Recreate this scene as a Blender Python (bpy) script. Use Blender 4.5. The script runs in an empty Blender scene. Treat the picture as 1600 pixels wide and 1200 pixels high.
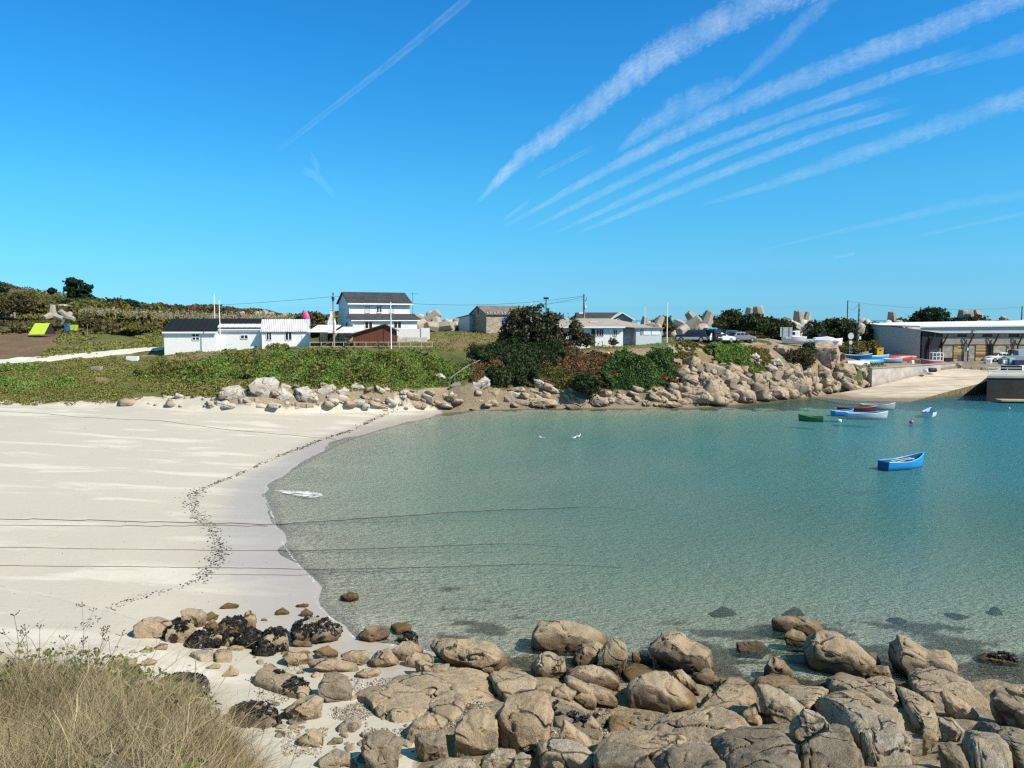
import bpy, bmesh, math, random
import numpy as np
from mathutils import Vector, Matrix
C = bpy.context.scene.collection
S = bpy.context.scene
rad = math.radians
# ------------------------------------------------------------ camera
F, PITCH, CAMZ = 1230.0, rad(4.65), 11.0
cd = bpy.data.cameras.new('camera'); cam = bpy.data.objects.new('camera', cd); C.objects.link(cam)
cd.sensor_width = 36.0; cd.lens = 36.0*F/1600.0; cd.clip_start = 0.1; cd.clip_end = 90000
cam.location = (0, 0, CAMZ); cam.rotation_euler = (rad(90)-PITCH, 0, 0)
S.camera = cam
# ------------------------------------------------------------ sky, sun, exposure
SUN_EL = 45.0
sd = Vector((0.88, -0.475, 0)) * math.cos(rad(SUN_EL)) + Vector((0, 0, math.sin(rad(SUN_EL))))
w = bpy.data.worlds.new("World"); S.world = w; w.use_nodes = True
nt = w.node_tree; nt.nodes.clear()
sky = nt.nodes.new('ShaderNodeTexSky'); sky.sky_type = 'NISHITA'; sky.sun_disc = False
sky.sun_elevation = rad(SUN_EL); sky.sun_rotation = math.atan2(sd.x, sd.y)
sky.altitude = 0; sky.air_density = 1.0; sky.dust_density = 0.15; sky.ozone_density = 3.2
hsv = nt.nodes.new('ShaderNodeHueSaturation'); hsv.inputs['Saturation'].default_value = 1.35; hsv.inputs['Hue'].default_value = 0.478; hsv.inputs['Value'].default_value = 1.05
bg = nt.nodes.new('ShaderNodeBackground'); bg.inputs[1].default_value = 0.102
wo = nt.nodes.new('ShaderNodeOutputWorld')
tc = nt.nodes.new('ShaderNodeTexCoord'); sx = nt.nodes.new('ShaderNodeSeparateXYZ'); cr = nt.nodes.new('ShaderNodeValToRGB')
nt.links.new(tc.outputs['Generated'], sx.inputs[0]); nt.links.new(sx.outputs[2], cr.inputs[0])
_st = [(0, (.25,.75,1.5)), (.016, (.23,.65,1.27)), (.048, (.264,.66,1.09)), (.08, (.305,.70,1.0)), (.157, (.405,.84,1.08)), (.30, (.43,.87,1.24)), (.38, (.46,.85,1.25)), (.56, (1.1,.82,.72)), (1, (3.0,1.2,.66))]  # last stops tint the unseen upper sky to neutralise the fill light
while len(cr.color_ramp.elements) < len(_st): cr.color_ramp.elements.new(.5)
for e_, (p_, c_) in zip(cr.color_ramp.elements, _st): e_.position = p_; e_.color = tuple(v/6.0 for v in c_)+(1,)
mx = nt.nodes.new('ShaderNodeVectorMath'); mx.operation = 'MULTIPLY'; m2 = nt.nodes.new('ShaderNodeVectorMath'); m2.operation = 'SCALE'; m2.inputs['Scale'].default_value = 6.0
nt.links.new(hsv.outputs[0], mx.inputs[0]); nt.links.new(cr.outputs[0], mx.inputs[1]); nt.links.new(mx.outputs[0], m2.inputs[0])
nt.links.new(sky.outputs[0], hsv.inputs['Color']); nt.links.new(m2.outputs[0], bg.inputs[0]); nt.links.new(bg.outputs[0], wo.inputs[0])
sl = bpy.data.lights.new('sun', 'SUN'); sl.energy = 4.8; sl.angle = rad(0.5); sl.color = (1.0, 0.915, 0.79)
so = bpy.data.objects.new('sun', sl); C.objects.link(so); so.rotation_euler = sd.to_track_quat('Z', 'Y').to_euler()
S.view_settings.view_transform = 'Standard'; S.view_settings.look = 'None'
S.view_settings.exposure = 0.44; S.view_settings.gamma = 1.0
S.render.engine = 'CYCLES'
S.cycles.max_bounces = 6; S.cycles.diffuse_bounces = 2; S.cycles.glossy_bounces = 3; S.cycles.transparent_max_bounces = 16
S.cycles.transmission_bounces = 4; S.cycles.volume_bounces = 0
S.cycles.caustics_reflective = False; S.cycles.caustics_refractive = False
S.cycles.sample_clamp_direct = 2.0; S.cycles.sample_clamp_indirect = 1.5; S.cycles.use_denoising = False; S.cycles.pixel_filter_type = 'BLACKMAN_HARRIS'; S.cycles.filter_width = 1.35
# ------------------------------------------------------------ projection helpers
cp, sp_ = math.cos(PITCH), math.sin(PITCH)
def raydir(px, py):
    u = (px-800)/F; v = (600-py)/F
    return (u/(cp+v*sp_), 1.0, (-sp_+v*cp)/(cp+v*sp_))      # per metre of Y
def P(px, py, D):
    r = raydir(px, py); return Vector((r[0]*D, D, CAMZ+r[2]*D))
def zz(py, D): return CAMZ+raydir(800, py)[2]*D
def dz(py, z): return (z-CAMZ)/raydir(800, py)[2]
def Pz(px, py, z): return P(px, py, dz(py, z))
def proj(X, Y, Z):
    X = np.asarray(X, float); Y = np.maximum(np.asarray(Y, float), .3); Z = np.asarray(Z, float)-CAMZ
    d = Y*cp-Z*sp_; h = Y*sp_+Z*cp
    d = np.maximum(d, .1)
    return 800+F*X/d, 600-F*h/d
# ------------------------------------------------------------ noise
def _h(ix, iy, iz):
    n = (ix*73856093) ^ (iy*19349663) ^ (iz*83492791)
    n = (n ^ (n >> 13))*1274126177 & 0x7fffffff
    n = (n ^ (n >> 16)) & 0xffff
    return n/65535.0
def vnoise(p):
    p = np.asarray(p, float); i = np.floor(p).astype(np.int64); f = p-i; f = f*f*(3-2*f)
    x, y, z = i[..., 0], i[..., 1], i[..., 2]; fx, fy, fz = f[..., 0], f[..., 1], f[..., 2]
    def L(a, b, t): return a+(b-a)*t
    return L(L(L(_h(x, y, z), _h(x+1, y, z), fx), L(_h(x, y+1, z), _h(x+1, y+1, z), fx), fy),
             L(L(_h(x, y, z+1), _h(x+1, y, z+1), fx), L(_h(x, y+1, z+1), _h(x+1, y+1, z+1), fx), fy), fz)*2-1
def fbm(p, o=4, g=.5):
    s = 0; a = 1
    p = np.asarray(p, float)
    for k in range(o):
        s = s+a*vnoise(p+17.3*k); p = p*2.03; a *= g
    return s
def fb2(x, y, sc, o=3, seed=0.0):
    return fbm(np.stack([np.asarray(x)*sc, np.asarray(y)*sc, np.full(np.shape(x), seed)], -1), o)
def inpoly(x, y, poly):
    r = np.zeros(np.shape(x), bool); n = len(poly)
    for i in range(n):
        x1, y1 = poly[i]; x2, y2 = poly[(i+1) % n]
        if y1 == y2: continue
        c = ((y1 > y) != (y2 > y)) & (x < (x2-x1)*(y-y1)/(y2-y1)+x1)
        r ^= c
    return r
# ------------------------------------------------------------ mesh helpers
def link(o, parent=None):
    C.objects.link(o)
    if parent is not None: o.parent = parent
    return o
def np_mesh(name, V, Fc, mat=None, parent=None, smooth=False, nside=4):
    """V (n,3), Fc (m,nside) int -> object"""
    me = bpy.data.meshes.new(name); V = np.asarray(V, np.float32); Fc = np.asarray(Fc, np.int32)
    me.vertices.add(len(V)); me.vertices.foreach_set('co', V.ravel())
    m = len(Fc); me.loops.add(m*nside); me.loops.foreach_set('vertex_index', Fc.ravel())
    me.polygons.add(m); me.polygons.foreach_set('loop_start', np.arange(0, m*nside, nside, dtype=np.int32))
    me.polygons.foreach_set('loop_total', np.full(m, nside, np.int32))
    if smooth: me.polygons.foreach_set('use_smooth', np.ones(m, bool))
    me.update(calc_edges=True)
    if mat: me.materials.append(mat)
    return link(bpy.data.objects.new(name, me), parent)
class MB:
    def __init__(s): s.v = []; s.f = []; s.mi = []; s.cur = 0
    def add(s, vs, fs):
        o = len(s.v); s.v += [tuple(v) for v in vs]; s.f += [tuple(i+o for i in f) for f in fs]; s.mi += [s.cur]*len(fs); return s
    def box(s, x0, x1, y0, y1, z0, z1):
        return s.add([(x0,y0,z0),(x1,y0,z0),(x1,y1,z0),(x0,y1,z0),(x0,y0,z1),(x1,y0,z1),(x1,y1,z1),(x0,y1,z1)],
                     [(0,3,2,1),(4,5,6,7),(0,1,5,4),(1,2,6,5),(2,3,7,6),(3,0,4,7)])
    def prism(s, poly, axis, a, b):
        """poly 2-D, extruded along axis from a to b. axis x: poly=(y,z); y: (x,z); z: (x,y)"""
        n = len(poly)
        def m(p, t): return (t,p[0],p[1]) if axis == 'x' else (p[0],t,p[1]) if axis == 'y' else (p[0],p[1],t)
        vs = [m(p, a) for p in poly]+[m(p, b) for p in poly]
        fs = [tuple(range(n))[::-1], tuple(range(n, 2*n))]+[(i, (i+1) % n, n+(i+1) % n, n+i) for i in range(n)]
        return s.add(vs, fs)
    def loft(s, rings, closed=True, cap=True):
        n = len(rings[0]); o = len(s.v); vs = [p for r in rings for p in r]; fs = []
        for k in range(len(rings)-1):
            for i in range(n if closed else n-1):
                j = (i+1) % n; fs.append((k*n+i, k*n+j, (k+1)*n+j, (k+1)*n+i))
        if cap and closed: fs += [tuple(range(n))[::-1], tuple(range((len(rings)-1)*n, len(rings)*n))]
        return s.add(vs, fs)
    def tube(s, pts, r, n=6):
        pts = [Vector(p) for p in pts]; rs = r if isinstance(r, (list, tuple)) else [r]*len(pts); rings = []
        for i, p in enumerate(pts):
            d = (pts[min(i+1, len(pts)-1)]-pts[max(i-1, 0)]).normalized()
            a = d.cross(Vector((0, 0, 1)))
            if a.length < .05: a = d.cross(Vector((1, 0, 0)))
            a.normalize(); b = d.cross(a)
            rings.append([tuple(p+(a*math.cos(t)+b*math.sin(t))*rs[i]) for t in [2*math.pi*k/n for k in range(n)]])
        return s.loft(rings)
    def cyl(s, c, axis, r, h, n=12, r2=None):
        c = Vector(c); d = {'x': Vector((1,0,0)), 'y': Vector((0,1,0)), 'z': Vector((0,0,1))}[axis]
        return s.tube([c, c+d*h], [r, r if r2 is None else r2], n)
    def build(s, name, mat, parent=None, smooth=False, bevel=0, loc=None):
        me = bpy.data.meshes.new(name); me.from_pydata([tuple(map(float, v)) for v in s.v], [], s.f)
        for m_ in (mat if isinstance(mat, (list, tuple)) else [mat]): me.materials.append(m_)
        if len(set(s.mi)) > 1: me.polygons.foreach_set('material_index', s.mi)
        me.update()
        bm = bmesh.new(); bm.from_mesh(me); bmesh.ops.recalc_face_normals(bm, faces=bm.faces)
        if bevel:
            bmesh.ops.bevel(bm, geom=[e for e in bm.edges if len(e.link_faces) == 2 and e.calc_face_angle(0) > .5], offset=bevel, segments=1, affect='EDGES')
        bm.to_mesh(me); bm.free()
        if smooth: me.polygons.foreach_set('use_smooth', [True]*len(me.polygons))
        o = link(bpy.data.objects.new(name, me), parent)
        if loc is not None: o.location = loc
        return o
def tag(o, label=None, cat=None, group=None, kind=None):
    if label: o['label'] = label
    if cat: o['category'] = cat
    if group: o['group'] = group
    if kind: o['kind'] = kind
    return o
def empty(name, loc, rz=0, label=None, cat=None, group=None):
    o = bpy.data.objects.new(name, None); C.objects.link(o); o.location = loc; o.rotation_euler = (0, 0, rz); o.empty_display_size = .3
    return tag(o, label, cat, group)
def copy_tree(o, parent=None):
    c = o.copy(); C.objects.link(c)
    if parent is not None: c.parent = parent
    for ch in [x for x in bpy.data.objects if x.parent == o]: copy_tree(ch, c)
    return c
# ------------------------------------------------------------ materials
def lin(c):
    return tuple(((x/12.92) if x <= .04045 else ((x+.055)/1.055)**2.4) for x in c)+(1,)
class G:
    """tiny node graph builder"""
    def __init__(s, name):
        s.m = bpy.data.materials.new(name); s.m.use_nodes = True; s.t = s.m.node_tree; s.t.nodes.clear(); s.name = name
        s.out = s.n('OutputMaterial')
    def n(s, ty, **kw):
        nd = s.t.nodes.new('ShaderNode'+ty)
        for k, v in kw.items():
            if k.startswith('i_'): s.set(nd.inputs[k[2:].replace('_', ' ')], v)
            elif k[0] == 'i' and k[1:].isdigit(): s.set(nd.inputs[int(k[1:])], v)
            else: setattr(nd, k, v)
        return nd
    def set(s, inp, v):
        if hasattr(v, 'is_linked'): s.t.links.new(v, inp)
        else: inp.default_value = v
    def pos(s): return s.n('NewGeometry').outputs['Position']
    def scl(s, v, xyz, rot=(0, 0, 0)): return s.n('Mapping', i0=v, i3=xyz, i2=rot).outputs[0]
    def noise(s, v, sc, det=5, rough=.55, dist=0): return s.n('TexNoise', i_Vector=v, i_Scale=sc, i_Detail=det, i_Roughness=rough, i_Distortion=dist).outputs['Fac']
    def vor(s, v, sc, feat='F1'): return s.n('TexVoronoi', feature=feat, i_Vector=v, i_Scale=sc).outputs['Distance']
    def ramp(s, f, a, b, lo=0., hi=1.): return s.n('MapRange', i0=f, i1=a, i2=b, i3=lo, i4=hi, clamp=True).outputs[0]
    def mix(s, f, a, b, bl='MIX'):
        nd = s.n('Mix', data_type='RGBA', blend_type=bl, clamp_factor=True)
        s.set(nd.inputs[0], f); s.set(nd.inputs[6], a); s.set(nd.inputs[7], b); return nd.outputs[2]
    def math(s, op, a, b=0.0, c=0.0): return s.n('Math', operation=op, i0=a, i1=b, i2=c).outputs[0]
    def bump(s, h, st=.5, d=.05, prev=None):
        nd = s.n('Bump', i_Height=h, i_Strength=st, i_Distance=d)
        if prev is not None: s.set(nd.inputs['Normal'], prev)
        return nd.outputs[0]
    def pbr(s, col, rough=.8, normal=None, spec=.3, **kw):
        nd = s.n('BsdfPrincipled'); s.set(nd.inputs['Base Color'], col); s.set(nd.inputs['Roughness'], rough); s.set(nd.inputs['Specular IOR Level'], spec)
        if normal is not None: s.set(nd.inputs['Normal'], normal)
        for k, v in kw.items(): s.set(nd.inputs[k.replace('_', ' ')], v)
        return nd.outputs[0]
    def done(s, sh, vol=None):
        s.t.links.new(sh, s.out.inputs['Surface'])
        if vol is not None: s.t.links.new(vol, s.out.inputs['Volume'])
        return s.m
def c4(c): return tuple(c)+(1,) if len(c) == 3 else c
_mc = {}
def mat(name, c, c2=None, sc=2.0, rough=.75, bump=0.0, bsc=15.0, spec=.3, metal=0.0):
    if name in _mc: return _mc[name]
    g = G(name); p = g.pos(); c2 = c2 or tuple(x*.8 for x in c)
    n = g.noise(p, sc, 6, .6); n2 = g.noise(p, sc*9, 4, .6)
    f = g.ramp(g.math('ADD', g.math('MULTIPLY', n, .65), g.math('MULTIPLY', n2, .35)), .35, .65)
    col = g.mix(f, c4(c2), c4(c))
    nb = g.bump(g.noise(p, bsc, 5, .6), 1.0, bump) if bump else None
    _mc[name] = g.done(g.pbr(col, rough, nb, spec, Metallic=metal)); return _mc[name]
def leafmat(name, cols, sc=.35, tr=.25, rough=.6):
    if name in _mc: return _mc[name]
    g = G(name); p = g.pos(); geo = g.n('NewGeometry').outputs['Random Per Island']
    n = g.ramp(g.noise(p, sc, 3), .35, .65)
    a = g.mix(geo, c4(cols[0]), c4(cols[1])); b = g.mix(geo, c4(cols[2]), c4(cols[3]))
    col = g.mix(n, a, b)
    d = g.pbr(col, rough, None, .2); t = g.n('BsdfTranslucent', i_Color=col).outputs[0]
    _mc[name] = g.done(g.n('MixShader', i0=tr, i1=d, i2=t).outputs[0]); return _mc[name]
# ------------------------------------------------------------ terrain function
SHORE_PX = [(2300,1090),(1600,1080),(1540,1062),(1480,1092),(1400,1075),(1300,1082),(1200,1095),(1130,1085),(1060,1060),(960,1075),(900,1058),(830,1050),(760,1040),(700,1025),(640,1012),(590,1005),(545,995),(515,965),(490,940),(497,912),(462,880),(436,840),(424,800),(408,765),(440,740),(490,712),(530,690),(590,671),(640,659),(700,645),(760,640),(850,639),(960,638),(1050,638),(1140,634),(1200,627),(1260,620)]
_p = SHORE_PX; SHORE_PX = [_p[0]]+[((1-t)*a[0]+t*b[0], (1-t)*a[1]+t*b[1]) for a, b in zip(_p[:-1], _p[1:]) for t in (.25, .75)]+[_p[-1]]
SHORE = [tuple(Pz(a, b, 0)[:2]) for a, b in SHORE_PX]
WPOLY = SHORE+[(60, 126), (75, 128), (160, 118), (160, 20), (45, 16)]
_sh = np.array(SHORE+[(60, 126), (75, 128), (160, 118)])
def shore_d(x, y):
    d = np.full(np.shape(x), 1e9)
    for i in range(len(_sh)-1):
        a, b = _sh[i], _sh[i+1]; ab = b-a; L = ab@ab
        t = np.clip(((x-a[0])*ab[0]+(y-a[1])*ab[1])/L, 0, 1)
        d = np.minimum(d, (x-a[0]-t*ab[0])**2+(y-a[1]-t*ab[1])**2)
    d = np.sqrt(d); return np.where(inpoly(x, y, WPOLY), -d, d)
def K(px, *a): return (px, a)
NEAR = [K(-700,(9,zz(1045,9)),(16,2.2),(21,1.6),(31,.8)), K(0,(8,zz(1052,8)),(15,2.),(21,1.4),(30,.7)), K(200,(7.5,zz(1062,7.5)),(14.5,1.9),(19.5,1.3),(27,.6)),
 K(340,(7,zz(1115,7)),(13.5,1.7),(18,1.15),(25,.4)), K(440,(6,zz(1235,6)),(12,1.7),(17,1.15),(25,.2)), K(560,(4,7.),(11,1.7),(dz(1200,1.1),1.1),(25,.15)),
 K(700,(4,7.),(11,1.7),(dz(1200,1.1),1.1),(dz(1025,0),0.05)), K(850,(4,7.),(11,1.8),(dz(1200,1.2),1.2),(dz(1052,0),0)), K(1000,(4,7.),(11,2.),(dz(1200,1.5),1.5),(dz(1095,0),0)),
 K(1200,(4,7.),(11,2.8),(dz(1200,1.9),1.9),(dz(1090,0),0)), K(1400,(4,7.),(11,3),(dz(1200,2.1),2.1),(dz(1075,0),0.1)), K(1600,(4,7.),(11,3),(dz(1200,2.),2.),(dz(1085,0),0)), K(2300,(4,7.),(11,3),(16,2.),(24,0))]
def kk(px, a, m, b, c, d, e):
    return (px, [((dz(a[0], a[1]), a[1])), (m[1], zz(m[0], m[1])), (b[1], zz(b[0], b[1])), (c[1], zz(c[0], c[1])), (d[1], zz(d[0], d[1])), e])
FAR = [kk(-500,(630,1.6),(610,92),(575,101),(515,125),(434,180),(260,6)), kk(0,(630,1.6),(604,93),(570,101),(524,124),(453,180),(250,6)),
 kk(100,(630,1.6),(600,94),(561,104),(522,126),(464,182),(250,6)), kk(200,(630,1.6),(597,94),(553,107),(528,122),(481,182),(250,5)),
 kk(250,(632,1.5),(596,95),(550,108),(533,120),(487,184),(250,4)), kk(330,(636,1.4),(600,91),(555,102),(543,116),(494,188),(250,3)),
 kk(400,(636,1.4),(600,90),(551,102),(539,117),(498,188),(250,2)), kk(480,(636,1.2),(604,91),(548,101),(534,118),(502,188),(250,1)),
 kk(560,(635,1.0),(607,92),(547,101),(528,119),(508,180),(240,1)), kk(620,(636,.7),(612,93),(547,102),(523,122),(515,150),(190,1)),
 kk(700,(641,0),(612,97),(546,106),(518,130),(516,150),(175,1)), kk(760,(640,0),(612,97.5),(546,106),(519,130),(517,150),(175,1)),
 kk(850,(638,0),(606,99.5),(549,105),(533,118),(524,150),(180,1)), kk(950,(637,0),(602,100.5),(545,107),(540,114),(526,150),(180,1)),
 kk(1050,(637,0),(600,102),(537,112),(531,117),(525,150),(180,1)), kk(1120,(634,0),(598,104.5),(536,116),(528,122),(523,150),(180,1)),
 kk(1200,(626,0),(590,111),(536,120),(531,126),(522,160),(190,1)), kk(1290,(618,0),(595,117.5),(552,123),(545,131),(530,170),(200,1)),
 kk(1345,(612,.3),(602,116.8),(573,118.4),(548,136),(532,170),(200,1)), kk(1400,(600,.3),(580,122.5),(567,124.5),(550,140),(535,175),(210,1)),
 kk(1500,(590,.3),(575,125),(568,127),(556,140),(540,175),(215,1)), kk(1600,(590,.3),(577,123),(570,126),(560,138),(540,175),(215,1)), kk(2300,(590,.3),(577,123),(570,126),(560,138),(540,175),(215,1))]
def prof(tab, u, D, pre, post):
    nk = len(tab[0][1]); px = np.array([t[0] for t in tab], float)
    Dk = [np.interp(u, px, [t[1][k][0] for t in tab]) for k in range(nk)]
    Zk = [np.interp(u, px, [t[1][k][1] for t in tab]) for k in range(nk)]
    for (dd, z, at) in pre: Dk.insert(0, Dk[0]+dd if at is None else np.full_like(u, at)); Zk.insert(0, np.full_like(u, z))
    for (dd, z) in post: Dk.append(Dk[-1]+dd); Zk.append(np.full_like(u, z))
    z = np.full_like(u, Zk[0])if np.isscalar(Zk[0]) else Zk[0].copy()
    for k in range(len(Dk)-1):
        t = (D-Dk[k])/np.maximum(Dk[k+1]-Dk[k], .01); m = t > 0; t = np.clip(t, 0, 1)
        z = np.where(m, Zk[k]+(Zk[k+1]-Zk[k])*t, z)
    return z
POOL = Pz(1011, 1137, 0)
def H(x, y, rough=True):
    x = np.asarray(x, float); y = np.asarray(y, float); ys = np.maximum(y, 2.0)
    u = 800+F*x/(ys*cp+(CAMZ-1.5)*sp_)
    u = np.where(y < 2, 800, u)
    s = shore_d(x, y)
    bay = np.where(s > 0, np.minimum(.045*s, .9+.012*s), np.maximum(.055*s-.02*np.minimum(-s, 1.), -3.2))
    bay = np.minimum(bay, 1.7)
    bay = np.where(y > 150, -3.2, bay)
    nz = prof(NEAR, u, y, [(0, 9.3, 0.0), (0, 13, -30.0)], [(3.5, -4.0)])
    nz = nz-1.0*np.exp(-(((x-POOL.x)/1.7)**2+((y-POOL.y)/.9)**2)**1.5)
    fz = prof(FAR, u, y, [(-3.0, -4.0, None)], [(60, -5.)])
    cliff = np.clip((u-640)/60, 0, 1)
    if rough:
        face = np.clip(1-np.abs(fz-3.2)/4.0, 0, 1)*(y > 85)*(y < 135)
        fz = fz+face*fb2(x, y, .35, 4, 3.1)*(.35+.5*cliff)*np.where(u > 1330, .1, 1)
        fz = fz+(y > 140)*fb2(x, y, .06, 4, 9.1)*1.6*np.clip((y-140)/30, 0, 1)*np.clip((u-1000)/-400, .25, 1)
        fz = fz+np.where((y > 95), .12, 0)*fb2(x, y, .5, 2, 4.)
        nz = nz+np.where((y < 26) & (y > 10), .16*np.clip((u-560)/150, .15, 1), .0)*fb2(x, y, .9, 4, 7.)
        bay = bay+.03*fb2(x, y, .25, 3, 1.)
    return np.maximum(np.maximum(bay, nz), fz)
_Ds = np.concatenate([np.arange(4, 40, .06), np.arange(40, 260, .25)])
def hit(px, py, lift=0.0, zmin=-99, rough=False):
    r = raydir(px, py); X = _Ds*r[0]; Z = CAMZ+_Ds*r[2]
    h = np.maximum(H(X, _Ds, rough)+lift, zmin); k = np.argmax(Z <= h)
    if Z[k] > h[k]: k = len(_Ds)-1
    return Vector((X[k], _Ds[k], Z[k]))
def gz(x, y): return float(H(np.array([x]), np.array([y]))[0])
# ------------------------------------------------------------ terrain mesh
xs = np.concatenate([-np.geomspace(400, 92, 14), np.arange(-90, -26, .5), np.arange(-26, 26, .22), np.arange(26, 100, .5), np.geomspace(101, 400, 14)])
ys_ = np.concatenate([np.array([-120, -60, -30, -15, -8, -4, -2, 0, 1, 2, 3]), np.arange(3.5, 32, .2), np.arange(32, 86, .45), np.arange(86, 126, .28), np.arange(126, 160, .8), np.arange(160, 262, 2.), np.array([270, 300, 340, 400])])
XX, YY = np.meshgrid(xs, ys_); ZZ = H(XX, YY)
ny, nx = XX.shape
idx = np.arange(nx*ny).reshape(ny, nx)
quads = np.stack([idx[:-1, :-1], idx[:-1, 1:], idx[1:, 1:], idx[1:, :-1]], -1).reshape(-1, 4)
# ground cover colours as per-vertex zones (sand, rock, turf, soil ...)
PXs, PYs = proj(XX, YY, ZZ)
jx = fb2(XX, YY, .8, 3, 21.)*7; jy = fb2(XX, YY, .8, 3, 31.)*3.5
far = YY > 84
def zone(poly, ok=None): 
    m = inpoly(PXs+jx, PYs+jy, poly); return m & (far if ok is None else ok)
SAND = np.array([.62, .56, .45]); ROCK = np.array([.33, .275, .195]); TURF = np.array([.115, .135, .035]); DRY = np.array([.24, .19, .09])
SOIL = np.array([.17, .115, .07]); GREEN = np.array([.06, .09, .02]); BROWNV = np.array([.11, .085, .04]); CONC = np.array([.42, .40, .36]); GRAVEL = np.array([.34, .31, .26])
Col = np.empty(XX.shape+(3,)); Col[:] = SAND
sdist = shore_d(XX, YY)
nearrock = (YY < 40) & (PXs > 640+jx*6) & (YY > 6) & (sdist > -1.3+.9*fb2(XX, YY, .5, 3, 77.))
Col[nearrock] = ROCK
near_hill = (YY < 17) & (ZZ > 1.9) & (PXs < 640); Col[near_hill | (YY < 6)] = DRY*.7
tz = None
toe = np.interp(PXs, [0, 150, 260, 330, 430, 560, 640, 700], [628, 628, 620, 612, 608, 612, 625, 640])
Col[far & (PYs+jy < toe)] = TURF
Col[far & (PXs > 690) & (PYs < 650) & (sdist > -1.2+.8*fb2(XX, YY, .5, 3, 78.))] = ROCK*.85  # rock ground darkened: crevice shade between the far rocks put into the colour
zones = [([(-200,560),(0,566),(250,548),(420,553),(560,552),(740,548),(740,600),(560,615),(420,600),(250,600),(-200,625)], TURF),
 ([(-200,570),(60,572),(110,590),(125,610),(60,616),(-200,615)], GREEN), ([(205,585),(260,570),(330,560),(420,552),(540,550),(690,552),(735,560),(740,590),(640,610),(560,600),(420,600),(330,598),(230,590)], GREEN),
 ([(350,606),(560,606),(640,608),(705,606),(705,640),(640,636),(560,633),(420,634),(345,632)], ROCK*1.05), ([(120,585),(150,580),(170,595),(140,600)], SOIL*1.4), ([(-200,562),(190,552),(250,556),(120,566),(-200,574)], DRY*1.2), ([(250,553),(420,552),(380,562),(280,566)], DRY),
 ([(-200,400),(1000,400),(1000,520),(620,516),(520,505),(480,520),(250,530),(-200,530)], BROWNV),
 ([(-200,522),(105,520),(128,535),(100,550),(0,562),(-200,562)], SOIL), ([(120,522),(250,520),(250,540),(110,556),(60,558)], TURF),
 ([(480,520),(1045,515),(1045,545),(740,548),(480,547)], TURF), ([(640,525),(780,520),(790,545),(700,547)], DRY*.9),
 ([(1040,505),(1340,505),(1340,537),(1160,534),(1040,533)], GRAVEL), ([(740,546),(880,552),(870,600),(790,610),(740,590)], BROWNV),
 ([(870,548),(960,552),(1010,560),(1060,565),(1066,600),(960,612),(850,605)], BROWNV*1.3), ([(1040,536),(1200,536),(1210,560),(1200,580),(1080,575)], ROCK*1.1),
 ([(1060,550),(1120,548),(1160,556),(1200,572),(1160,580),(1090,575)], DRY*1.1), ([(1330,540),(1700,540),(1700,590),(1500,582),(1360,578),(1330,560)], GRAVEL*.75)]
for poly, c in zones: Col[zone(poly)] = c
bw = np.clip((fb2(XX*.8+YY*.3, YY*1.5, .8, 4, 91.)-np.where(PXs > 880, -.12, .12)-.07*np.abs(sdist+1.5))/.28, 0, 1)*((YY < 45) & (PXs > 600) & (sdist < -.2) & (sdist > -6) & (PXs > 690)); bw = (bw*.85)[..., None]; Col = Col*(1-bw)+np.array([.11, .10, .065])*bw
vr = 1+.16*fb2(XX, YY, .55, 3, 55.)[..., None]; Col = np.clip(Col*vr, .01, .9)
terr = np_mesh('ground', np.stack([XX, YY, ZZ], -1).reshape(-1, 3), quads, None, None, True)
tag(terr, kind='structure')
def vattr(o, name, arr):
    a = o.data.attributes.new(name, 'FLOAT_COLOR', 'POINT'); full = np.ones((len(o.data.vertices), 4), np.float32); full[:, :arr.shape[-1]] = arr.reshape(-1, arr.shape[-1]); a.data.foreach_set('color', full.ravel())
vattr(terr, 'cover', Col)
sandm = (np.abs(Col-SAND*vr).sum(-1) < .12) & (ZZ < 2.4)
wet = np.clip(1-(sdist-.2-.6*fb2(XX, YY, .12, 2, 3.))/np.interp(YY, [30, 45, 60, 95], [5.4, 4.8, 3.0, 4.2]), 0, 1)*(sdist > -.5)
vattr(terr, 'mask', np.stack([sandm.astype(float), wet*sandm, far*1.0], -1))
g = G('ground_mix'); p = g.pos()
cov = g.n('Attribute', attribute_name='cover').outputs['Color']; mk = g.n('SeparateColor', i0=g.n('Attribute', attribute_name='mask').outputs['Color'])
sm, wt = mk.outputs[0], mk.outputs[1]
n1 = g.noise(p, .5, 6, .6); n2 = g.noise(p, 6, 6, .65); n3 = g.noise(p, 40, 3, .6)
veg = g.mix(g.ramp(n2, .3, .7), g.mix(1.0, cov, (.5, .5, .5, 1), 'MULTIPLY'), g.mix(1.0, cov, (1.45, 1.4, 1.3, 1), 'MULTIPLY'))
veg = g.mix(g.ramp(n3, .3, .7, 0, .5), veg, (.09, .07, .04, 1))
st = g.noise(g.scl(p, (.10, .34, .2), (0, 0, rad(25))), 1.0, 6, .62, .4)
dry = g.ramp(st, .52, .60)
sand = g.mix(dry, (.47, .435, .365, 1), (.60, .565, .485, 1))
sand = g.mix(g.ramp(n1, .3, .7, 0, .35), sand, (.50, .45, .36, 1))
sand = g.mix(g.ramp(n3, .62, .75, 0, .35), sand, (.25, .22, .17, 1))
seab = g.ramp(g.n('SeparateXYZ', i0=p).outputs[2], -.5, -.05, 1, 0)
sand = g.mix(seab, sand, (.52, .52, .42, 1))
sand = g.mix(g.math('MULTIPLY', wt, .85), sand, (.38, .335, .29, 1))
col = g.mix(sm, veg, sand)
rgh = g.math('SUBTRACT', .9, g.math('MULTIPLY', g.math('MULTIPLY', g.ramp(wt, .25, .6), sm), .55))
b1 = g.bump(g.math('MULTIPLY', n2, g.math('SUBTRACT', 1.0, g.math('MULTIPLY', sm, .93))), 1.0, .12)
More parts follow.
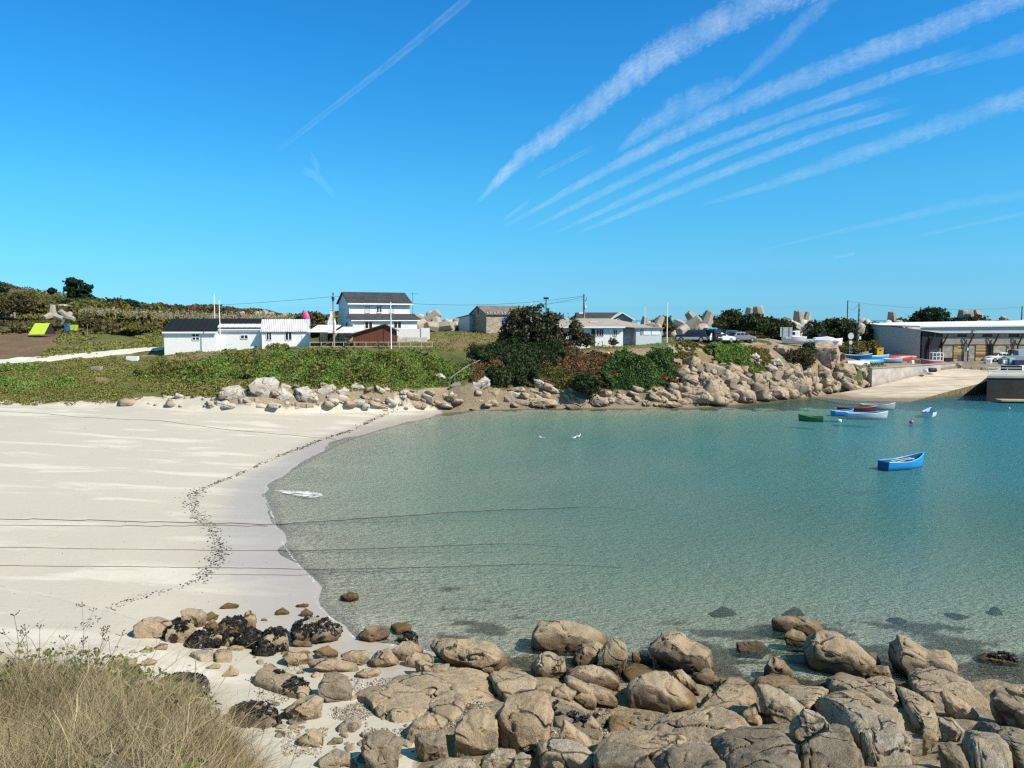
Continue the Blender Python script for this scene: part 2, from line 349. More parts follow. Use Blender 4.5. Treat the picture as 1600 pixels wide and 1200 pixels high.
b1 = g.bump(g.noise(g.scl(p, (1, 1.6, 1)), 2.6, 4, .6), g.math('MULTIPLY', sm, g.math('SUBTRACT', .45, g.math('MULTIPLY', wt, .45))), .05, b1)
b2 = g.bump(n3, g.math('SUBTRACT', .5, g.math('MULTIPLY', wt, .42)), .012, b1)
terr.data.materials.append(g.done(g.pbr(col, rgh, b2, .35)))
# ------------------------------------------------------------ water: a closed body with a rippled face over the real sea bed
g = G('sea_water'); p = g.pos()
wv = g.scl(p, (.9, 1.9, 1), (0, 0, rad(-14)))
a = g.noise(wv, 1.3, 4, .55, .5); b = g.noise(g.scl(p, (1.6, 3.4, 1), (0, 0, rad(-20))), 2.2, 4, .6, .3); c = g.noise(p, .12, 3, .5)
hgt = g.math('ADD', g.math('MULTIPLY', a, g.ramp(c, .3, .7, .35, 1.0)), g.math('MULTIPLY', b, .55))
nb = g.bump(hgt, 1.0, .33)
fr = g.n('Fresnel', i_IOR=1.33, i_Normal=nb).outputs[0]
gl = g.n('BsdfGlossy', i_Color=(1, 1, 1, 1), i_Roughness=.10, i_Normal=nb).outputs[0]
tr = g.n('BsdfTransparent', i_Color=(.97, 1, .99, 1)).outputs[0]
ax = g.math('ADD', g.n('SeparateXYZ', i0=p).outputs[0], g.math('MULTIPLY', g.noise(p, .04, 3), 30))
turb = g.mix(g.ramp(g.noise(p, .07, 4), .35, .65), (.26, .36, .335, 1), (.31, .38, .335, 1))
turb = g.mix(g.ramp(ax, 6, 30), turb, (.085, .25, .25, 1)); turb = g.mix(g.ramp(ax, 36, 66), turb, (.04, .27, .37, 1))
turb = g.n('BsdfDiffuse', i_Color=turb, i_Normal=nb).outputs[0]
edge = g.n('Attribute', attribute_name='depth').outputs['Fac']
body = g.n('MixShader', i0=g.ramp(edge, 0.0, 1.0, .0, .62), i1=tr, i2=turb).outputs[0]
surf = g.n('MixShader', i0=g.math('MULTIPLY', fr, .85), i1=body, i2=gl).outputs[0]
WATER = g.done(surf, g.n('VolumeAbsorption', i_Color=(.38, .80, .72, 1), i_Density=.2).outputs[0])
wx = np.concatenate([[-60000, -4000, -1500, -600, -300, -150], np.arange(-60, 100, 1.2), [150, 300, 600, 1500, 4000, 60000]])
wy = np.concatenate([[-4000, -1000, -200], np.arange(10, 130, 1.2), [160, 220, 400, 900, 2500, 9000, 55000]])
WX, WY = np.meshgrid(wx, wy); n = len(wx); m = len(wy); ii = np.arange(n*m).reshape(m, n)
top = np.stack([ii[:-1, :-1], ii[:-1, 1:], ii[1:, 1:], ii[1:, :-1]], -1).reshape(-1, 4)
Vt = np.stack([WX, WY, 0*WX], -1).reshape(-1, 3); Vb = Vt.copy(); Vb[:, 2] = -9.0; N_ = n*m
def side(r): r = np.asarray(r); return np.stack([r[:-1], r[1:], r[1:]+N_, r[:-1]+N_], -1)
fcs = np.concatenate([top, top[:, ::-1]+N_, side(ii[0][::-1]), side(ii[-1]), side(ii[:, 0]), side(ii[:, -1][::-1])])
wat = np_mesh('water', np.concatenate([Vt, Vb]), fcs, WATER); tag(wat, kind='structure')
dep = np.clip(-H(Vt[:, 0], Vt[:, 1], False)/1.6, 0, 1)**.8; dep = np.concatenate([dep, dep])
aa = wat.data.attributes.new('depth', 'FLOAT', 'POINT'); aa.data.foreach_set('value', dep.astype(np.float32))
# ------------------------------------------------------------ rock materials
def rockmat(name, a, b, dark, tide=True, lichen=0.0, scale=1.0):
    g = G(name); p = g.pos()
    n = g.noise(p, .9*scale, 6, .62, .3); n2 = g.noise(p, 7*scale, 6, .7); n3 = g.noise(p, 60*scale, 3, .7)
    col = g.mix(g.ramp(n, .32, .68), c4(b), c4(a))
    col = g.mix(g.ramp(n2, .52, .72, 0, .55), col, c4(dark))
    col = g.mix(g.ramp(n3, .56, .68, 0, .5), col, c4(tuple(x*.35 for x in dark)))
    if lichen: col = g.mix(g.ramp(g.noise(p, 2.3*scale, 5, .7), .56, .66, 0, lichen), col, (.50, .50, .46, 1))
    pit = g.ramp(g.noise(p, 26*scale, 3, .8), .60, .66, 0, .75); col = g.mix(pit, col, c4(tuple(x*.4 for x in dark)))
    v = g.vor(g.n('VectorMath', operation='ADD', i0=g.scl(p, (.5, .85, .7), (.3, .2, .6)), i1=g.n('VectorMath', operation='SCALE', i0=g.n('TexNoise', i_Vector=p, i_Scale=1.3, i_Detail=3).outputs['Color'], i3=.35).outputs[0]).outputs[0], 1.0, 'DISTANCE_TO_EDGE')
    ck = g.math('MULTIPLY', g.ramp(g.math('ADD', v, g.math('MULTIPLY', g.math('SUBTRACT', g.noise(p, 5, 4), .5), .06)), .030, .004), g.ramp(g.noise(p, .8, 2), .42, .55))
    col = g.mix(g.math('MULTIPLY', ck, .85), col, (.025, .02, .014, 1)); col = g.mix(g.ramp(g.noise(g.scl(p, (1, 1, .45)), 1.7*scale, 6, .75), .55, .70, 0, .6), col, c4(tuple(x*.75 for x in dark)))
    if tide:
        z = g.n('SeparateXYZ', i0=p).outputs[2]
        zz_ = g.math('ADD', z, g.math('MULTIPLY', g.noise(p, 1.6, 4), -.30))
        col = g.mix(g.ramp(zz_, .40, .12, 0, .8), col, (.13, .082, .04, 1))
        col = g.mix(g.ramp(zz_, .02, -.12, 0, .85), col, (.05, .045, .025, 1))
    h = g.math('ADD', g.math('MULTIPLY', n2, .6), g.math('ADD', g.math('MULTIPLY', n3, .12), g.math('SUBTRACT', g.math('MULTIPLY', g.noise(p, 22*scale, 4, .7), .45), g.math('ADD', g.math('MULTIPLY', pit, .12), g.math('MULTIPLY', ck, .8)))))
    nb = g.bump(h, 1.0, .075/scale)
    return g.done(g.pbr(col, .88, nb, .2))
RM = {'t': rockmat('granite_tan', (.44,.35,.24), (.32,.25,.165), (.17,.13,.09)),
      'g': rockmat('granite_grey', (.29,.24,.175), (.19,.155,.11), (.085,.07,.05), True, .3),
      'w': rockmat('granite_pale', (.43,.37,.28), (.29,.245,.18), (.13,.11,.085), True, .6),
      'o': rockmat('granite_ochre', (.27,.19,.095), (.17,.115,.06), (.07,.05,.03)),
      'd': rockmat('reef_brown', (.09,.07,.035), (.05,.045,.03), (.03,.025,.015), False),
      'f': rockmat('granite_far', (.47,.385,.285), (.34,.265,.18), (.17,.13,.09), True, .3, .6),
      'p': rockmat('granite_pink', (.48,.37,.27), (.36,.27,.185), (.19,.14,.10), True, .15, .6),
      'k': rockmat('granite_white', (.60,.56,.49), (.42,.38,.32), (.2,.18,.15), True, .4, .6)}
g = G('dark_weed'); p = g.pos(); n = g.noise(p, 14, 4)
WEED = g.done(g.pbr(g.mix(n, (.006, .006, .006, 1), (.035, .028, .018, 1)), .45, None, .5))
_ico = {}
def ico(sub):
    if sub not in _ico:
        bm = bmesh.new(); bmesh.ops.create_icosphere(bm, subdivisions=sub, radius=1); bm.verts.ensure_lookup_table()
        _ico[sub] = (np.array([v.co[:] for v in bm.verts]), np.array([[v.index for v in f.verts] for f in bm.faces])); bm.free()
    return _ico[sub]
_RID = [0]
def radial(poly):
    """radius as a function of angle for a polygon about its centroid (2-D numpy)"""
    p = np.array(poly, float); x, y = p[:, 0], p[:, 1]; x2, y2 = np.roll(x, -1), np.roll(y, -1)
    cr = x*y2-x2*y; A = cr.sum()/2; c = np.array([((x+x2)*cr).sum(), ((y+y2)*cr).sum()])/(6*A)
    q = p-c
    def f(th):
        r = np.zeros_like(th); dx, dy = np.cos(th), np.sin(th)
        for i in range(len(q)):
            a, b = q[i], q[(i+1) % len(q)]; e = b-a; den = dx*e[1]-dy*e[0]
            den = np.where(abs(den) < 1e-9, 1e-9, den)
            t = (a[0]*e[1]-a[1]*e[0])/den; s = (a[0]*dy-a[1]*dx)/den
            r = np.where((t > 0) & (s >= -.001) & (s <= 1.001), np.maximum(r, t), r)
        return np.maximum(r, 1e-3)
    return c, f
def finish_rock(V, Fc, name, m, size, sub, seed, flat=False):
    # world-space multi-octave relief along the normal-ish direction
    c = V.mean(0); d = V-c; L = np.linalg.norm(d, axis=1, keepdims=True)+1e-6; n = d/L
    a = size*.04*fbm(V/size*2.0+seed, 3)+size*.016*fbm(V/size*8+seed, 4, .65)
    rid = 1-np.abs(fbm(V/size*np.array([1.1, 1.6, 1.3])*1.5+seed*3, 2)); a = a-size*.085*np.clip((rid-.955)/.045, 0, 1)
    V = V+n*a[:, None]
    return V
def rock_up(poly, m='t', th=.8, seed=None, sub=4, facets=6, sink=.35, zmin=0.0, lift=0.0, sharp=.78, gnd=None):
    """boulder whose silhouette follows an outline (photo pixels), standing on the ground at its true distance"""
    _RID[0] += 1; seed = seed if seed is not None else _RID[0]*1.37
    rng = np.random.RandomState(int(seed*100) % 99991)
    poly = np.array(poly, float); bot = poly[:, 1].max(); cx = poly[:, 0].mean()
    base = hit(cx, bot, lift, zmin) if gnd is None else P(cx, bot, gnd)
    wpx = np.ptp(poly[:, 0]); hpx = np.ptp(poly[:, 1]); wm = wpx/F*base.y; hm = hpx/F*base.y
    size = math.sqrt(wm*hm); t = th*min(wm, hm*1.6)*.5
    D = base.y+t*.75; k = D/F
    q = [((x-800)*k, (600-y)*k) for x, y in poly]
    c2, fr = radial(q)
    v, f = ico(sub); v = v.copy()
    # superellipsoid tendency
    e = .82; v = np.sign(v)*np.abs(v)**e; v /= np.linalg.norm(v, axis=1, keepdims=True)**.55
    # soft clipping by random planes -> facets
    pl = [((-.15+rng.rand()*.4, -.35-.3*rng.rand(), 1.0), .48+.16*rng.rand()), ((-.25+rng.rand()*.3, -1, -.25+.3*rng.rand()), .55+.14*rng.rand()), ((-1, -.35+.5*rng.rand(),   .1*rng.rand()), .68), ((1, -.4+.5*rng.rand(), .2), .74)]
    for _ in range(facets):
        w_ = rng.normal(size=3); w_[1] = -abs(w_[1]); pl.append((w_, .66+.2*rng.rand()))
    for nrm, off in pl:
        nrm = np.array(nrm, float); nrm /= np.linalg.norm(nrm); dd = v@nrm-off; 
        v = v-np.maximum(dd, 0)[:, None]*nrm*(.92)
    th_ = np.arctan2(v[:, 2], v[:, 0]); rho = np.hypot(v[:, 0], v[:, 2])
    R0 = np.full(72, .01); bi = ((th_+math.pi)/(2*math.pi)*72).astype(int) % 72; np.maximum.at(R0, bi, rho)   # silhouette radius after clipping
    R0 = np.maximum(R0, np.median(R0)*.6); R0 = (R0+np.roll(R0, 1)+np.roll(R0, -1))/3
    rr = rho/np.interp(th_, (np.arange(72)+.5)/72*2*math.pi-math.pi, R0, period=2*math.pi)
    rad_ = fr(th_)*rr
    X = rad_*np.cos(th_); Zp = rad_*np.sin(th_); Y = v[:, 1]*t
    low = Zp < 0; Zp = np.where(low, Zp-(Y > -t*.2)*sink*hm*np.minimum(1, -Zp/hm*2.5), Zp)
    right = np.array([1, 0, 0]); up = np.array([0, sp_, cp]); fw = np.array([0, cp, -sp_])
    yaw = math.atan2(base.x, base.y)*.9; fw = np.array([math.sin(yaw), math.cos(yaw), 0.]); rt = np.array([math.cos(yaw), -math.sin(yaw), 0.])
    el = math.atan2(CAMZ-base.z, base.length)*.55
    up = np.array([0, 0, 1.])*math.cos(el)+fw*math.sin(el); fwd = fw*math.cos(el)-np.array([0, 0, 1.])*math.sin(el)
    cen = np.array(P(800+c2[0]/k, 600-c2[1]/k, D))
    V = cen+X[:, None]*rt+Zp[:, None]*up+Y[:, None]*fwd
    V = finish_rock(V, f, '', m, size, sub, seed)
    return V, f, size
def rock_flat(poly, m='t', h=.45, seed=None, sub=4, p=3.0, lift=0.0, zmin=0.0, drop=1.2, tilt=None):
    """slab lying on the ground: footprint from an outline, domed top h above the ground"""
    _RID[0] += 1; seed = seed if seed is not None else _RID[0]*1.37
    rng = np.random.RandomState(int(seed*100) % 99991)
    pts = [hit(x, y, lift+h*.55, zmin) for x, y in poly]
    q = [(a.x, a.y) for a in pts]
    ar = sum(q[i][0]*q[(i+1) % len(q)][1]-q[(i+1) % len(q)][0]*q[i][1] for i in range(len(q)))
    c2, fr = radial(q)
    v, f = ico(sub); v = v.copy()
    th_ = np.arctan2(v[:, 1], v[:, 0]); rho = np.minimum(np.hypot(v[:, 0], v[:, 1]), 1)
    psi = np.arccos(np.clip(v[:, 2], -1, 1))                 # 0 top .. pi bottom
    s = np.clip(psi/(math.pi*.5), 0, 2)                       # 0..2
    rr = np.where(s < 1, np.minimum(1, s*1.06), 1.0-.15*(s-1))
    R = fr(th_); R = R*(1+.04*fbm(np.stack([np.cos(th_)*2, np.sin(th_)*2, th_*0+seed], -1), 3))
    X = c2[0]+R*rr*np.cos(th_); Y = c2[1]+R*rr*np.sin(th_)
    base = np.maximum(H(X, Y, False)+lift, zmin)
    bc = max(float(H(np.array([c2[0]]), np.array([c2[1]]), False)[0])+lift, zmin)
    top = bc+(base-bc)*.75+h*(1-np.clip(rr, 0, 1)**6*.16)
    for _ in range(4):
        an = rng.rand()*6.28; of = rng.uniform(.35, .8)*math.sqrt(abs(ar)/6.28); top = top-np.maximum((X-c2[0])*math.cos(an)+(Y-c2[1])*math.sin(an)-of, 0)*rng.uniform(.15, .5)
    tx, ty = (rng.normal(size=2)*.05) if tilt is None else tilt
    top = top+(X-c2[0])*tx+(Y-c2[1])*ty
    Z = np.where(s <= 1, top-np.where(s > .93, (s-.93)*h*3, 0), top-.25*h-(s-1)*(h+drop))
    V = np.stack([X, Y, Z], -1); size = math.sqrt(abs(ar)/2)
    V = finish_rock(V, f, '', m, size*.8, sub, seed)
    return V, f, size
def weed_on(V, f, size, frac, seed, parent, side=(0, 0, 1)):
    rng = np.random.RandomState(int(seed*77) % 9999)
    tri = V[f]; cen = tri.mean(1); nr = np.cross(tri[:, 1]-tri[:, 0], tri[:, 2]-tri[:, 0]); A = np.linalg.norm(nr, axis=1); nr = nr/(A[:, None]+1e-9)
    nr *= np.sign((nr*(cen-V.mean(0))).sum(1))[:, None]
    sc_ = nr@(np.array(side)/np.linalg.norm(side))*.5+fbm(cen*2.2/size+seed, 3)*.9+.0
    lim = np.quantile(sc_, 1-frac); ok = np.where(sc_ > lim)[0]; pr = A[ok]/A[ok].sum()
    n = int(2200*frac+900*size*frac); k = rng.choice(ok, n, p=pr)
    w = rng.rand(n, 3); w /= w.sum(1, keepdims=True); c = (tri[k]*w[:, :, None]).sum(1)+nr[k]*(.015+.05*rng.rand(n, 1))
    return leaf_quads('seaweed', c, .055+.05*rng.rand(n), WEED, parent, seed, nr[k], .55)
def leaf_quads(name, c, size, m, parent=None, seed=1, nrm=None, jit=1.0, asp=1.6):
    rng = np.random.RandomState(int(seed*13) % 99991); n = len(c)
    a = rng.normal(size=(n, 3)); 
    if nrm is not None: nn = nrm+rng.normal(size=(n, 3))*jit*.6
    else: nn = rng.normal(size=(n, 3))
    nn /= np.linalg.norm(nn, axis=1, keepdims=True)+1e-9; a = np.cross(nn, a); a /= np.linalg.norm(a, axis=1, keepdims=True)+1e-9; b = np.cross(nn, a)
    s = np.broadcast_to(np.asarray(size, float), (n,))[:, None]
    V = np.stack([c-a*s*asp*.5, c+b*s*.5+nn*s*.12, c+a*s*asp*.5, c-b*s*.5+nn*s*.12], 1).reshape(-1, 3)
    return np_mesh(name, V, np.arange(n*4).reshape(n, 4), m, parent)
def mk(name, res, m, label, cat='rock', group=None, weed=None):
    V, f, size = res; c = V.mean(0); c[2] = V[:, 2].min()+.2
    o = np_mesh(name, V-c, f, RM[m], None, True, 3); o.location = c
    tag(o, label, cat, group)
    if weed: 
        q = weed_on(V-c, f, size, weed[0], _RID[0]*1.7, o, weed[1] if len(weed) > 1 else (0, 0, 1))
    return o
def Z(ox, oy, s, pts): return [(ox+x/s, oy+y/s) for x, y in pts]
RA = lambda *p: Z(0, 900, 3.2, p)
RB = lambda *p: Z(400, 900, 3.5556, p)
RC = lambda *p: Z(800, 900, 3.5556, p)
RE = lambda *p: Z(1150, 900, 3.5556, p)
U, L = 'up', 'flat'
GN = 'boulders along the near shore'
near = [
 # kind, outline, material, param, label, weed
 (U, RA((675,235),(720,210),(790,215),(845,240),(860,275),(840,305),(760,318),(690,312),(672,290)), 't', .9, 'plain tan boulder alone on the sand at the left end of the weedy boulder row', None),
 (U, RA((905,165),(940,160),(1010,175),(1025,200),(1020,250),(980,262),(920,235),(915,200)), 't', .8, 'tan boulder behind the row, between the plain left boulder and the yellowish pair', None),
 (U, RA((840,255),(880,235),(940,240),(980,270),(975,310),(920,340),(850,340),(832,310)), 't', .8, 'tan boulder with black weed along its top, second in the left row', (.18,)),
 (U, RA((840,230),(890,205),(915,215),(905,235),(860,242)), 'o', .8, 'small ochre stone just behind the plain boulder of the left row', None),
 (U, RA((1020,195),(1060,180),(1088,205),(1080,225),(1030,225)), 'o', .8, 'yellow brown cap stone at the back of the left row', None),
 (U, RA((1030,235),(1060,215),(1082,235),(1085,262),(1050,268),(1030,255)), 't', .8, 'small round stone below the yellow brown cap stone', None),
 (U, RA((1090,235),(1130,210),(1200,210),(1225,235),(1215,280),(1150,300),(1100,290)), 'o', .8, 'ochre boulder fringed with black weed beside the upright tan block', (.22,)),
 (U, RA((1225,185),(1250,175),(1280,190),(1278,250),(1262,275),(1220,260),(1215,215)), 't', .8, 'narrow upright tan block standing above the weedy stones', None),
 (U, RA((945,310),(990,280),(1070,285),(1110,305),(1105,340),(1060,365),(970,365),(940,345)), 't', .8, 'wide boulder buried in black weed at the middle of the left row', (.6,)),
 (U, RA((1070,330),(1120,300),(1170,305),(1180,335),(1150,352),(1080,352)), 't', .8, 'low stone with weed between two black boulders', (.3,)),
 (U, RA((1200,290),(1250,265),(1300,295),(1300,335),(1260,362),(1210,345)), 'g', .8, 'round boulder almost wholly black with weed', (.9,)),
 (U, RA((1290,310),(1340,275),(1410,270),(1440,310),(1445,360),(1400,385),(1340,385),(1300,350)), 't', .8, 'tan boulder with black weed over its left shoulder, right end of the left row', (.45, (-1, 0, .8))),
 (U, RA((1280,370),(1330,335),(1370,370),(1350,400),(1290,400)), 'g', .8, 'small black weed covered lump in front of the row end', (.9,)),
 (U, RA((1105,150),(1140,132),(1190,148),(1195,162),(1140,166)), 'o', 1, 'lone brown stone on the wet sand behind the left row', None),
 (U, RA((1380,175),(1415,158),(1445,185),(1440,200),(1385,195)), 'o', 1, 'jagged brown stone on wet sand left of the waterline pair', None),
 (U, RA((1482,145),(1520,137),(1545,145),(1530,160),(1490,155)), 'o', 1, 'flat brown stone at the waterline, farther of the pair', None),
 (U, RA((1505,175),(1530,162),(1562,185),(1562,205),(1520,208)), 'o', 1, 'dark brown stone at the waterline, nearer of the pair', None),
 (U, RA((700,375),(735,350),(765,370),(755,388),(705,390)), 't', .8, 'small stone on the sand below the plain left boulder', None),
 (U, RA((768,360),(800,335),(835,345),(830,370),(780,377)), 't', .8, 'grey wedge stone leaning against the second boulder of the left row', None),
 (U, RA((650,375),(670,368),(690,385),(655,390)), 't', .8, 'tiny stone leftmost below the plain boulder', None),
 (L, RA((545,425),(590,408),(640,412),(690,440),(670,458),(590,450)), 't', 0.22, 'flat stone slab on the sand just above the dry grass', None),
 (U, RA((712,425),(745,410),(782,435),(740,452),(715,448)), 't', .8, 'small angular stone on the sand right of the flat slab', None),
 (U, RA((522,400),(540,390),(555,402),(545,412),(525,410)), 'g', .8, 'pebble sized dark stone above the flat slab', None),
 (L, RA((1070,390),(1110,360),(1160,385),(1155,410),(1080,412)), 't', 0.25, 'low tan stone on the sand under the row, right of the white edged one', None),
 (L, RA((950,385),(1010,370),(1065,380),(1070,410),(1000,412)), 'w', 0.22, 'low white edged stone under the weed buried boulder', None),
 (U, RA((1140,355),(1175,345),(1215,360),(1200,375),(1150,375)), 't', .8, 'little tan stone under the black weedy stones', None),
 (U, RA((1035,455),(1070,440),(1105,450),(1090,465),(1040,468)), 't', .8, 'isolated flat little stone on open sand', None),
 (U, RA((1115,490),(1155,455),(1190,475),(1185,500),(1130,508)), 't', .8, 'isolated pointed stone on open sand', None),
 (L, RA((800,520),(870,498),(950,505),(1040,545),(1045,580),(960,575),(860,545)), 'g', 0.3, 'long mound of black weed on a low rock behind the dry grass', (.75,)),
 (L, RA((625,480),(660,470),(700,485),(695,505),(640,505)), 'g', 0.2, 'small black weedy rock peeping over the dry grass', (.8,)),
 (L, RA((1150,680),(1260,655),(1380,680),(1390,710),(1330,735),(1200,720)), 'g', 0.35, 'black weed covered rock right of the dry grass edge', (.75,)),
 (L, RA((1260,510),(1350,460),(1400,490),(1540,530),(1600,560),(1520,600),(1400,570),(1290,530)), 't', 0.3, 'low barnacled rock shelf left of the cracked round boulder', (.06,)),
 (U, RB((200,310),(215,260),(290,230),(400,245),(470,300),(475,350),(420,380),(320,390),(230,360)), 'w', .9, 'big pale boulder wreathed in black weed near the waterline', (.42, (-.6, .2, 1))),
 (U, RB((575,325),(610,285),(680,278),(735,290),(742,330),(700,365),(630,370),(585,350)), 't', 1., 'squarish tan boulder standing in the first ripples', None),
 (L, RB((745,285),(825,262),(865,290),(850,312),(780,312)), 'o', 0.22, 'wet ochre rock awash just behind the squarish boulder', None),
 (L, RB((780,350),(850,312),(890,340),(900,360),(840,365)), 'g', 0.2, 'small dark weedy rock capped by a pale patch at the edge of the water', (.3,)),
 (U, RB((475,110),(520,88),(560,100),(562,125),(520,142),(490,135)), 'o', 1., 'lone orange brown rock out in the shallows', None),
 (U, RB((735,410),(810,370),(870,370),(935,410),(930,440),(850,470),(790,470)), 't', .9, 'grooved dark tan boulder behind the stacked flat one', None),
 (U, RB((830,450),(880,428),(960,435),(1000,465),(990,500),(900,520),(830,500)), 't', .9, 'flat topped boulder behind the shell shaped rock', None),
 (U, RB((880,470),(930,465),(975,495),(1080,498),(1075,540),(1010,580),(900,572),(880,520)), 't', .8, 'shell shaped rock scooped on top, resting on the broad slab', None),
 (U, RB((950,400),(985,360),(1060,345),(1190,355),(1330,390),(1420,460),(1400,500),(1310,530),(1200,510),(1100,480),(1000,450)), 't', 1.0, 'largest pale slab sloping to the water at the middle of the shore', None),
 (U, RB((1245,505),(1290,498),(1318,515),(1310,540),(1260,540)), 'w', .8, 'small white stone under the lower end of the large slab', None),
 (U, RB((620,470),(680,420),(740,412),(795,480),(790,500),(700,515),(640,500)), 't', .9, 'tent shaped boulder left of the shell shaped rock', None),
 (U, RB((470,440),(540,412),(620,425),(630,460),(600,500),(540,490)), 't', .9, 'pale wedge boulder left of the tent shaped boulder', None),
 (U, RB((285,465),(350,455),(450,465),(560,500),(580,520),(540,545),(430,530),(300,500)), 't', .8, 'long narrow slab with a dark front edge, behind the cracked round boulder', None),
 (U, RB((150,440),(190,405),(240,400),(300,430),(320,465),(240,500),(170,480)), 't', .8, 'split tan boulder left of the long narrow slab', None),
 (U, RB((320,410),(400,390),(450,430),(440,465),(370,460)), 'o', .8, 'ochre stained stone behind the long narrow slab', None),
 (U, RB((190,365),(230,350),(290,365),(320,400),(260,395)), 't', .8, 'low stone under the weed wreathed boulder', None),
 (U, RB((555,540),(600,515),(690,512),(700,545),(620,570),(560,565)), 't', .8, 'small broken block in front of the tent shaped boulder', None),
 (U, RB((345,600),(380,550),(440,540),(510,565),(540,640),(520,690),(450,712),(390,700),(350,640)), 'g', 1., 'cracked round boulder casting a black shadow on the sand', None),
 (U, RB((160,740),(230,690),(330,665),(375,700),(360,770),(290,808),(200,775)), 't', .7, 'flat rock on the sand in front of the cracked round boulder', None),
 (U, RB((440,855),(490,800),(560,785),(580,830),(540,870),(470,875)), 'w', .8, 'pale angular stone in the shelly gravel', None),
 (L, RB((690,555),(800,525),(1000,570),(1150,530),(1280,550),(1360,650),(1200,690),(900,640),(750,600)), 't', 0.3, 'broad smooth rock bench under the shell shaped rock', None),
 (L, RB((1285,560),(1350,538),(1480,545),(1570,590),(1540,640),(1400,660),(1340,630)), 't', 0.368, 'rounded tan slab joining the bench on its right', None),
 (L, RB((530,575),(600,565),(700,600),(880,640),(1000,700),(900,790),(780,810),(680,760),(560,650)), 't', 0.28, 'wide worn rock bench right of the cracked round boulder', None),
 (L, RB((940,700),(1050,640),(1170,690),(1150,770),(1090,810),(1000,780)), 't', 0.3, 'worn bench rock behind the two tall cracked blocks', None),
 (U, RB((820,900),(880,800),(960,760),(1070,820),(1060,850),(900,930),(850,930)), 't', .7, 'leaning tan slab with a sharp ridge behind the twin boulders', None),
 (U, RB((575,915),(640,870),(740,865),(830,920),(800,1000),(780,1090),(640,1100),(600,1000)), 'g', .9, 'large boulder at the bottom edge, left of the twin', None),
 (U, RB((870,880),(940,870),(1050,860),(1080,1000),(1000,1040),(920,1030),(870,950)), 'g', .9, 'squat boulder between the bottom edge boulder and the tall block', None),
 (U, RB((1100,830),(1180,760),(1300,740),(1350,800),(1345,950),(1260,1010),(1120,1000),(1100,920)), 't', 1., 'tall square block, left half of the cracked pair', None),
 (U, RB((1315,790),(1400,670),(1500,645),(1610,650),(1645,720),(1652,900),(1560,960),(1450,990),(1340,860)), 't', 1., 'tallest square block, right half of the cracked pair', None),
 (U, RB((230,910),(290,850),(360,860),(380,930),(330,960),(270,950)), 't', .8, 'rough stone beside the dry grass edge', None),
 (U, RB((390,930),(430,900),(480,905),(475,935),(400,940)), 'g', .8, 'small dark stone in the gravel near the bottom left boulder', None),
 (U, RB((340,1010),(430,970),(520,985),(560,1060),(450,1080),(360,1050)), 'w', .8, 'pale low boulder at the bottom edge beside the grass', None),
 (U, RB((960,1070),(1060,1015),(1200,1030),(1260,1090),(1100,1120)), 'w', .8, 'pale boulder top cut by the bottom edge under the squat boulder', None),
 (U, RB((1250,1020),(1330,960),(1440,980),(1450,1020),(1400,1087),(1260,1087)), 'w', .8, 'pale block below the cracked pair', None),
 (U, RB((1400,1077),(1480,990),(1530,1000),(1520,1050),(1450,1090)), 'w', .8, 'thin pale stone wedged beside the block below the cracked pair', None),
 (U, RB((1540,960),(1600,935),(1640,950),(1640,1010),(1570,1010)), 'w', .8, 'small white topped stone under the right cracked block', None),
 (U, RC((105,330),(140,265),(230,255),(350,265),(450,290),(545,345),(520,380),(450,400),(300,440),(160,430),(110,390)), 't', 1., 'long rounded boulder at the water edge, behind three others', None),
 (U, RC((105,510),(160,430),(215,420),(300,465),(300,530),(250,580),(165,592),(115,560)), 't', .95, 'egg shaped boulder in front of the long rounded one', None),
 (U, RC((325,470),(390,390),(470,365),(515,385),(470,480),(440,510),(350,515)), 't', .9, 'slanted boulder between the egg shaped boulder and the upright block', None),
 (U, RC((510,400),(550,350),(600,355),(640,390),(630,490),(590,550),(500,520),(505,450)), 't', .9, 'upright rough block with a dark face at the water edge', None),
 (U, RC((760,410),(830,345),(930,330),(990,360),(1110,410),(1130,480),(1090,520),(960,550),(880,530),(800,460)), 't', 1.1, 'large flat topped block with a broken rim standing in the water', None),
 (U, RC((665,430),(700,435),(780,460),(770,480),(680,490)), 'o', .8, 'little yellow rock in the water left of the flat topped block', None),
 (L, RC((610,540),(650,495),(740,500),(800,540),(740,570),(650,580)), 'o', 0.2, 'wet ochre shelf between the upright block and the flat topped block', None),
 (U, RC((300,550),(360,515),(450,505),(540,530),(605,570),(590,620),(560,645),(430,610),(330,590)), 't', .9, 'smooth humped boulder, upper of two below the slanted boulder', None),
 (U, RC((275,580),(300,560),(400,600),(560,640),(600,680),(590,720),(500,710),(380,660),(290,620)), 't', .8, 'long humped boulder, lower of two below the slanted boulder', None),
 (U, RC((345,670),(400,640),(450,640),(470,700),(460,740),(400,735)), 't', .8, 'cube like stone at the left of the tidal pool', None),
 (U, RC((630,620),(680,560),(790,535),(870,545),(930,600),(1040,680),(1020,730),(900,770),(760,770),(660,740),(640,690)), 't', 1., 'great domed boulder with an orange foot behind the tidal pool', None),
 (U, RC((895,545),(940,525),(985,560),(1060,640),(1060,670),(980,640),(920,600)), 't', .7, 'narrow ridge stone on the right shoulder of the domed boulder', None),
 (U, RC((1010,560),(1060,520),(1110,515),(1145,570),(1130,610),(1050,615)), 'w', .8, 'pale striped stone right of the domed boulder', None),
 (U, RC((1145,600),(1160,570),(1200,575),(1235,605),(1200,640),(1150,650)), 't', .8, 'small round stone right of the pale striped stone', None),
 (U, RC((1060,710),(1090,650),(1155,665),(1130,700),(1070,735)), 't', .8, 'small wedge between the pool and the long outcrop', None),
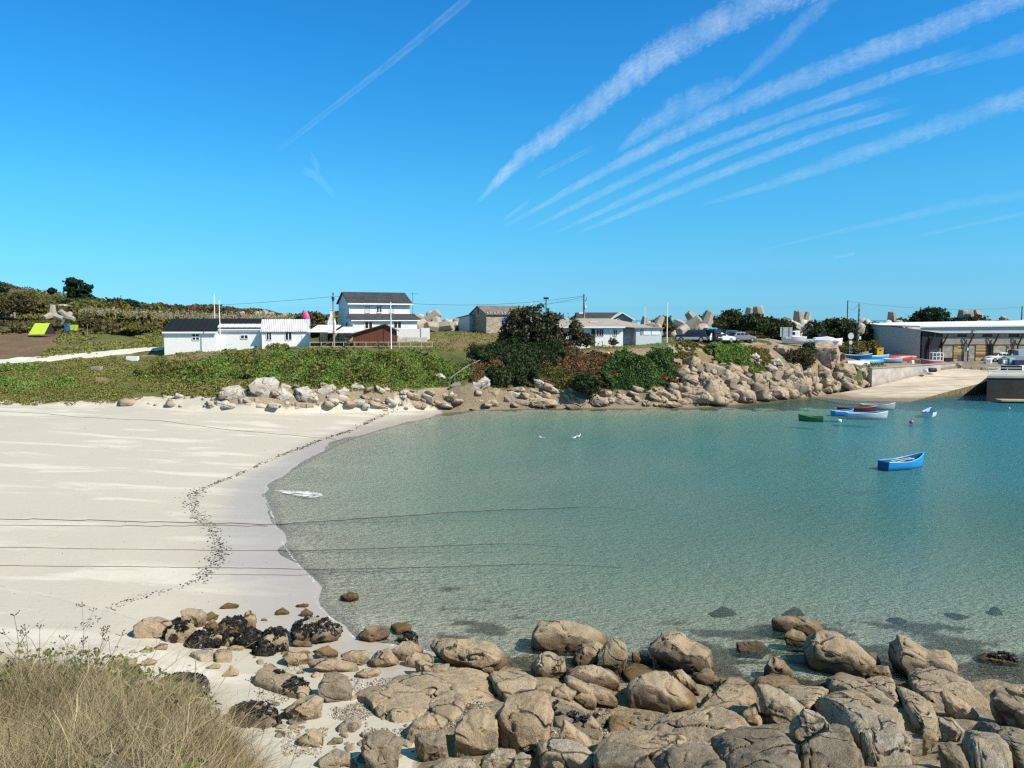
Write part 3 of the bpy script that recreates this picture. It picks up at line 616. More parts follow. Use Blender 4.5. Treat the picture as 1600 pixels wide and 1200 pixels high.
 (U, RC((1395,575),(1415,490),(1460,450),(1500,460),(1555,520),(1540,560),(1470,582)), 't', .9, 'pointed stone standing alone at the water edge', None),
 (U, RC((125,620),(180,600),(235,610),(230,660),(180,670),(130,645)), 't', .8, 'small stone behind the cracked pair', None),
 (U, RC((230,640),(290,605),(360,640),(330,700),(250,690)), 't', .8, 'small stone right behind the cracked pair', None),
 (U, RC((255,880),(285,800),(350,840),(450,910),(450,945),(340,960),(250,930)), 't', .7, 'triangular leaning slab right of the cracked pair', None),
 (U, RC((400,820),(440,780),(495,830),(480,860),(410,865)), 't', .8, 'small tan stone above the tidal pool corner', None),
 (L, RC((535,770),(580,735),(640,770),(635,810),(580,840),(540,820)), 'o', 0.35, 'reddish wet stone at the left rim of the tidal pool', None),
 (L, RC((220,750),(300,700),(450,730),(550,760),(480,800),(500,900),(350,850),(240,820)), 'g', 0.25, 'barnacle crusted rock left of the tidal pool', (.05,)),
 (L, RC((440,970),(560,890),(760,835),(850,840),(990,930),(900,1000),(700,1020),(460,1010)), 't', 0.368, 'long smooth slab below the tidal pool', None),
 (L, RC((760,830),(960,780),(1120,740),(1200,800),(1380,860),(1120,900),(1040,930),(900,880)), 't', 0.381, 'tan slab sloping up from the pool, split from its neighbour by a dark crack', None),
 (U, RC((1140,780),(1230,720),(1310,715),(1320,770),(1260,800),(1160,800)), 't', .8, 'low tan rock behind the white ridged crag', None),
 (U, RC((1290,770),(1340,715),(1380,780),(1380,820),(1290,820)), 't', .8, 'small dark tan rock at the foot of the white ridged crag', None),
 (L, RC((1000,770),(1080,730),(1200,600),(1360,580),(1360,690),(1200,720),(1100,760)), 't', 0.381, 'back edge of the outcrop right of the domed boulder', None),
 (L, RC((1110,920),(1260,860),(1400,870),(1540,920),(1600,1060),(1580,1130),(1230,1130),(1130,980)), 'g', 0.528, 'broad dark grey slab at the bottom of the outcrop', None),
 (U, RC((1370,860),(1430,835),(1485,890),(1440,895)), 'w', .8, 'small pale stone behind the dark grey slab', None),
 (L, RC((460,1040),(560,940),(640,945),(740,1000),(800,1097),(460,1100)), 'g', 0.507, 'dark grey peaked rock at the bottom centre edge', None),
 (L, RC((130,960),(200,935),(380,960),(470,1000),(440,1050),(300,1030),(160,1020)), 'w', 0.402, 'pale grey rock at the bottom left of the peaked rock', None),
 (U, RC((0,1010),(60,985),(110,1010),(70,1080),(0,1087)), 'w', .8, 'small pale stone under the left of the tallest block', None),
 (U, RC((200,1025),(350,1005),(400,1050),(300,1087),(210,1080)), 'w', .8, 'pale broken slab cut by the bottom edge', None),
 (L, RC((740,1010),(900,990),(1080,960),(1190,1067),(1200,1130),(810,1130)), 'g', 0.486, 'dark grey slab between the peaked rock and the broad slab', None),
 (L, RC((900,985),(1000,940),(1100,955),(1080,1010),(950,1030)), 't', 0.402, 'small tan slab above the dark grey slabs', None),
 (U, RE((205,245),(280,228),(380,228),(470,250),(505,310),(400,335),(290,330),(215,310)), 't', 1.1, 'flat topped block alone in deeper water at the right', None),
 (U, RE((275,330),(310,302),(370,310),(405,355),(380,395),(290,400)), 't', .9, 'smaller rounded rock in front of the flat topped block at the right', None),
 (U, RE((380,420),(400,370),(470,328),(560,332),(680,385),(760,440),(740,500),(690,565),(580,570),(460,565),(400,520)), 't', 1., 'huge round boulder with a shaded left face at the water edge', None),
 (U, RE((740,430),(780,430),(808,490),(760,500)), 't', .8, 'small knob stuck to the right of the huge round boulder', None),
 (U, RE((855,410),(905,345),(950,350),(1000,380),(1060,410),(1160,410),(1210,470),(1230,570),(1200,600),(1080,570),(950,560),(860,490)), 't', .9, 'jagged boulder with horn like knobs on top', None),
 (L, RE((1310,445),(1380,435),(1480,450),(1620,475),(1620,500),(1480,495),(1350,475)), 'o', 0.15, 'low brown reef just awash at the right', (.2,)),
 (L, RE((50,600),(200,570),(340,580),(360,605),(200,640),(60,630)), 't', 0.36, 'smooth top of the outcrop behind the white ridged crag', None),
 (L, RE((230,640),(480,590),(520,640),(430,720),(390,735),(300,690)), 't', 0.381, 'smooth slab right of the white ridged crag', None),
 (L, RE((500,590),(580,565),(700,580),(740,620),(900,720),(820,730),(650,660),(530,635)), 't', 0.402, 'long diagonal slab in front of the huge round boulder', None),
 (L, RE((430,720),(510,645),(640,660),(820,745),(900,740),(990,880),(960,920),(900,850),(720,780),(560,740)), 't', 0.402, 'widest sloping slab at the heart of the outcrop', None),
 (L, RE((690,570),(800,560),(870,600),(910,700),(900,720),(780,650),(700,600)), 't', 0.402, 'slab between the huge round boulder and the long finger slab', None),
 (U, RE((700,560),(740,500),(840,500),(870,570),(860,600),(770,590)), 't', .8, 'rock filling the gap between the round and the jagged boulder', None),
 (L, RE((870,600),(920,580),(1000,650),(1120,780),(1130,850),(1020,830),(940,740)), 't', 0.423, 'finger shaped slab between two dark clefts', None),
 (L, RE((950,580),(1080,570),(1200,600),(1300,640),(1420,700),(1410,740),(1340,780),(1200,700),(1100,680),(1000,640)), 't', 0.402, 'long slab under the jagged boulder running to the right', None),
 (U, RE((1130,670),(1170,645),(1230,680),(1345,750),(1300,825),(1240,815),(1180,770)), 't', .7, 'rounded nose of rock on the long right slab', None),
 (U, RE((1420,700),(1450,660),(1600,680),(1680,750),(1680,860),(1540,880),(1440,790)), 'g', .9, 'dark boulder at the right edge', None),
 (U, RE((1500,640),(1600,615),(1680,640),(1680,700),(1550,690)), 't', .8, 'tan boulder behind the dark one at the right edge', None),
 (U, RE((110,615),(160,612),(240,630),(330,680),(400,740),(310,835),(200,810),(140,760)), 'w', .8, 'white ridged crag standing over a dark cleft', None),
 (U, RE((40,760),(110,705),(150,790),(140,830),(50,820)), 't', .8, 'small rock left of the white ridged crag', None),
 (U, RE((290,880),(370,750),(480,780),(560,850),(500,930),(360,950),(320,930)), 'w', .8, 'grey knuckle of rock in front of the white ridged crag', None),
 (L, RE((410,745),(480,755),(560,840),(690,1000),(740,1100),(400,1120),(350,970),(500,930)), 'g', 0.57, 'long dark slab running to the bottom edge right of the knuckle', None),
 (L, RE((430,722),(550,728),(720,780),(900,860),(960,930),(1030,1067),(1040,1130),(820,1130),(700,930),(580,820)), 'w', 0.591, 'long whitish slab with a sharp left edge running to the bottom edge', None),
 (U, RE((1040,860),(1110,840),(1115,900),(1060,980),(1040,960)), 't', .8, 'small upright stone in the cleft right of the whitish slab', None),
 (U, RE((1120,800),(1200,790),(1265,850),(1230,920),(1160,930)), 'w', .8, 'pale knob between the clefts at the lower right', None),
 (L, RE((1255,830),(1340,835),(1420,900),(1530,1020),(1560,1110),(1360,1120),(1270,920)), 'w', 0.57, 'pale grey tongue of rock at the lower right corner', None),
 (L, RE((1310,820),(1400,765),(1450,830),(1540,870),(1640,900),(1680,1080),(1580,1080),(1420,900)), 'g', 0.486, 'dark slab in the lower right corner', None),
 (U, RE((1120,960),(1190,925),(1240,950),(1300,1067),(1300,1120),(1160,1120)), 'g', .8, 'shaded block low in the cleft at the lower right', None),
 (L, [(1150,1010),(1190,1003),(1205,1012),(1190,1024),(1155,1022)], 'o', .12, 'orange rock awash left of the pointed stone', None),
]
for i, (k, poly, m, a, lab, wd) in enumerate(near):
    wpx = np.ptp([q[0] for q in poly]); sub = 6 if wpx > 130 else 5 if wpx > 40 else 4
    res = rock_up(poly, m, a, sub=sub) if k == U else rock_flat(poly, m, a, sub=sub, zmin=-.05)
    mk('boulder' if k == U else 'rock_slab', res, m, lab, 'boulder' if k == U else 'rock slab', None, wd)
# submerged weedy rocks that darken the shallows
rs = random.Random(4)
sub_px = [(1130,960,50),(1240,962,44),(1395,972,50),(1490,962,60),(1560,955,40),(760,968,40),(545,985,16)]
_unused = [(640,955,26),(700,945,40),(760,965,50),(830,975,40),(725,985,35),(880,955,30),(930,960,40),(1130,960,60),(1180,1030,50),(1240,960,60),(1390,965,70),(1480,965,90),(1560,950,60),(1320,1000,50),(1100,1010,40),(1500,1010,60),(1060,985,40),(545,985,16),(1590,1040,60),(1230,1060,40),(985,1000,40)]
for i, (x, y, wv_) in enumerate(sub_px):
    pl = [(x+wv_*.5*math.cos(t)*rs.uniform(.7, 1.2), y+wv_*.14*math.sin(t)*rs.uniform(.7, 1.2)) for t in [k*math.pi/4 for k in range(8)]]
    base = Pz(x, y, -.35); q = [Pz(a, b, -.35) for a, b in pl]; c2, fr = radial([(v.x, v.y) for v in q][::-1])
    v, f = ico(4); th_ = np.arctan2(v[:, 1], v[:, 0]); r = fr(th_)*np.hypot(v[:, 0], v[:, 1])
    V = np.stack([c2[0]+r*np.cos(th_), c2[1]+r*np.sin(th_), -.66+v[:, 2]*rs.uniform(.35, .5)], -1); V = V+.16*np.stack([fbm(V*1.3+3, 3), fbm(V*1.3+9, 3), fbm(V*1.6+5, 3)], -1)
    mk('submerged_rock', (finish_rock(V, f, '', 'o', 1.2, 4, i*2.2), f, 1.2), 'd', 'weedy brown rock seen through the shallow water off the near boulders', 'rock', 'rocks under the shallow water')
# small loose stones between the near boulders, all alike
def scatter_stones(n, region, smin, smax, mats, label, group, seed, up=.62, D0=0, D1=60, name='stone'):
    rng = random.Random(seed); xs_ = [p[0] for p in region]; ys2 = [p[1] for p in region]; out = 0; protos = {}
    while out < n:
        x, y = rng.uniform(min(xs_), max(xs_)), rng.uniform(min(ys2), max(ys2))
        if not bool(inpoly(np.array([x]), np.array([y]), region)[0]): continue
        b = hit(x, y, 0, -9, True)
        if b.y < D0 or b.y > D1: continue
        key = (rng.randrange(7), rng.choice(mats)); 
        if key not in protos:
            v, f = ico(3); rg = np.random.RandomState(seed*10+len(protos)); v = v.copy()
            if D0 >= 50: v = np.sign(v)*np.abs(v)**.35; v /= np.abs(v).max(); v *= np.array([.95, .9, .85])
            for _ in range(9 if D0 < 50 else 5):
                w_ = rg.normal(size=3); w_ /= np.linalg.norm(w_); dd = v@w_-((.55 if D0 < 50 else .75)+.3*rg.rand()); v = v-np.maximum(dd, 0)[:, None]*w_
            v = v*np.array([1, .75, up])*1.15; v = v+(.06 if D0 < 50 else .09)*fbm(v*3+len(protos), 3)[:, None]*v
            me_o = np_mesh(name, v, f, RM[key[1]], None, D0 < 50, 3); protos[key] = me_o; o = me_o
        else: o = protos[key].copy(); C.objects.link(o)
        s = smin*(smax/smin)**(rng.random()**1.6); o.scale = (s*rng.uniform(.8, 1.4), s*rng.uniform(.8, 1.3), s*rng.uniform(.7, 1.2))
        o.rotation_euler = (rng.uniform(-.3, .3), rng.uniform(-.3, .3), rng.uniform(0, 6.28)) if D0 < 50 else (.25+rng.uniform(-.22, .22), .3+rng.uniform(-.25, .25), .35+rng.choice((0, 1.57))+rng.uniform(-.35, .35)); o.location = (b.x, b.y, b.z+s*up*(.28 if D0 < 50 else .12)); out += 1
        tag(o, label, 'stone', group)
scatter_stones(130, [(400,1000),(560,1060),(640,1080),(900,1100),(930,1190),(700,1190),(560,1200),(440,1190),(430,1120),(380,1050)], .05, .22, 'tgw', 'small loose stone among the near boulders and shelly gravel', 'loose stones between the near boulders', 5)
scatter_stones(45, [(150,970),(470,960),(480,1060),(330,1060),(200,1030)], .03, .12, 'tg', 'small loose stone on the sand near the left boulder row', 'loose stones on the near sand', 6)
scatter_stones(60, [(880,1080),(1180,1090),(1200,1190),(940,1190)], .06, .2, 'tgw', 'small stone lodged in the clefts of the outcrop', 'stones in the outcrop clefts', 7)
# shelly gravel
rng = np.random.RandomState(3); cc = []
for (x0, x1, y0, y1, n) in [(520,760,1060,1140,9000),(440,640,1090,1180,5000),(860,950,1090,1150,3000),(400,480,1040,1100,1500)]:
    k = 0
    px_ = rng.uniform(x0, x1, n); py_ = rng.uniform(y0, y1, n)
    r = np.array([raydir(a, b) for a, b in zip(px_, py_)]); t = (.9-CAMZ)/r[:, 2]
    X = r[:, 0]*t; Y = t
    for _ in range(3):
        zt = H(X, Y); t = (zt-CAMZ)/r[:, 2]; X = r[:, 0]*t; Y = t
    keep = fb2(X, Y, 1.2, 3, 8.) > .05
    cc.append(np.stack([X, Y, H(X, Y)+.012], -1)[keep])
cc = np.concatenate(cc)
gm = leafmat('shell_gravel', [(.62,.58,.5),(.12,.10,.08),(.45,.38,.3),(.2,.17,.13)], 2., 0.0, .8)
tag(leaf_quads('shell_gravel', cc, .02+.05*rng.rand(len(cc))**2, gm, None, 3, None, 1, 1.2), kind='stuff')
# ------------------------------------------------------------ building materials
WHITE = mat('white_render', (.88,.87,.84), (.82,.81,.78), .6, .7, .004, 30)
WHITE2 = mat('white_paint', (.88,.87,.85), (.84,.83,.81), .6, .5)
GREYW = mat('grey_render', (.62,.56,.49), (.55,.50,.44), .8, .8, .004, 20)
CONCM = mat('concrete', (.42,.40,.36), (.30,.28,.25), .5, .9, .02, 6)
CONCP = mat('pale_concrete', (.40,.35,.285), (.27,.235,.19), .6, .9, .03, 4)
DARKR = mat('dark_metal_roof', (.018,.021,.027), (.013,.016,.02), 1.5, .5, spec=.15)
GLASS = mat('window_glass', (.02,.025,.035), (.03,.03,.045), 1, .08, spec=.6)
WOODB = mat('brown_boards', (.17,.06,.03), (.12,.042,.022), 1, .65)
RUST = mat('rusty_steel', (.07,.035,.022), (.04,.022,.018), 1, .7)
GALV = mat('galvanised_steel', (.45,.46,.47), (.36,.37,.38), 2, .4, metal=.6)
DARK = mat('dark_grey', (.03,.03,.033), (.02,.02,.022), 2, .6)
GREYP = mat('grey_paint', (.33,.34,.35), (.27,.28,.29), 2, .5)
POLEC = mat('pole_concrete', (.36,.31,.25), (.26,.22,.18), 2, .85)
WIREM = mat('wire_black', (.03,.032,.03), None, 2, .6)
def slatemat(name, a, b, c, vs=3.0):
    g = G(name); p = g.pos(); br = g.n('TexVoronoi', feature='F1', i_Vector=g.scl(p, (1, 1.4, 1.8)), i_Scale=vs)
    f = g.ramp(g.n('SeparateColor', i0=br.outputs['Color']).outputs[0], 0, 1); col = g.mix(f, c4(a), c4(b)); col = g.mix(g.ramp(g.noise(p, .8, 5), .5, .7, 0, .5), col, c4(c))
    return g.done(g.pbr(col, .8, g.bump(br.outputs['Distance'], 1.0, .03), .25))
SLATE = slatemat('slate_tiles', (.035,.037,.043), (.06,.063,.07), (.085,.08,.065))
OLDTILE = slatemat('old_roof_tiles', (.20,.175,.15), (.13,.11,.10), (.28,.24,.2), 2.5)
FIBRE = slatemat('fibre_cement', (.34,.31,.27), (.30,.27,.24), (.40,.35,.29), 1.2)
STONEW = slatemat('rubble_masonry', (.42,.35,.27), (.25,.20,.15), (.48,.42,.34), 3.2)
g = G('stone_cladding'); p = g.pos(); v = g.n('TexVoronoi', feature='F1', i_Vector=g.scl(p, (1, 1, 1.6)), i_Scale=1.5)
f = g.n('SeparateColor', i0=v.outputs['Color']).outputs[1]
STONEC = g.done(g.pbr(g.mix(f, (.48,.42,.28,1), (.24,.25,.22,1)), .85))
g = G('timber_slats'); p = g.pos(); z = g.n('SeparateXYZ', i0=p).outputs[2]; k = g.math('FLOOR', g.math('MULTIPLY', z, 4.2)); cmb = g.n('CombineXYZ', i0=g.math('FLOOR', g.math('MULTIPLY', g.n('SeparateXYZ', i0=p).outputs[0], .35)), i1=0., i2=k).outputs[0]
r = g.n('TexWhiteNoise', i_Vector=cmb).outputs['Value']
SLATS = g.done(g.pbr(g.mix(g.ramp(r, .3, .8), (.13,.10,.075,1), (.58,.36,.13,1)), .7))
# ------------------------------------------------------------ frames placed by two base corners
class Frame:
    def __init__(s, name, label, cat, pl, pr, base=None, group=None):
        A = P(*pl); B = P(*pr); s.z = min(A.z, B.z) if base is None else base
        s.A = Vector((A.x, A.y, s.z)); d = B-A; d.z = 0; s.W = d.length; s.ang = math.atan2(d.y, d.x)
        s.ex = d.normalized(); s.ey = Vector((-s.ex.y, s.ex.x, 0))
        s.o = empty(name, s.A, s.ang, label, cat, group)
    def loc(s, px, py, dep=0.0):
        r = Vector(raydir(px, py)); o = Vector((0, 0, CAMZ))-s.A
        t = (dep-o.dot(s.ey))/r.dot(s.ey); q = o+r*t; return q.dot(s.ex), q.z
    def win(s, x0, y0, x1, y1, dep=0., name='window', frame=WHITE2, panes=2, glass=None, fw=.06, rows=1, lab=None):
        a, zt = s.loc(x0, y0, dep); b, zb = s.loc(x1, y1, dep)
        o = MB().box(a+.02, b-.02, dep-.03, dep+.05, zb+.02, zt-.02).build(name, glass or GLASS, s.o)
        if lab: o['label'] = lab
        m = MB()
        m.box(a-fw*.3, b+fw*.3, dep-.07, dep, zb-fw, zb); m.box(a-fw*.3, b+fw*.3, dep-.07, dep, zt, zt+fw); m.box(a-fw, a, dep-.06, dep, zb, zt); m.box(b, b+fw, dep-.06, dep, zb, zt)
        for k in range(1, panes): x = a+(b-a)*k/panes; m.box(x-fw*.6, x+fw*.6, dep-.055, dep-.0305, zb, zt)
        for k in range(1, rows): z = zb+(zt-zb)*k/rows; m.box(a, b, dep-.052, dep-.0302, z-fw*.6, z+fw*.6)
        m.build('window_frame', frame, o); return o
    def part(s, mb, name, m, **kw): return mb.build(name, m, s.o, **kw)
def gable_roof(W, dep, eave, ridge, t=.1, ox=.25, oy=.3, x0=0, y0=0, ribs=0, ridgecap=None, split=.5):
    m = MB(); yr = y0+dep*split
    sl = (ridge-eave)/(dep*split); sl2 = (ridge-eave)/(dep*(1-split))
    m.prism([(y0-oy, eave-oy*sl+.03), (yr, ridge+.03), (yr, ridge+t+.03), (y0-oy, eave-oy*sl+t+.03)], 'x', x0-ox, x0+W+ox)
    m.prism([(yr+.001, ridge+.03), (y0+dep+oy, eave-oy*sl2+.03), (y0+dep+oy, eave-oy*sl2+t+.03), (yr+.001, ridge+t+.03)], 'x', x0-ox, x0+W+ox)
    for k in range(ribs):
        x = x0-ox+(W+2*ox)*(k+.5)/ribs
        m.prism([(y0-oy, eave-oy*sl+.03+t), (yr, ridge+.03+t), (yr, ridge+t+.10), (y0-oy, eave-oy*sl+t+.10)], 'x', x-.025, x+.025)
    return m
def gable_body(W, dep, eave, ridge, x0=0, y0=0, split=.5, base=-1.5):
    return MB().prism([(y0, base), (y0+dep, base), (y0+dep, eave), (y0+dep*split, ridge), (y0, eave)], 'x', x0, x0+W)
# --- A long white beach building with dark seam roof
f = Frame('beach_building', 'long low white building with black standing seam roof beside the concrete lane', 'building', (257,552,105.5), (408,546,107))
wA, _ = f.loc(338, 530); ea = f.loc(300, 518)[1]; eb = f.loc(370, 510, .9)[1]; rg = f.loc(300, 499.5, 4)[1]
f.part(gable_body(wA, 8, ea, rg), 'wall', WHITE); f.part(MB().prism([(.9, -1.5), (8, -1.5), (8, ea), (4, rg-.05), (.9, eb)], 'x', wA, f.W), 'wall', WHITE)
rf = f.part(gable_roof(wA, 8, ea, rg, .12, .12, .25, ribs=9), 'roof', DARKR)
m = MB(); s2 = (rg-ea)/4; m.prism([(.7, ea+.72*s2+.04), (4, rg+.04), (4, rg+.17), (.7, ea+.72*s2+.17)], 'x', wA+.13, f.W+.1)
for k in range(8):
    x = wA+.6+k*(f.W-wA)/8; m.prism([(.7, ea+.72*s2+.17), (4, rg+.17), (4, rg+.23), (.7, ea+.72*s2+.23)], 'x', x-.025, x+.025)
f.part(m, 'roof', DARKR)
f.part(MB().box(-.14, wA+.1, -.33, -.252, ea-.25, ea-.02), 'gutter', WHITE2); f.part(MB().box(wA+.12, f.W+.1, .58, .68, ea+.75*s2-.16, ea+.75*s2+.03), 'gutter', WHITE2)
f.win(300.5, 522, 311, 531, panes=2, rows=2, fw=.09); f.win(376.5, 524, 387, 529, .9, panes=2, fw=.08)
# --- B white annex with corrugated roof
f = Frame('white_cottage', 'small white cottage with pale corrugated roof and two windows behind a green shrub', 'building', (409,546.5,107), (484,545,108.5))
e = f.loc(440, 517.5)[1]; r_ = f.loc(440, 500, 3.2)[1]
f.part(gable_body(f.W-.05, 6.4, e, r_, .05), 'wall', WHITE)
g = G('corrugated_sheet'); p = g.n('TexCoord').outputs['Object']; wv_ = g.n('TexWave', bands_direction='X', i_Vector=p, i_Scale=1.3).outputs[0]
CORR = g.done(g.pbr(g.mix(g.ramp(g.noise(g.pos(), .7, 5), .4, .6), (.66,.67,.68,1), (.56,.57,.58,1)), .5, g.bump(wv_, 1., .06), .4))
f.part(gable_roof(f.W, 6.4, e, r_, .08, .1, .25), 'roof', CORR)
f.win(416.5, 520, 424, 531, panes=2, fw=.08); f.win(446, 519, 455.5, 531, panes=2, fw=.08); f.part(MB().box(f.W*.84, f.W*.95, -.06, -.001, e-2.6, e-.5), 'shutter', WHITE2)
# --- C open terrace with canopies and brown shed
f = Frame('covered_terrace', 'shady open terrace under flat white canopies left of the brown shed', 'shelter', (485,545,108), (551,545,108))
e = f.loc(510, 518)[1]
f.part(MB().box(0, f.W, 5, 5.15, -1, e-.3), 'back_wall', GREYW); f.part(MB().box(0, f.W, .1, 5, -1, .05), 'floor', CONCM)
m = MB(); m.prism([(-1.0, e-.1), (5.2, e+.75), (5.2, e+.87), (-1.0, e+.02)], 'x', -.15, f.loc(520, 518)[0]); f.part(m, 'canopy', WHITE2)
m = MB(); m.prism([(-.7, e-.18), (5.2, e+.5), (5.2, e+.6), (-.7, e-.08)], 'x', f.loc(524, 518)[0], f.W+.1); f.part(m, 'canopy', WHITE2)
for px_ in (499, 528, 539): a = f.loc(px_, 530, .1)[0]; f.part(MB().box(a-.06, a+.06, .1, .22, 0, e-.02), 'post', GREYP if px_ == 539 else DARK)
a = f.loc(512, 530, 4.9)[0]; f.part(MB().box(a, a+.9, 4.9, 4.98, .05, 2.0), 'door', DARK); f.part(MB().box(1, 2.0, 3.4, 4.2, .75, .8).box(1.05, 1.1, 3.45, 3.5, 0, .75).box(1.9, 1.95, 4.1, 4.15, 0, .75), 'table', WOODB)
f = Frame('brown_shed', 'reddish brown boarded shed with a low gable facing the beach', 'shed', (551.5,547,106), (620.5,545,107))
xr, zr = f.loc(603, 507.5); e1 = f.loc(551, 523)[1]; e2 = f.loc(621, 516.5)[1]
f.part(MB().prism([(0, -1), (f.W, -1), (f.W, e2), (xr, zr), (0, e1)], 'y', 0, 6), 'wall', WOODB)
m = MB()
for k in range(17): 
    x = f.W*(k+.5)/17; zt = (e1+(zr-e1)*x/xr if x < xr else zr+(e2-zr)*(x-xr)/(f.W-xr)); m.box(x-.02, x+.02, -.02, .001, 0, zt-.08)
f.part(m, 'batten', WOODB); a = f.loc(599.5, 530)[0]; f.part(MB().box(a-.05, a+.05, -.03, .002, 0, zr-.2), 'door_jamb', DARK)
m = MB(); s1 = (zr-e1)/xr; s2 = (zr-e2)/(f.W-xr)
m.prism([(-.5, e1-.5*s1+.02), (xr, zr+.02), (xr, zr+.14), (-.5, e1-.5*s1+.14)], 'y', -.35, 6.3); m.prism([(xr+.001, zr+.02), (f.W+.3, e2-.3*s2+.02), (f.W+.3, e2-.3*s2+.14), (xr+.001, zr+.14)], 'y', -.35, 6.3)
f.part(m, 'roof', RUST)
# --- D two storey house
f = Frame('two_storey_house', 'two storey white house with slate roof and a lean-to ground floor', 'house', (546,527,121), (641,525.5,125))
zg = 0; xL = 0; xR = f.W
e = f.loc(600, 473)[1]; rdg = f.loc(600, 458.5, 3.6)[1]
f.part(gable_body(f.loc(640.5, 480)[0], 7.4, e, rdg, 0, 0), 'wall', WHITE)
f.part(gable_roof(f.loc(640.5, 480)[0], 7.4, e, rdg, .14, .3, .45), 'roof', SLATE)
f.part(MB().box(-.3, f.loc(641, 480)[0]+.3, -.55, -.46, e-.32, e-.12), 'gutter', WHITE2); f.part(MB().cyl((.05, -.06, 2.9), 'z', .05, e-3, 8), 'downpipe', WHITE2)
# lean-to
l0 = f.loc(551, 500, -2.6)[0]; l1 = f.loc(652, 500, -2.6)[0]; ze = f.loc(600, 500.0, -2.6)[1]; zt = f.loc(600, 491.5, 0)[1]
f.part(MB().prism([(-2.6, -1), (-.003, -1), (-.003, zt-.06), (-2.6, ze)], 'x', l0, l1), 'extension_wall', WHITE)
f.part(MB().prism([(-2.95, ze-.1), (-.004, zt), (-.004, zt+.13), (-2.95, ze+.03)], 'x', l0-.3, l1+.35), 'extension_roof', SLATE)
f.part(MB().box(l0-.3, l1+.3, -3.04, -2.953, ze-.16, ze-.02), 'gutter', WHITE2); f.part(MB().cyl((l0+.05, -2.67, 0), 'z', .05, ze-.1, 8), 'downpipe', WHITE2)
f.win(570.5, 503, 581.5, 513, -2.6, panes=2, fw=.1); f.win(615.5, 503, 626.5, 512.5, -2.6, panes=2, fw=.1)
f.win(588.5, 478.5, 596, 488, 0, panes=2, fw=.1)
SHUT = mat('grey_shutter', (.62,.62,.6), None, 1, .6)
f.win(570, 477.5, 578, 488.5, 0, 'shuttered_window', WHITE2, 1, SHUT); f.win(608, 477.5, 615.5, 488.5, 0, 'shuttered_window', WHITE2, 1, SHUT)
a = MB(); a.cyl((f.loc(645, 480, 2)[0], 2, 2.5), 'z', .03, f.loc(645, 457, 2)[1]-2.5, 6); zt_ = f.loc(645, 459, 2)[1]; xa = f.loc(645, 480, 2)[0]
a.tube([(xa-.5, 2, zt_), (xa+1.0, 2, zt_)], .02, 4)
for k in range(6): a.tube([(xa-.5+k*.28, 1.7, zt_), (xa-.5+k*.28, 2.3, zt_)], .012, 4)
f.part(a, 'antenna', DARK); 
f.part(MB().box(-.08, .0, 1.2, 1.9, 1.2, 2.3), 'window', GLASS); f.part(MB().tube([(-.25, .8, 2.9), (-.02, .8, 3.0)], .08, 6), 'wall_lamp', DARK)
# chimney barbecue and garden wall beside it
f2 = Frame('garden_chimney', 'white stepped garden chimney left of the two storey house', 'chimney', (512,515,117), (523,515,117))
W = f2.W; f2.part(MB().box(0, W, 0, .9, -1.5, 1.1).prism([(0, 1.1), (W, 1.1), (W*.68, 2.0), (W*.32, 2.0)], 'y', .05, .85), 'hearth', WHITE); f2.part(MB().box(W*.33, W*.67, .25, .65, 2.0, 2.9).box(W*.25, W*.75, .18, .72, 2.9, 2.98), 'flue', WHITE)
f2 = Frame('garden_wall', 'long white wall in front of the two storey house', 'wall', (520,523,116), (671,527,117))
zt = f2.loc(600, 517)[1]; f2.part(MB().box(0, f2.W*.6, 0, .25, -2, zt), 'wall', WHITE); a = f2.loc(622, 520)[0]
f2.part(MB().box(a, f2.W, -.1, .2, -2, f2.loc(640, 514)[1]), 'wall', WHITE); f2.part(MB().box(f2.loc(658, 520)[0], f2.W+.05, -.2, .26, -2, f2.loc(665, 512.5)[1]), 'pillar', WHITE)
f2 = Frame('stone_retaining_wall', 'whitewashed rough stone wall below the garden wall', 'wall', (621,541,112), (668,541,113)); zt = f2.loc(640, 527)[1]
f2.part(MB().box(0, f2.W, 0, .5, -1, zt), 'wall', slatemat('whitewashed_stone', (.62,.58,.52), (.46,.42,.38), (.3,.27,.24), 2.2))
# --- E pink boat standing on end behind the cottage
o = empty('pink_boat', P(482, 511, 113), 0, 'bright pink rowing boat stood on end behind the white cottage', 'boat')
rg_ = []
for k in range(10):
    t = k/9; wv_ = .62*math.sin(math.pi*(.10+.82*t))**.55*(.55+.45*t); rg_.append([(wv_*math.cos(a)-.45*t, .35*math.sin(a)*(wv_/.6), .1+t*2.1) for a in [j*2*math.pi/12 for j in range(12)]])
MB().loft(rg_).build('hull', mat('pink_paint', (.75,.10,.33), (.65,.08,.28), 1, .35), o, True)
# --- F stone house with white lean-to
f = Frame('stone_barn', 'rubble stone barn with tiled gable roof and blue door beside the fig tree', 'barn', (760,519,127.5), (838,518,131.8))
e = f.loc(790, 491)[1]; rdg = f.loc(790, 479, 3)[1]
dp = 6.2
f.part(gable_body(f.W, dp, e, rdg), 'wall', STONEW); f.part(gable_roof(f.W, dp, e, rdg, .1, .2, .3), 'roof', OLDTILE)
m = MB()
for k in range(14): x = k*f.W/14; m.box(x, x+.25, -.2+.3*(k % 2), .15+.3*(k % 2), e+.1+.12*(k % 2), e+.3+.12*(k % 2))
f.part(m, 'roof_stone', mat('pale_stone', (.5,.45,.38), (.4,.36,.3), 3, .9))['kind'] = 'stuff'; 
BLUE = mat('blue_paint', (.02,.16,.62), (.018,.13,.5), 1, .5)
x0, zt = f.loc(785, 496.5); x1, zb = f.loc(795, 518)
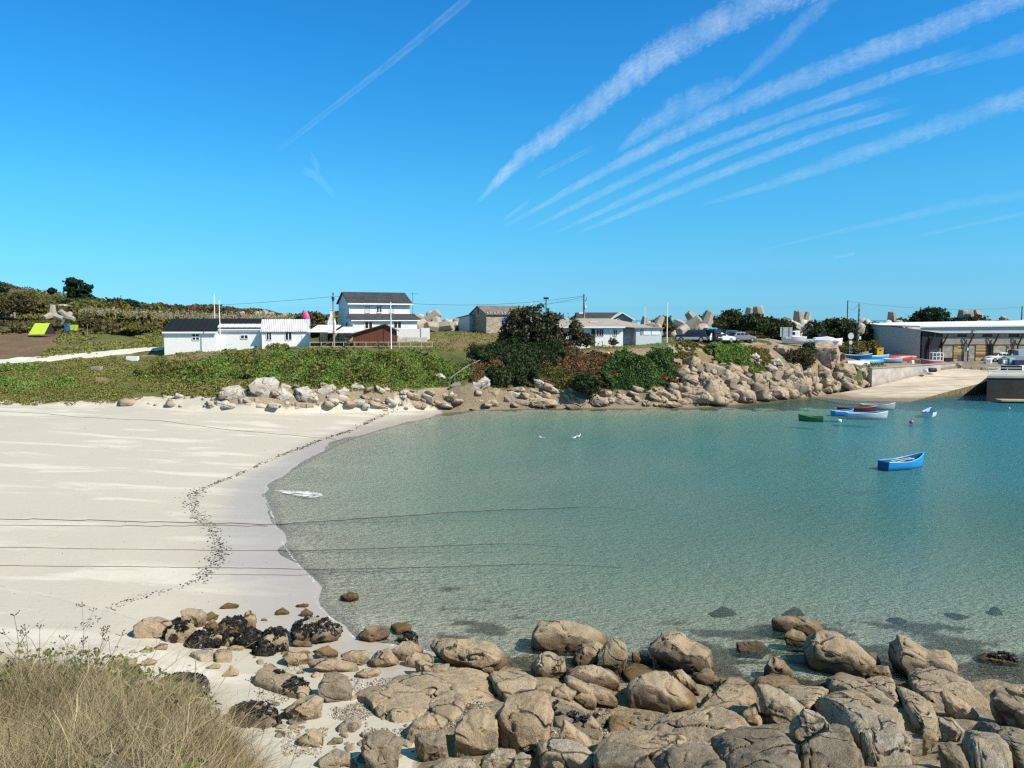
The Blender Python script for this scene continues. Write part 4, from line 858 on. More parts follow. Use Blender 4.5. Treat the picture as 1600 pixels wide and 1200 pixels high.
d = f.part(MB().box(x0, x1, -.05, .02, 0, zt), 'door', BLUE); MB().box(x0+.1, x0+.14, -.09, -.05, 1.0, 1.25).build('handle', DARK, d)
f.part(MB().box(-.05, .02, dp*.5-.2, dp*.5+.2, e+.1, e+.9), 'gable_vent', DARK)
# whitewashed lean-to on its left end, a wing running back-left
f2 = Frame('white_leanto', 'white lean-to shed against the left gable of the stone barn', 'shed', (716.5,517,132.5), (733.5,517.5,131)); e = f2.loc(717, 497)[1]; e2 = f2.loc(733, 493)[1]
f2.part(MB().prism([(0, -1), (f2.W, -1), (f2.W, e2), (0, e)], 'y', 0, 4), 'wall', mat('chalk_render', (.60,.62,.63), (.5,.52,.53), 1, .8)); f2.part(MB().prism([(-.4, e-.05), (f2.W+.1, e2+.06), (f2.W+.1, e2+.18), (-.4, e+.06)], 'y', -.2, 4.2), 'roof', OLDTILE)
# --- G bungalow
f = Frame('bungalow', 'white bungalow with grey fibre cement roof behind the little fence', 'house', (866,541,110), (986,539,111))
e = f.loc(900, 510)[1]; rdg = f.loc(900, 499, 4)[1]; x1 = f.loc(973.5, 520)[0]
f.part(gable_body(x1, 8, e, rdg), 'wall', WHITE)
f.part(MB().box(x1+.002, f.loc(975, 520)[0]+5, 2.2, 7.6, -1, f.loc(980, 512, 2.2)[1]), 'side_wall', mat('shade_render', (.55,.57,.6), None, 1, .8))  # greyed copy of the white render, shade of the set-back wall in its colour
m = MB(); 
m.add([(-.3,-.45,e-.1),(x1+.2,-.45,e-.1),(x1+5.6,1.6,e-.35),(x1-1.,4,rdg),(-.3,4,rdg),(-.3,-.45,e+.04),(x1+.2,-.45,e+.04),(x1+5.6,1.6,e-.2),(x1-1.,4,rdg+.14),(-.3,4,rdg+.14),(x1+5.6,8.4,e-.35),(-.3,8.4,e-.3),(x1+5.6,8.4,e-.2),(-.3,8.4,e-.16)],
      [(5,6,7,8,9),(4,3,2,1,0),(0,1,6,5),(1,2,7,6),(8,7,12,13,9),(3,4,11,10,2),(2,10,12,7),(10,11,13,12),(0,5,9,4),(4,9,13,11)])
f.part(m, 'roof', FIBRE); f.part(MB().box(f.loc(925, 505)[0], f.loc(937, 505)[0], 1.4, 3.3, 0, .1), 'skylight', WHITE2).location = (0, 0, e+.55)
f.part(MB().box(-.3, x1+.2, -.52, -.453, e-.22, e+.0), 'gutter', WHITE2)
for a0, a1 in ((932, 935.2), (936.2, 939.2), (940, 942.8)): f.win(a0, 514.5, a1, 525, 0, panes=1, fw=.06)
f.win(958.5, 515.2, 963.8, 524.5, 0, panes=2); x0, zt = f.loc(924, 514); x1_, _ = f.loc(930, 514); f.part(MB().box(x0, x1_, -.04, .02, 0, zt), 'door', DARK)
f.part(MB().box(f.loc(868, 530)[0], f.loc(880, 530)[0], -.04, .02, 0.9, 1.9), 'window', GLASS)
f.part(MB().box(f.loc(880, 530, -1.5)[0], f.loc(922, 530, -1.5)[0], -1.5, -1.3, -1, f.loc(900, 530, -1.5)[1]), 'porch_wall', WHITE)
f.part(MB().tube([(f.loc(951, 530)[0], -1, 0), (f.loc(951, 530)[0], -1, 2.2), (f.loc(953, 530)[0], -1, 2.2)], .04, 5), 'outdoor_shower', GREYP)
f = Frame('white_garage', 'pale flat roofed annex with three white panels at the right end of the bungalow', 'shed', (993.5,536,111.5), (1033.5,535,112))
e = f.loc(1010, 513)[1]; f.part(MB().box(0, f.W, 0, 5, -1, e), 'wall', mat('pale_grey_render', (.60,.64,.68), (.55,.59,.63), 1, .7))
f.part(MB().box(-.3, f.W+.3, -.3, 5.3, e+.003, e+.12), 'roof', FIBRE)
for a0, a1 in ((1001, 1004), (1005.5, 1016.5), (1018, 1031)):
    x0, zt = f.loc(a0, 514.3); x1, zb = f.loc(a1, 523); f.part(MB().box(x0, x1, -.05, .02, zb, zt), 'panel', WHITE2 if a1-a0 > 5 else GREYP)
# house roof behind
f = Frame('slate_roof_house', 'house showing only its dark roof and white gable behind the bungalow', 'house', (905,520,140), (985,520,140)); e = f.loc(940, 498)[1]; rdg = f.loc(940, 489.8, 4)[1]
x1 = f.loc(969, 490)[0]; f.part(gable_body(x1, 8, e, rdg), 'wall', WHITE); f.part(gable_roof(x1, 8, e, rdg, .15, .4, .4), 'roof', SLATE)
xr = f.loc(970, 490)[0]; hw = 1.75; 
f.part(MB().prism([(xr-hw, -1), (xr+hw, -1), (xr+hw, e-.1), (xr, rdg-.05), (xr-hw, e-.1)], 'y', -1.6, 1.0), 'gable_wing', CONCP)
s_ = (rdg-e+.05)/hw; m = MB(); m.prism([(xr-hw-.5, e-.1-.5*s_), (xr, rdg), (xr, rdg+.2), (xr-hw-.5, e+.1-.5*s_)], 'y', -2.0, 2.0); m.prism([(xr+.001, rdg), (xr+hw+.5, e-.1-.5*s_), (xr+hw+.5, e+.1-.5*s_), (xr+.001, rdg+.2)], 'y', -2.0, 2.0)
f.part(m, 'gable_trim', WHITE2); f.part(MB().box(f.loc(909, 490, 3)[0]-.5, f.loc(909, 490, 3)[0]+.5, 3, 3.8, e, rdg+.25).build('chimney', WHITE, f.o) and MB().box(0, .01, 3, 3.01, 0, .01), 'flashing', WHITE)
# --- H harbour building
f = Frame('harbour_building', 'modern grey harbour building with sweeping white roof, slanted brown struts and timber panels', 'building', (1437,556,131), (1680,562,131))
zt = f.loc(1437, 516)[1]; zr = f.loc(1500, 508, -1.2)[1]
# grey end wall running back to the left
A_ = f.loc(1373, 545, 7.0); aw = A_[0]; zw0 = f.loc(1373, 508.5, 7.)[1]; zw1 = f.loc(1437, 515, 0)[1]
m = MB(); m.add([(aw,7,-1.5),(0,0,-1.5),(0,0,zw1),(aw,7,zw0),(aw,12,-1.5),(0,12,-1.5),(0,12,zw1),(aw,12,zw0)], [(0,1,2,3),(1,5,6,2),(5,4,7,6),(4,0,3,7),(3,2,6,7),(0,4,5,1)])
f.part(m, 'end_wall', GREYW)
W = f.W; m = MB(); f.part(MB().box(.9, W, .35, 10, -1.5, zw1-.25), 'wall', STONEC)
zl = f.loc(1500, 527, .3)[1]; zk = f.loc(1500, 538, .3)[1]
f.part(MB().box(.9, W, .2, .348, zk, zl), 'concrete_band', CONCP)
m = MB()
for a0, a1 in ((1496,1510),(1535,1550),(1576,1592),(1617,1632)): x0 = f.loc(a0, 530, .3)[0]; x1 = f.loc(a1, 530, .3)[0]; f.part(MB().box(x0, x1, .27, .346, zl+.02, f.loc(1500, 522, .3)[1]), 'window', GLASS)
for a0, a1 in ((1490,1506.5),(1524.5,1541.5),(1573,1589),(1606,1622)):
    x0 = f.loc(a0, 548, .3)[0]; x1 = f.loc(a1, 548, .3)[0]; f.part(MB().box(x0, x1, .25, .347, -1, zk-.06), 'timber_panel', SLATS)
for a0, a1 in ((1440,1452),(1542,1551)):
    x0 = f.loc(a0, 548, .2)[0]; x1 = f.loc(a1, 548, .2)[0]; f.part(MB().box(x0, x1, .13, .344, -1, zk if a0 > 1500 else zw1-.4), 'doorway', DARK)
x0 = f.loc(1441, 548, .5)[0]; x1 = f.loc(1470, 548, .5)[0]; f.part(MB().box(x0+.8, x1, .05, .19, 1.9, zw1-.4), 'recess_shade_slab', DARK)  # dark slab proud of the wall; its colour stands in for a recess's shade
# roof: white edge sheet rising to the left, grey fascia under it
zf0 = f.loc(1440, 509, -.5)[1]; zf1 = f.loc(1440, 520.5, -1.)[1]; zc = f.loc(1372, 508.2, 7)[1]
m = MB(); m.add([(aw-.2,6.6,zw0+.02),(-.4,-.5,f.loc(1437,511.5,-.5)[1]),(W,-.5,zf0),(W,12,zf0+.6),(aw-.2,12.3,zw0+.3),
                 (aw-.2,6.6,zw0+.12),(-.4,-.5,f.loc(1437,509,-.5)[1]),(W,-.5,zf0+.32),(W,12,zf0+.9),(aw-.2,12.3,zw0+.42)], [(4,3,2,1,0),(5,6,7,8,9),(0,1,6,5),(1,2,7,6),(2,3,8,7),(3,4,9,8),(4,0,5,9)])
f.part(m, 'roof', WHITE2)
zfb = f.loc(1500, 520.5, -.3)[1]; m = MB(); m.add([(-.2,-.3,f.loc(1437,516,-.3)[1]),(3.2,-.25,zfb),(W,-.25,zfb),(W,-.1,zf0-.02),(3.2,-.1,zf0-.02),(-.2,-.2,f.loc(1437,511.6,-.5)[1]-.02),
   (-.2,.34,zfb+.3),(3.2,.34,zfb+.3),(W,.34,zfb+.3)], [(0,1,4,5),(1,2,3,4),(0,6,7,1),(1,7,8,2)])
f.part(m, 'fascia', mat('grey_green_fascia', (.46,.50,.48), (.38,.42,.40), 1, .6))
for tx, mx_ in ((1461, 1452), (1482.5, 1472), (1522.5, 1513), (1561.5, 1551.5), (1599, 1590.5), (1639, 1629)):
    xt, z1 = f.loc(tx, 521.5, -.35); xm, z2 = f.loc(mx_, 540, -.1)
    f.part(MB().tube([(xt, -.35, z1), (xm, -.1, z2), (xm, -.1, -.8)], .13, 4), 'strut', RUST)
    if tx > 1500: xb, zb_ = f.loc(mx_-9, 528, .1); f.part(MB().tube([(xb, .1, zb_), (xm, -.1, z2)], .08, 4), 'brace', RUST)
f.part(MB().cyl((f.loc(1522.5, 518, -.4)[0], -.4, f.loc(1522, 518, -.4)[1]), 'z', .12, .4, 8), 'roof_lamp', GREYP)
# ------------------------------------------------------------ lane, slipway, quay, yard wall
CONCR = mat('road_concrete', (.66,.62,.54), (.56,.53,.46), .4, .9, .01, 8)
m = []; qs = []
for i in range(61):
    t = i/60; px_ = -60+t*315; ya = 561.5-(px_/255)*19.5; yb = 572.5-(px_/255)*23.5-max(0, px_-170)*.02
    a = hit(px_, ya, .05); b = hit(px_, yb, .05)
    for j in range(7): q = a.lerp(b, j/6); qs.append((q.x, q.y, gz(q.x, q.y)+.07))
fcs = [(i*7+j, i*7+j+1, (i+1)*7+j+1, (i+1)*7+j) for i in range(60) for j in range(6)]
tag(np_mesh('concrete_lane', qs, fcs, CONCR), kind='structure')
# slipway: a solid wedge from under the water up to the yard
ramp = [Pz(1262, 621, -.05), Pz(1318, 631, -.25), Pz(1400, 634, -.3), P(1475, 613.5, 111.5), P(1536, 598, 117), P(1560, 583, 123), P(1530, 573, 126.5), P(1500, 572.5, 126.3), P(1440, 585.5, 121.5), P(1366, 604, 117.2), P(1310, 614, 114.8)]
m = MB(); m.add([tuple(v) for v in ramp]+[(v.x, v.y, -4) for v in ramp], [tuple(range(11))]+[(i, (i+1) % 11, 11+(i+1) % 11, 11+i) for i in range(11)])
g = G('slipway_concrete'); p = g.pos(); n = g.noise(p, .45, 6, .6); col = g.mix(g.ramp(n, .3, .7), (.56,.49,.40,1), (.44,.37,.29,1))
zc_ = g.math('ADD', g.n('SeparateXYZ', i0=p).outputs[2], g.math('MULTIPLY', g.noise(p, .8, 4), -.3)); nz_ = g.n('SeparateXYZ', i0=g.n('NewGeometry').outputs['Normal']).outputs[2]
col = g.mix(g.ramp(zc_, .35, 0, 0, .8), col, (.15,.11,.06,1)); col = g.mix(g.math('MULTIPLY', g.ramp(nz_, .7, .4), g.ramp(g.noise(g.scl(p, (2, 2, .4)), 2, 4), .3, .6, .55, 1)), col, (.10,.085,.035,1))
w_ = g.noise(g.scl(p, (.03, 1.3, 1), (0, 0, rad(-32))), 1.3, 3); col = g.mix(g.ramp(w_, .56, .62, 0, .45), col, (.16,.13,.10,1))
SLIP = g.done(g.pbr(col, .9, g.bump(g.noise(p, 6, 5), 1, .03)))
tag(m.build('slipway', SLIP), kind='structure')
# tracks in the concrete
f = Frame('yard_wall', 'stained low concrete retaining wall between the boat yard and the slipway', 'wall', (1362,603,117.5), (1503,573,126.6), -.5)
m = MB(); n_ = 12; W = f.W; zt0 = f.loc(1362, 576.5)[1]; zt1 = f.loc(1503, 567)[1]
rings = []
m.prism([(0, -2), (W, -2), (W, zt1), (W*.5, (zt0+zt1)*.5), (0, zt0)], 'y', 0, .8)
g = G('graffiti_concrete'); p = g.pos(); col = g.mix(g.ramp(g.noise(p, .7, 6, .7), .35, .65), (.58,.52,.45,1), (.36,.31,.26,1))
col = g.mix(g.ramp(g.noise(g.scl(p, (.35, .35, .9)), 1, 4, .6), .60, .66, 0, .55), col, (.35,.55,.62,1))
YW = g.done(g.pbr(col, .9)); f.part(m, 'wall', YW); f.part(MB().prism([(-.05, zt0+.004), (W, zt1+.004), (W, zt1+.12), (-.05, zt0+.14)], 'y', -.08, .88), 'coping', CONCP)
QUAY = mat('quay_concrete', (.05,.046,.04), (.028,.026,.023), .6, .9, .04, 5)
zq = zz(588, 105.5); q0 = Pz(1541, 626, 0)
f = Frame('quay', 'dark concrete quay wall with a flat top at the right edge', 'quay', (1541,626,106), (1790,634,104), 0)
qp = [(0,0),(f.W,0),(f.W,22),(11.5,20)]; ins = [(-.1,-.1),(f.W+.1,-.1),(f.W+.1,22.1),(11.4,20.1)]
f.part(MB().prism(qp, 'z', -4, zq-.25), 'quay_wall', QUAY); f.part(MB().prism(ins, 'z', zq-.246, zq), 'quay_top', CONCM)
f.part(MB().box(6, 6.25, -.16, -.002, .6, zq-.3), 'fender', GREYP)
f.part(MB().box(13, 13.25, -.16, -.002, .6, zq-.3), 'fender', GREYP)
tag(MB().box(0, 14, -2.2, -.3, .25, .42).build('floating_pontoon', mat('weathered_planks', (.42,.36,.27), (.3,.26,.2), 1, .8), None, loc=tuple(f.A+f.ex*.9)), 'narrow timber pontoon floating in front of the quay', 'pontoon').rotation_euler = (0, 0, f.ang)
ro = empty('quay_railing', f.A+Vector((0, 0, zq)), f.ang, 'white tubular railing along the top of the quay', 'railing')
for k in range(8): MB().cyl((.25+2.4*k, .3, 0), 'z', .045, 1.1, 8).build('post', WHITE2, ro)
for z in (.35, .72, 1.08): MB().tube([(.2, .3, z), (17.2, .3, z)], .035, 6).build('rail', WHITE2, ro)
QF = f
# ------------------------------------------------------------ poles, masts, wires
def pole(name, label, cat, px, py0, py1, D, r=.07, m=WHITE2, part='shaft', base=False):
    a = P(px, py0, D); b = P(px, py1, D); g0 = min(gz(a.x, a.y)-.1, a.z); o = empty(name, (a.x, a.y, g0), 0, label, cat)
    MB().cyl((0, 0, 0), 'z', r, b.z-g0, 10, r*.7).build(part, m, o)
    if base: MB().box(-.35, .35, -.3, .3, 0, a.z-g0+.18).build('footing', CONCP, o)
    return o, b.z-g0
pole('flagpole', 'tall white flagpole behind the black roof, taller of the pair', 'flagpole', 337, 546, 460, 113)
pole('flagpole', 'white flagpole in front of the long white building, right of the pair', 'flagpole', 344.7, 551, 468.5, 104.3, base=True)
pole('flagpole', 'white flagpole in front of the brown shed', 'flagpole', 611.3, 547.5, 472, 103.5, .085, base=True)
pole('flagpole', 'thin white pole top showing above the fig tree', 'pole', 829.5, 520, 470.5, 124, .06)
pole('flagpole', 'white pole behind the right end of the bungalow roof', 'pole', 1007, 520, 479, 124)
pole('flagpole', 'white flagpole between the bungalow annex and the car park', 'flagpole', 1042, 534.5, 472, 111.8, .085)
def upole(label, px, y0, y1, D, m, r=.15):
    o, h = pole('utility_pole', label, 'utility pole', px, y0, y1, D, r, m)
    return o, h
o, h = upole('utility pole with one insulator bracket beside the covered terrace', 522, 546, 461, 107.5, POLEC)
MB().tube([(-.25, 0, h-.5), (.25, 0, h-.5)], .05, 5).build('bracket', DARK, o); MB().cyl((0, -.12, h-.75), 'z', .17, .5, 8).build('insulator', DARK, o); MB().cyl((0, 0, h-.02), 'z', .09, .35, 6).build('cap', DARK, o)
o, h = upole('utility pole with a small lamp rising behind the bungalow roof', 912.5, 520, 460, 117, POLEC)
MB().box(-.16, .0, -.2, -.1, h-3.2, h+.05).build('conduit', DARK, o); MB().tube([(.1, 0, h-1.0), (.35, -.1, h-.7), (.35, -.1, h-.4)], .05, 5).build('bracket', DARK, o); MB().box(.08, .3, -.28, -.1, h-2.0, h-1.6).build('junction_box', WHITE2, o)
o, h = pole('floodlight_mast', 'dark mast with a ring of floodlights above the fig tree', 'floodlight mast', 853, 535, 465, 113, .09, DARK)
for k in range(4):
    a = k*1.57+.5; MB().box(-.16, .16, -.1, .1, -.12, .14).build('floodlight', DARK, o).location = (.26*math.cos(a), .26*math.sin(a), h-.1)
o, h = upole('dark thin utility pole rising out of the trees at the right', 1323, 520, 469.5, 150, DARK, .12)
o, h = upole('concrete utility pole with slots behind the boat yard', 1340, 549, 474, 131, POLEC, .17)
for k in range(9): MB().box(-.05, .05, -.2, -.12, 1.2+k*.75, 1.6+k*.75).build('slot', DARK, o)
MB().box(.15, .45, -.1, .1, 2.6, 3.1).build('meter_box', WHITE2, o)
o, h = upole('utility pole behind the harbour building at the right edge', 1595, 520, 478.5, 165, DARK, .14)
def wire(label, pts, sag=0, r=.022):
    q = []
    for k in range(len(pts)-1):
        a = P(*pts[k]); b = P(*pts[k+1])
        for j in range(9):
            t = j/8
            if j == 0 and k: continue
            v = a.lerp(b, t); v.z -= sag*4*t*(1-t); q.append(v)
    o = MB().tube(q, r, 5).build('overhead_wire', WIREM); tag(o, label, 'cable', 'overhead wires')
wire('overhead wire from the left hill to the pole by the terrace', [(215,478,170), (519.5,463.5,107.6)], .5)
wire('overhead wire sagging from the terrace pole past the house to the bungalow pole', [(521,462.5,107.6), (911,462.5,117)], 1.28)
wire('lower overhead wire entering the fig tree from the bungalow pole', [(911,464,117), (820,481,121)], .1)
wire('faint lowest wire left of the bungalow pole', [(911,468,117), (850,474,121)], .1, .012)
wire('overhead wire between the dark pole and the right edge pole', [(1323,470.5,150), (1595,480,165)], .95, .02)
wire('overhead wire leaving the right edge pole', [(1595,480,165), (1680,494,170)], .3, .02)
wire('slack wire between the two poles behind the boat yard', [(1323,474,150), (1340,476,131)], 1.1, .018)
# ------------------------------------------------------------ signs
SILV = mat('sign_back', (.52,.53,.54), (.46,.47,.48), 3, .5)
p_ = P(1328.5, 552, 127); o = empty('road_sign', (p_.x, p_.y, gz(p_.x, p_.y)), .2, 'octagonal road sign seen from behind on twin posts', 'road sign'); h = P(1329, 525, 127).z-o.location.z
for dx in (-.14, .14): MB().cyl((dx, .05, 0), 'z', .04, h+.3, 6).build('post', GALV, o)
MB().prism([(.55*math.cos(a)+0, h+.55*math.sin(a)) for a in [math.pi/8+k*math.pi/4 for k in range(8)]], 'y', -.04, -.01).build('sign_plate', SILV, o); MB().prism([(.33*math.cos(a), h-1.05+.33*math.sin(a)) for a in [k*math.pi/5 for k in range(10)]], 'y', -.04, -.01).build('sign_plate', SILV, o)
p_ = P(1228, 534.5, 121); o = empty('notice_board', (p_.x, p_.y, p_.z-.1), 0, 'wide slatted notice board seen from behind on two posts', 'notice board'); z0 = P(1228, 526, 121).z-o.location.z; z1 = P(1228, 511.3, 121).z-o.location.z
for dx in (-.47, .5): MB().box(dx-.05, dx+.05, -.07, .0, 0, z1+.02).build('post', GREYP, o)
for k in range(7): zz0 = z0+(z1-z0)*k/7; MB().box(-.92, .95, .003, .04, zz0+.015, zz0+(z1-z0)/7-.02).build('slat', SILV, o)
p_ = P(1508, 569, 125.5); o = empty('harbour_sign', (p_.x, p_.y, p_.z-.1), 0, 'thin sign post with blue grey plate at the head of the slipway', 'sign'); h = P(1508, 538, 125.5).z-o.location.z
MB().cyl((0, 0, 0), 'z', .05, h, 8).build('post', GALV, o); MB().cyl((.28, 0.1, .6), 'z', .035, h-.9, 8).build('post', GALV, o); MB().box(-.2, .2, -.08, -.055, h-1.1, h+.05).build('sign_plate', mat('slate_blue_paint', (.08,.11,.16), None, 1, .5), o); MB().box(.18, .42, 0, .2, h-1.0, h-.55).build('meter_box', WHITE2, o)
# ------------------------------------------------------------ fences and rails
def rail_fence(name, label, a, b, n, rails, m, r=.03, cat='fence', pr=.035, h=1.0, mpost=None):
    A = P(*a); B = P(*b); d = B-A; L_ = math.hypot(d.x, d.y); o = empty(name, A, math.atan2(d.y, d.x), label, cat)
    for k in range(n+1): x = L_*k/n; MB().box(x-pr, x+pr, -pr, pr, d.z*k/n-.7, d.z*k/n+h).build('post', mpost or m, o)
    for z in rails: MB().add(*((lambda: ([(0,-r,z-r),(L_,-r,d.z+z-r),(L_,r,d.z+z-r),(0,r,z-r),(0,-r,z+r),(L_,-r,d.z+z+r),(L_,r,d.z+z+r),(0,r,z+r)],[(0,3,2,1),(4,5,6,7),(0,1,5,4),(1,2,6,5),(2,3,7,6),(3,0,4,7)]))())).build('rail', m, o)
    return o
WOODW = mat('white_wood', (.60,.55,.47), (.5,.45,.38), 2, .6)
rail_fence('timber_railing', 'white two bar timber railing along the top of the green bank', (484.5,546,104), (676,545.5,105), 11, (.35, .95), WOODW, .033, h=1.0, pr=.03)
rail_fence('wire_fence', 'thin dark post fence on the grass in front of the bungalow', (880,548,106), (941,545.5,107.5), 5, (.55, 1.0), DARK, .012, h=1.1)
NET = mat('blue_net', (.04,.14,.20), (.03,.10,.15), 3, .8)
A = P(448, 547, 103.8); o = empty('net_fence', A, math.atan2(.6, 9), 'low blue net strung along the edge of the bank below the cottage', 'fence'); MB().box(0, 9.6, -.02, .02, -.3, .28).build('net', NET, o)
for k in range(7): MB().box(k*1.6-.03, k*1.6+.03, -.05, .05, -.5, .42).build('post', GREYP, o)
# steps up the bank
p0 = hit(707, 605); p1 = hit(733, 584); o = empty('bank_steps', p0, 0, 'weathered steps with a thin handrail climbing the bank from the rocks', 'steps'); d = p1-p0
nst = 9; h_ = d.z
for k in range(nst): t = k/nst; MB().box(d.x*t-.2, d.x*t+1.3, d.y*t-.25, d.y*t+.12, h_*t+.1, h_*t+.34).build('step', CONCP, o)
MB().prism([(-.2,-1.2),(d.y+.2,-1.2),(d.y+.2,h_+.1),(-.2,.05)], 'x', .2, d.x+1.0).build('stringer', DARK, o)
for q in (-.15, 0): MB().tube([(-.3+q, -.2, 1.1), (d.x+q, d.y, h_+1.1), (d.x+3.6, d.y+4, h_+2.6)], .022, 5).build('handrail', GREYP, o)
for k in range(5): t = k/4; MB().cyl((-.3+(d.x+.3)*t, -.2+(d.y+.2)*t, h_*t-.4), 'z', .022, 1.5, 5).build('post', GREYP, o)
# ------------------------------------------------------------ boats
def paint(name, c): return mat(name, c, tuple(x*.85 for x in c), 3, .45, spec=.5)
def boat(label, px, py, heading, L_=4., B=1.5, Hh=.55, out=(.1,.3,.7), inn=(.5,.5,.5), rim=None, thw=3, z=0.0, D=None, flip=False, rise=.35, group=None, name='rowing_boat', outboard=False, gear=None, lift=0, roll=0, tcol=None, cat='boat', sunk=.12):
    c = Pz(px, py, z) if D is None else P(px, py, D)
    if D is not None and name == 'rowing_boat' and px < 1590: c.z = gz(c.x, c.y)+(.1 if not flip else -.05)
    o = empty(name, c, rad(heading), label, cat, group)
    if flip: o.rotation_euler = (math.pi+roll, 0, rad(heading)); o.location.z += Hh*.95
    else: o.rotation_euler = (roll, 0, rad(heading))
    key = 'paint_%02x%02x%02x'; M_ = lambda c_: paint(key % tuple(int(v*255) for v in c_), c_)
    N = 13; sec = [math.pi*k/8 for k in range(9)]
    def ring(t, off):
        b = B/2*(.72+.28*math.sin(min(t/.45, 1)*math.pi/2) if t < .45 else math.cos((t-.45)/.55*math.pi/2)**.75); b = max(b-off, .012)
        sh = Hh*(1+rise*2.2*max(0, t-.45)**1.6*1.6+.10*max(0, .35-t)*2); bt = -sunk+.30*max(0, t-.72)**1.3*2+(off*1.0 if off else 0)
        if off: bt = max(bt, .05)
        x = -L_/2+L_*t-(off if t > .9 else -off if t < .1 else 0)
        r = []
        for a in sec:
            cy = math.cos(a); sy = math.sin(a)
            r.append((x+(.10*L_*(1-sy)*max(0, t-.7)), b*math.copysign(abs(cy)**.7, cy), sh-(sh-bt)*sy**.8-(.0 if off == 0 else 0)))
        return r
    ro = [ring(k/(N-1), 0) for k in range(N)]; ri = [ring(k/(N-1), .045) for k in range(N)]
    m = MB(); m.loft(ro, closed=False, cap=False); m.add(ro[0], [tuple(range(9))]); m.build('hull', M_(out), o, True)
    m = MB(); m.loft(ri, closed=False, cap=False); m.add(ri[0], [tuple(range(9))]); m.build('inner_hull', M_(inn), o, True)
    m = MB()
    for s_ in (0, 8): m.tube([tuple(Vector(ro[k][s_]).lerp(Vector(ri[k][s_]), .5)) for k in range(N)], .042, 5)
    m.tube([ro[0][0], ro[0][8]], .04, 5); m.build('gunwale', M_(rim or out), o)
    for k in range(thw):
        t = .16+.6*k/max(1, thw-1); i_ = int(t*(N-1)); b = ri[i_][0][1]; x = ri[i_][0][0]; zt = ri[i_][0][2]-.16
        MB().box(x-.13, x+.13, -b*.97, b*.97, zt-.03, zt).build('thwart', M_(tcol or rim or inn), o)
    if tcol: pass
    if outboard: q = MB(); q.box(-L_/2-.3, -L_/2-.02, -.13, .13, Hh-.05, Hh+.35); q.box(-L_/2-.2, -L_/2-.1, -.05, .05, -.2, Hh); q.build('outboard_motor', DARK, o, bevel=.03)
    if gear == 'oars':
        MB().tube([(-.9, -.25, Hh-.02), (1.2, .1, Hh+.06)], .025, 5).build('oar', WOODW, o); MB().tube([(-1.0, .22, Hh-.02), (1.1, .3, Hh+.06)], .025, 5).build('oar', WOODW, o)
    return o
bb = boat('bright blue rowing boat alone in the middle of the bay', 1411, 732, 22, 3.9, 1.45, .62, (.012,.31,.72), (.03,.10,.24), (.04,.42,.82), 3, rise=.55, gear='oars')
MB().box(-1.99, -1.94, -.5, .5, -.02, .60).build('transom', paint('navy_paint', (.012,.06,.20)), bb)
boat('small green rowing boat with a tan inside, leftmost of the moored boats', 1267, 658, 160, 2.5, 1.15, .5, (.02,.16,.05), (.42,.30,.16), (.03,.22,.07), 2)
boat('blue rowing boat, leftmost in the moored cluster', 1317, 649, 12, 2.6, 1.3, .5, (.02,.24,.55), (.05,.33,.65), (.05,.38,.78), 2)
boat('pale grey rowing boat with a blue deck and red seat, front of the moored cluster', 1354, 654.5, -6, 4.3, 1.55, .62, (.50,.56,.60), (.10,.30,.55), (.42,.60,.75), 3, tcol=(.6,.08,.07))
boat('dark red rowing boat half hidden behind the moored cluster', 1338, 643, -14, 4.3, 1.4, .5, (.10,.03,.03), (.08,.06,.06), (.45,.07,.05), 3)
boat('grey rowing boat moored nearest the slipway', 1371, 640, -8, 3.9, 1.4, .6, (.34,.38,.38), (.16,.18,.17), (.45,.49,.48), 3)
boat('white rowing boat with a blue rim seen from its stern, right of the cluster', 1452, 651, 55, 3.0, 1.5, .62, (.80,.80,.78), (.55,.57,.58), (.04,.32,.66), 3)
def ball(name, label, px, py, z, r, m, D=None, cat='buoy'):
    c = Pz(px, py, z) if D is None else P(px, py, D); v, f = ico(3); o = empty(name, (c.x, c.y, c.z), 0, label, cat)
    np_mesh('float', v*r*np.array([1, 1, .92])+np.array([0, 0, r*.55]), f, m, o, True, 3); MB().cyl((0, 0, r*1.4), 'z', r*.15, r*.3, 6).build('eyelet', DARK, o); return o
ball('mooring_buoy', 'white ball buoy floating below the moored cluster', 1312, 659.5, 0, .23, WHITE2); ball('mooring_buoy', 'red ball buoy floating between the cluster and the white boat', 1424, 661, 0, .22, paint('red_paint', (.65,.10,.10)))
ball('mooring_buoy', 'yellow ball buoy lying on the bracken below the bungalow', 950.5, 553, 0, .2, paint('yellow_paint', (.80,.58,.04)), 105)
ball('mooring_buoy', 'tiny white float near the pontoon', 1577, 638.5, 0, .1, WHITE2)
# boats ashore in the yard
boat('white upturned dinghy at the edge of the boat yard beside the big boulder', 1341, 571, -3, 3.4, 1.4, .5, (.82,.82,.82), (.5,.5,.5), flip=True, D=120.5)
boat('light blue upturned boat in the yard pile, nearest the slipway wall', 1362, 562, 8, 4.2, 1.5, .6, (.03,.28,.60), (.1,.3,.5), (.25,.62,.85), flip=True, D=123)
boat('darker blue open boat in the yard pile, left', 1342, 559, -10, 3.8, 1.5, .6, (.03,.14,.30), (.10,.34,.52), (.28,.66,.88), 3, D=125)
boat('pale blue open boat at the back of the yard pile', 1372, 557, 15, 4.0, 1.5, .55, (.10,.40,.70), (.30,.60,.80), (.5,.8,.92), 3, D=127)
boat('grey blue open boat at the right end of the yard pile', 1395, 559, 5, 3.2, 1.3, .5, (.30,.42,.58), (.15,.22,.32), (.62,.70,.78), 2, D=125)
boat('dark red upturned boat in front of the grey end wall', 1399, 559, -6, 5.2, 1.9, .95, (.33,.035,.03), (.2,.1,.1), flip=True, D=128)
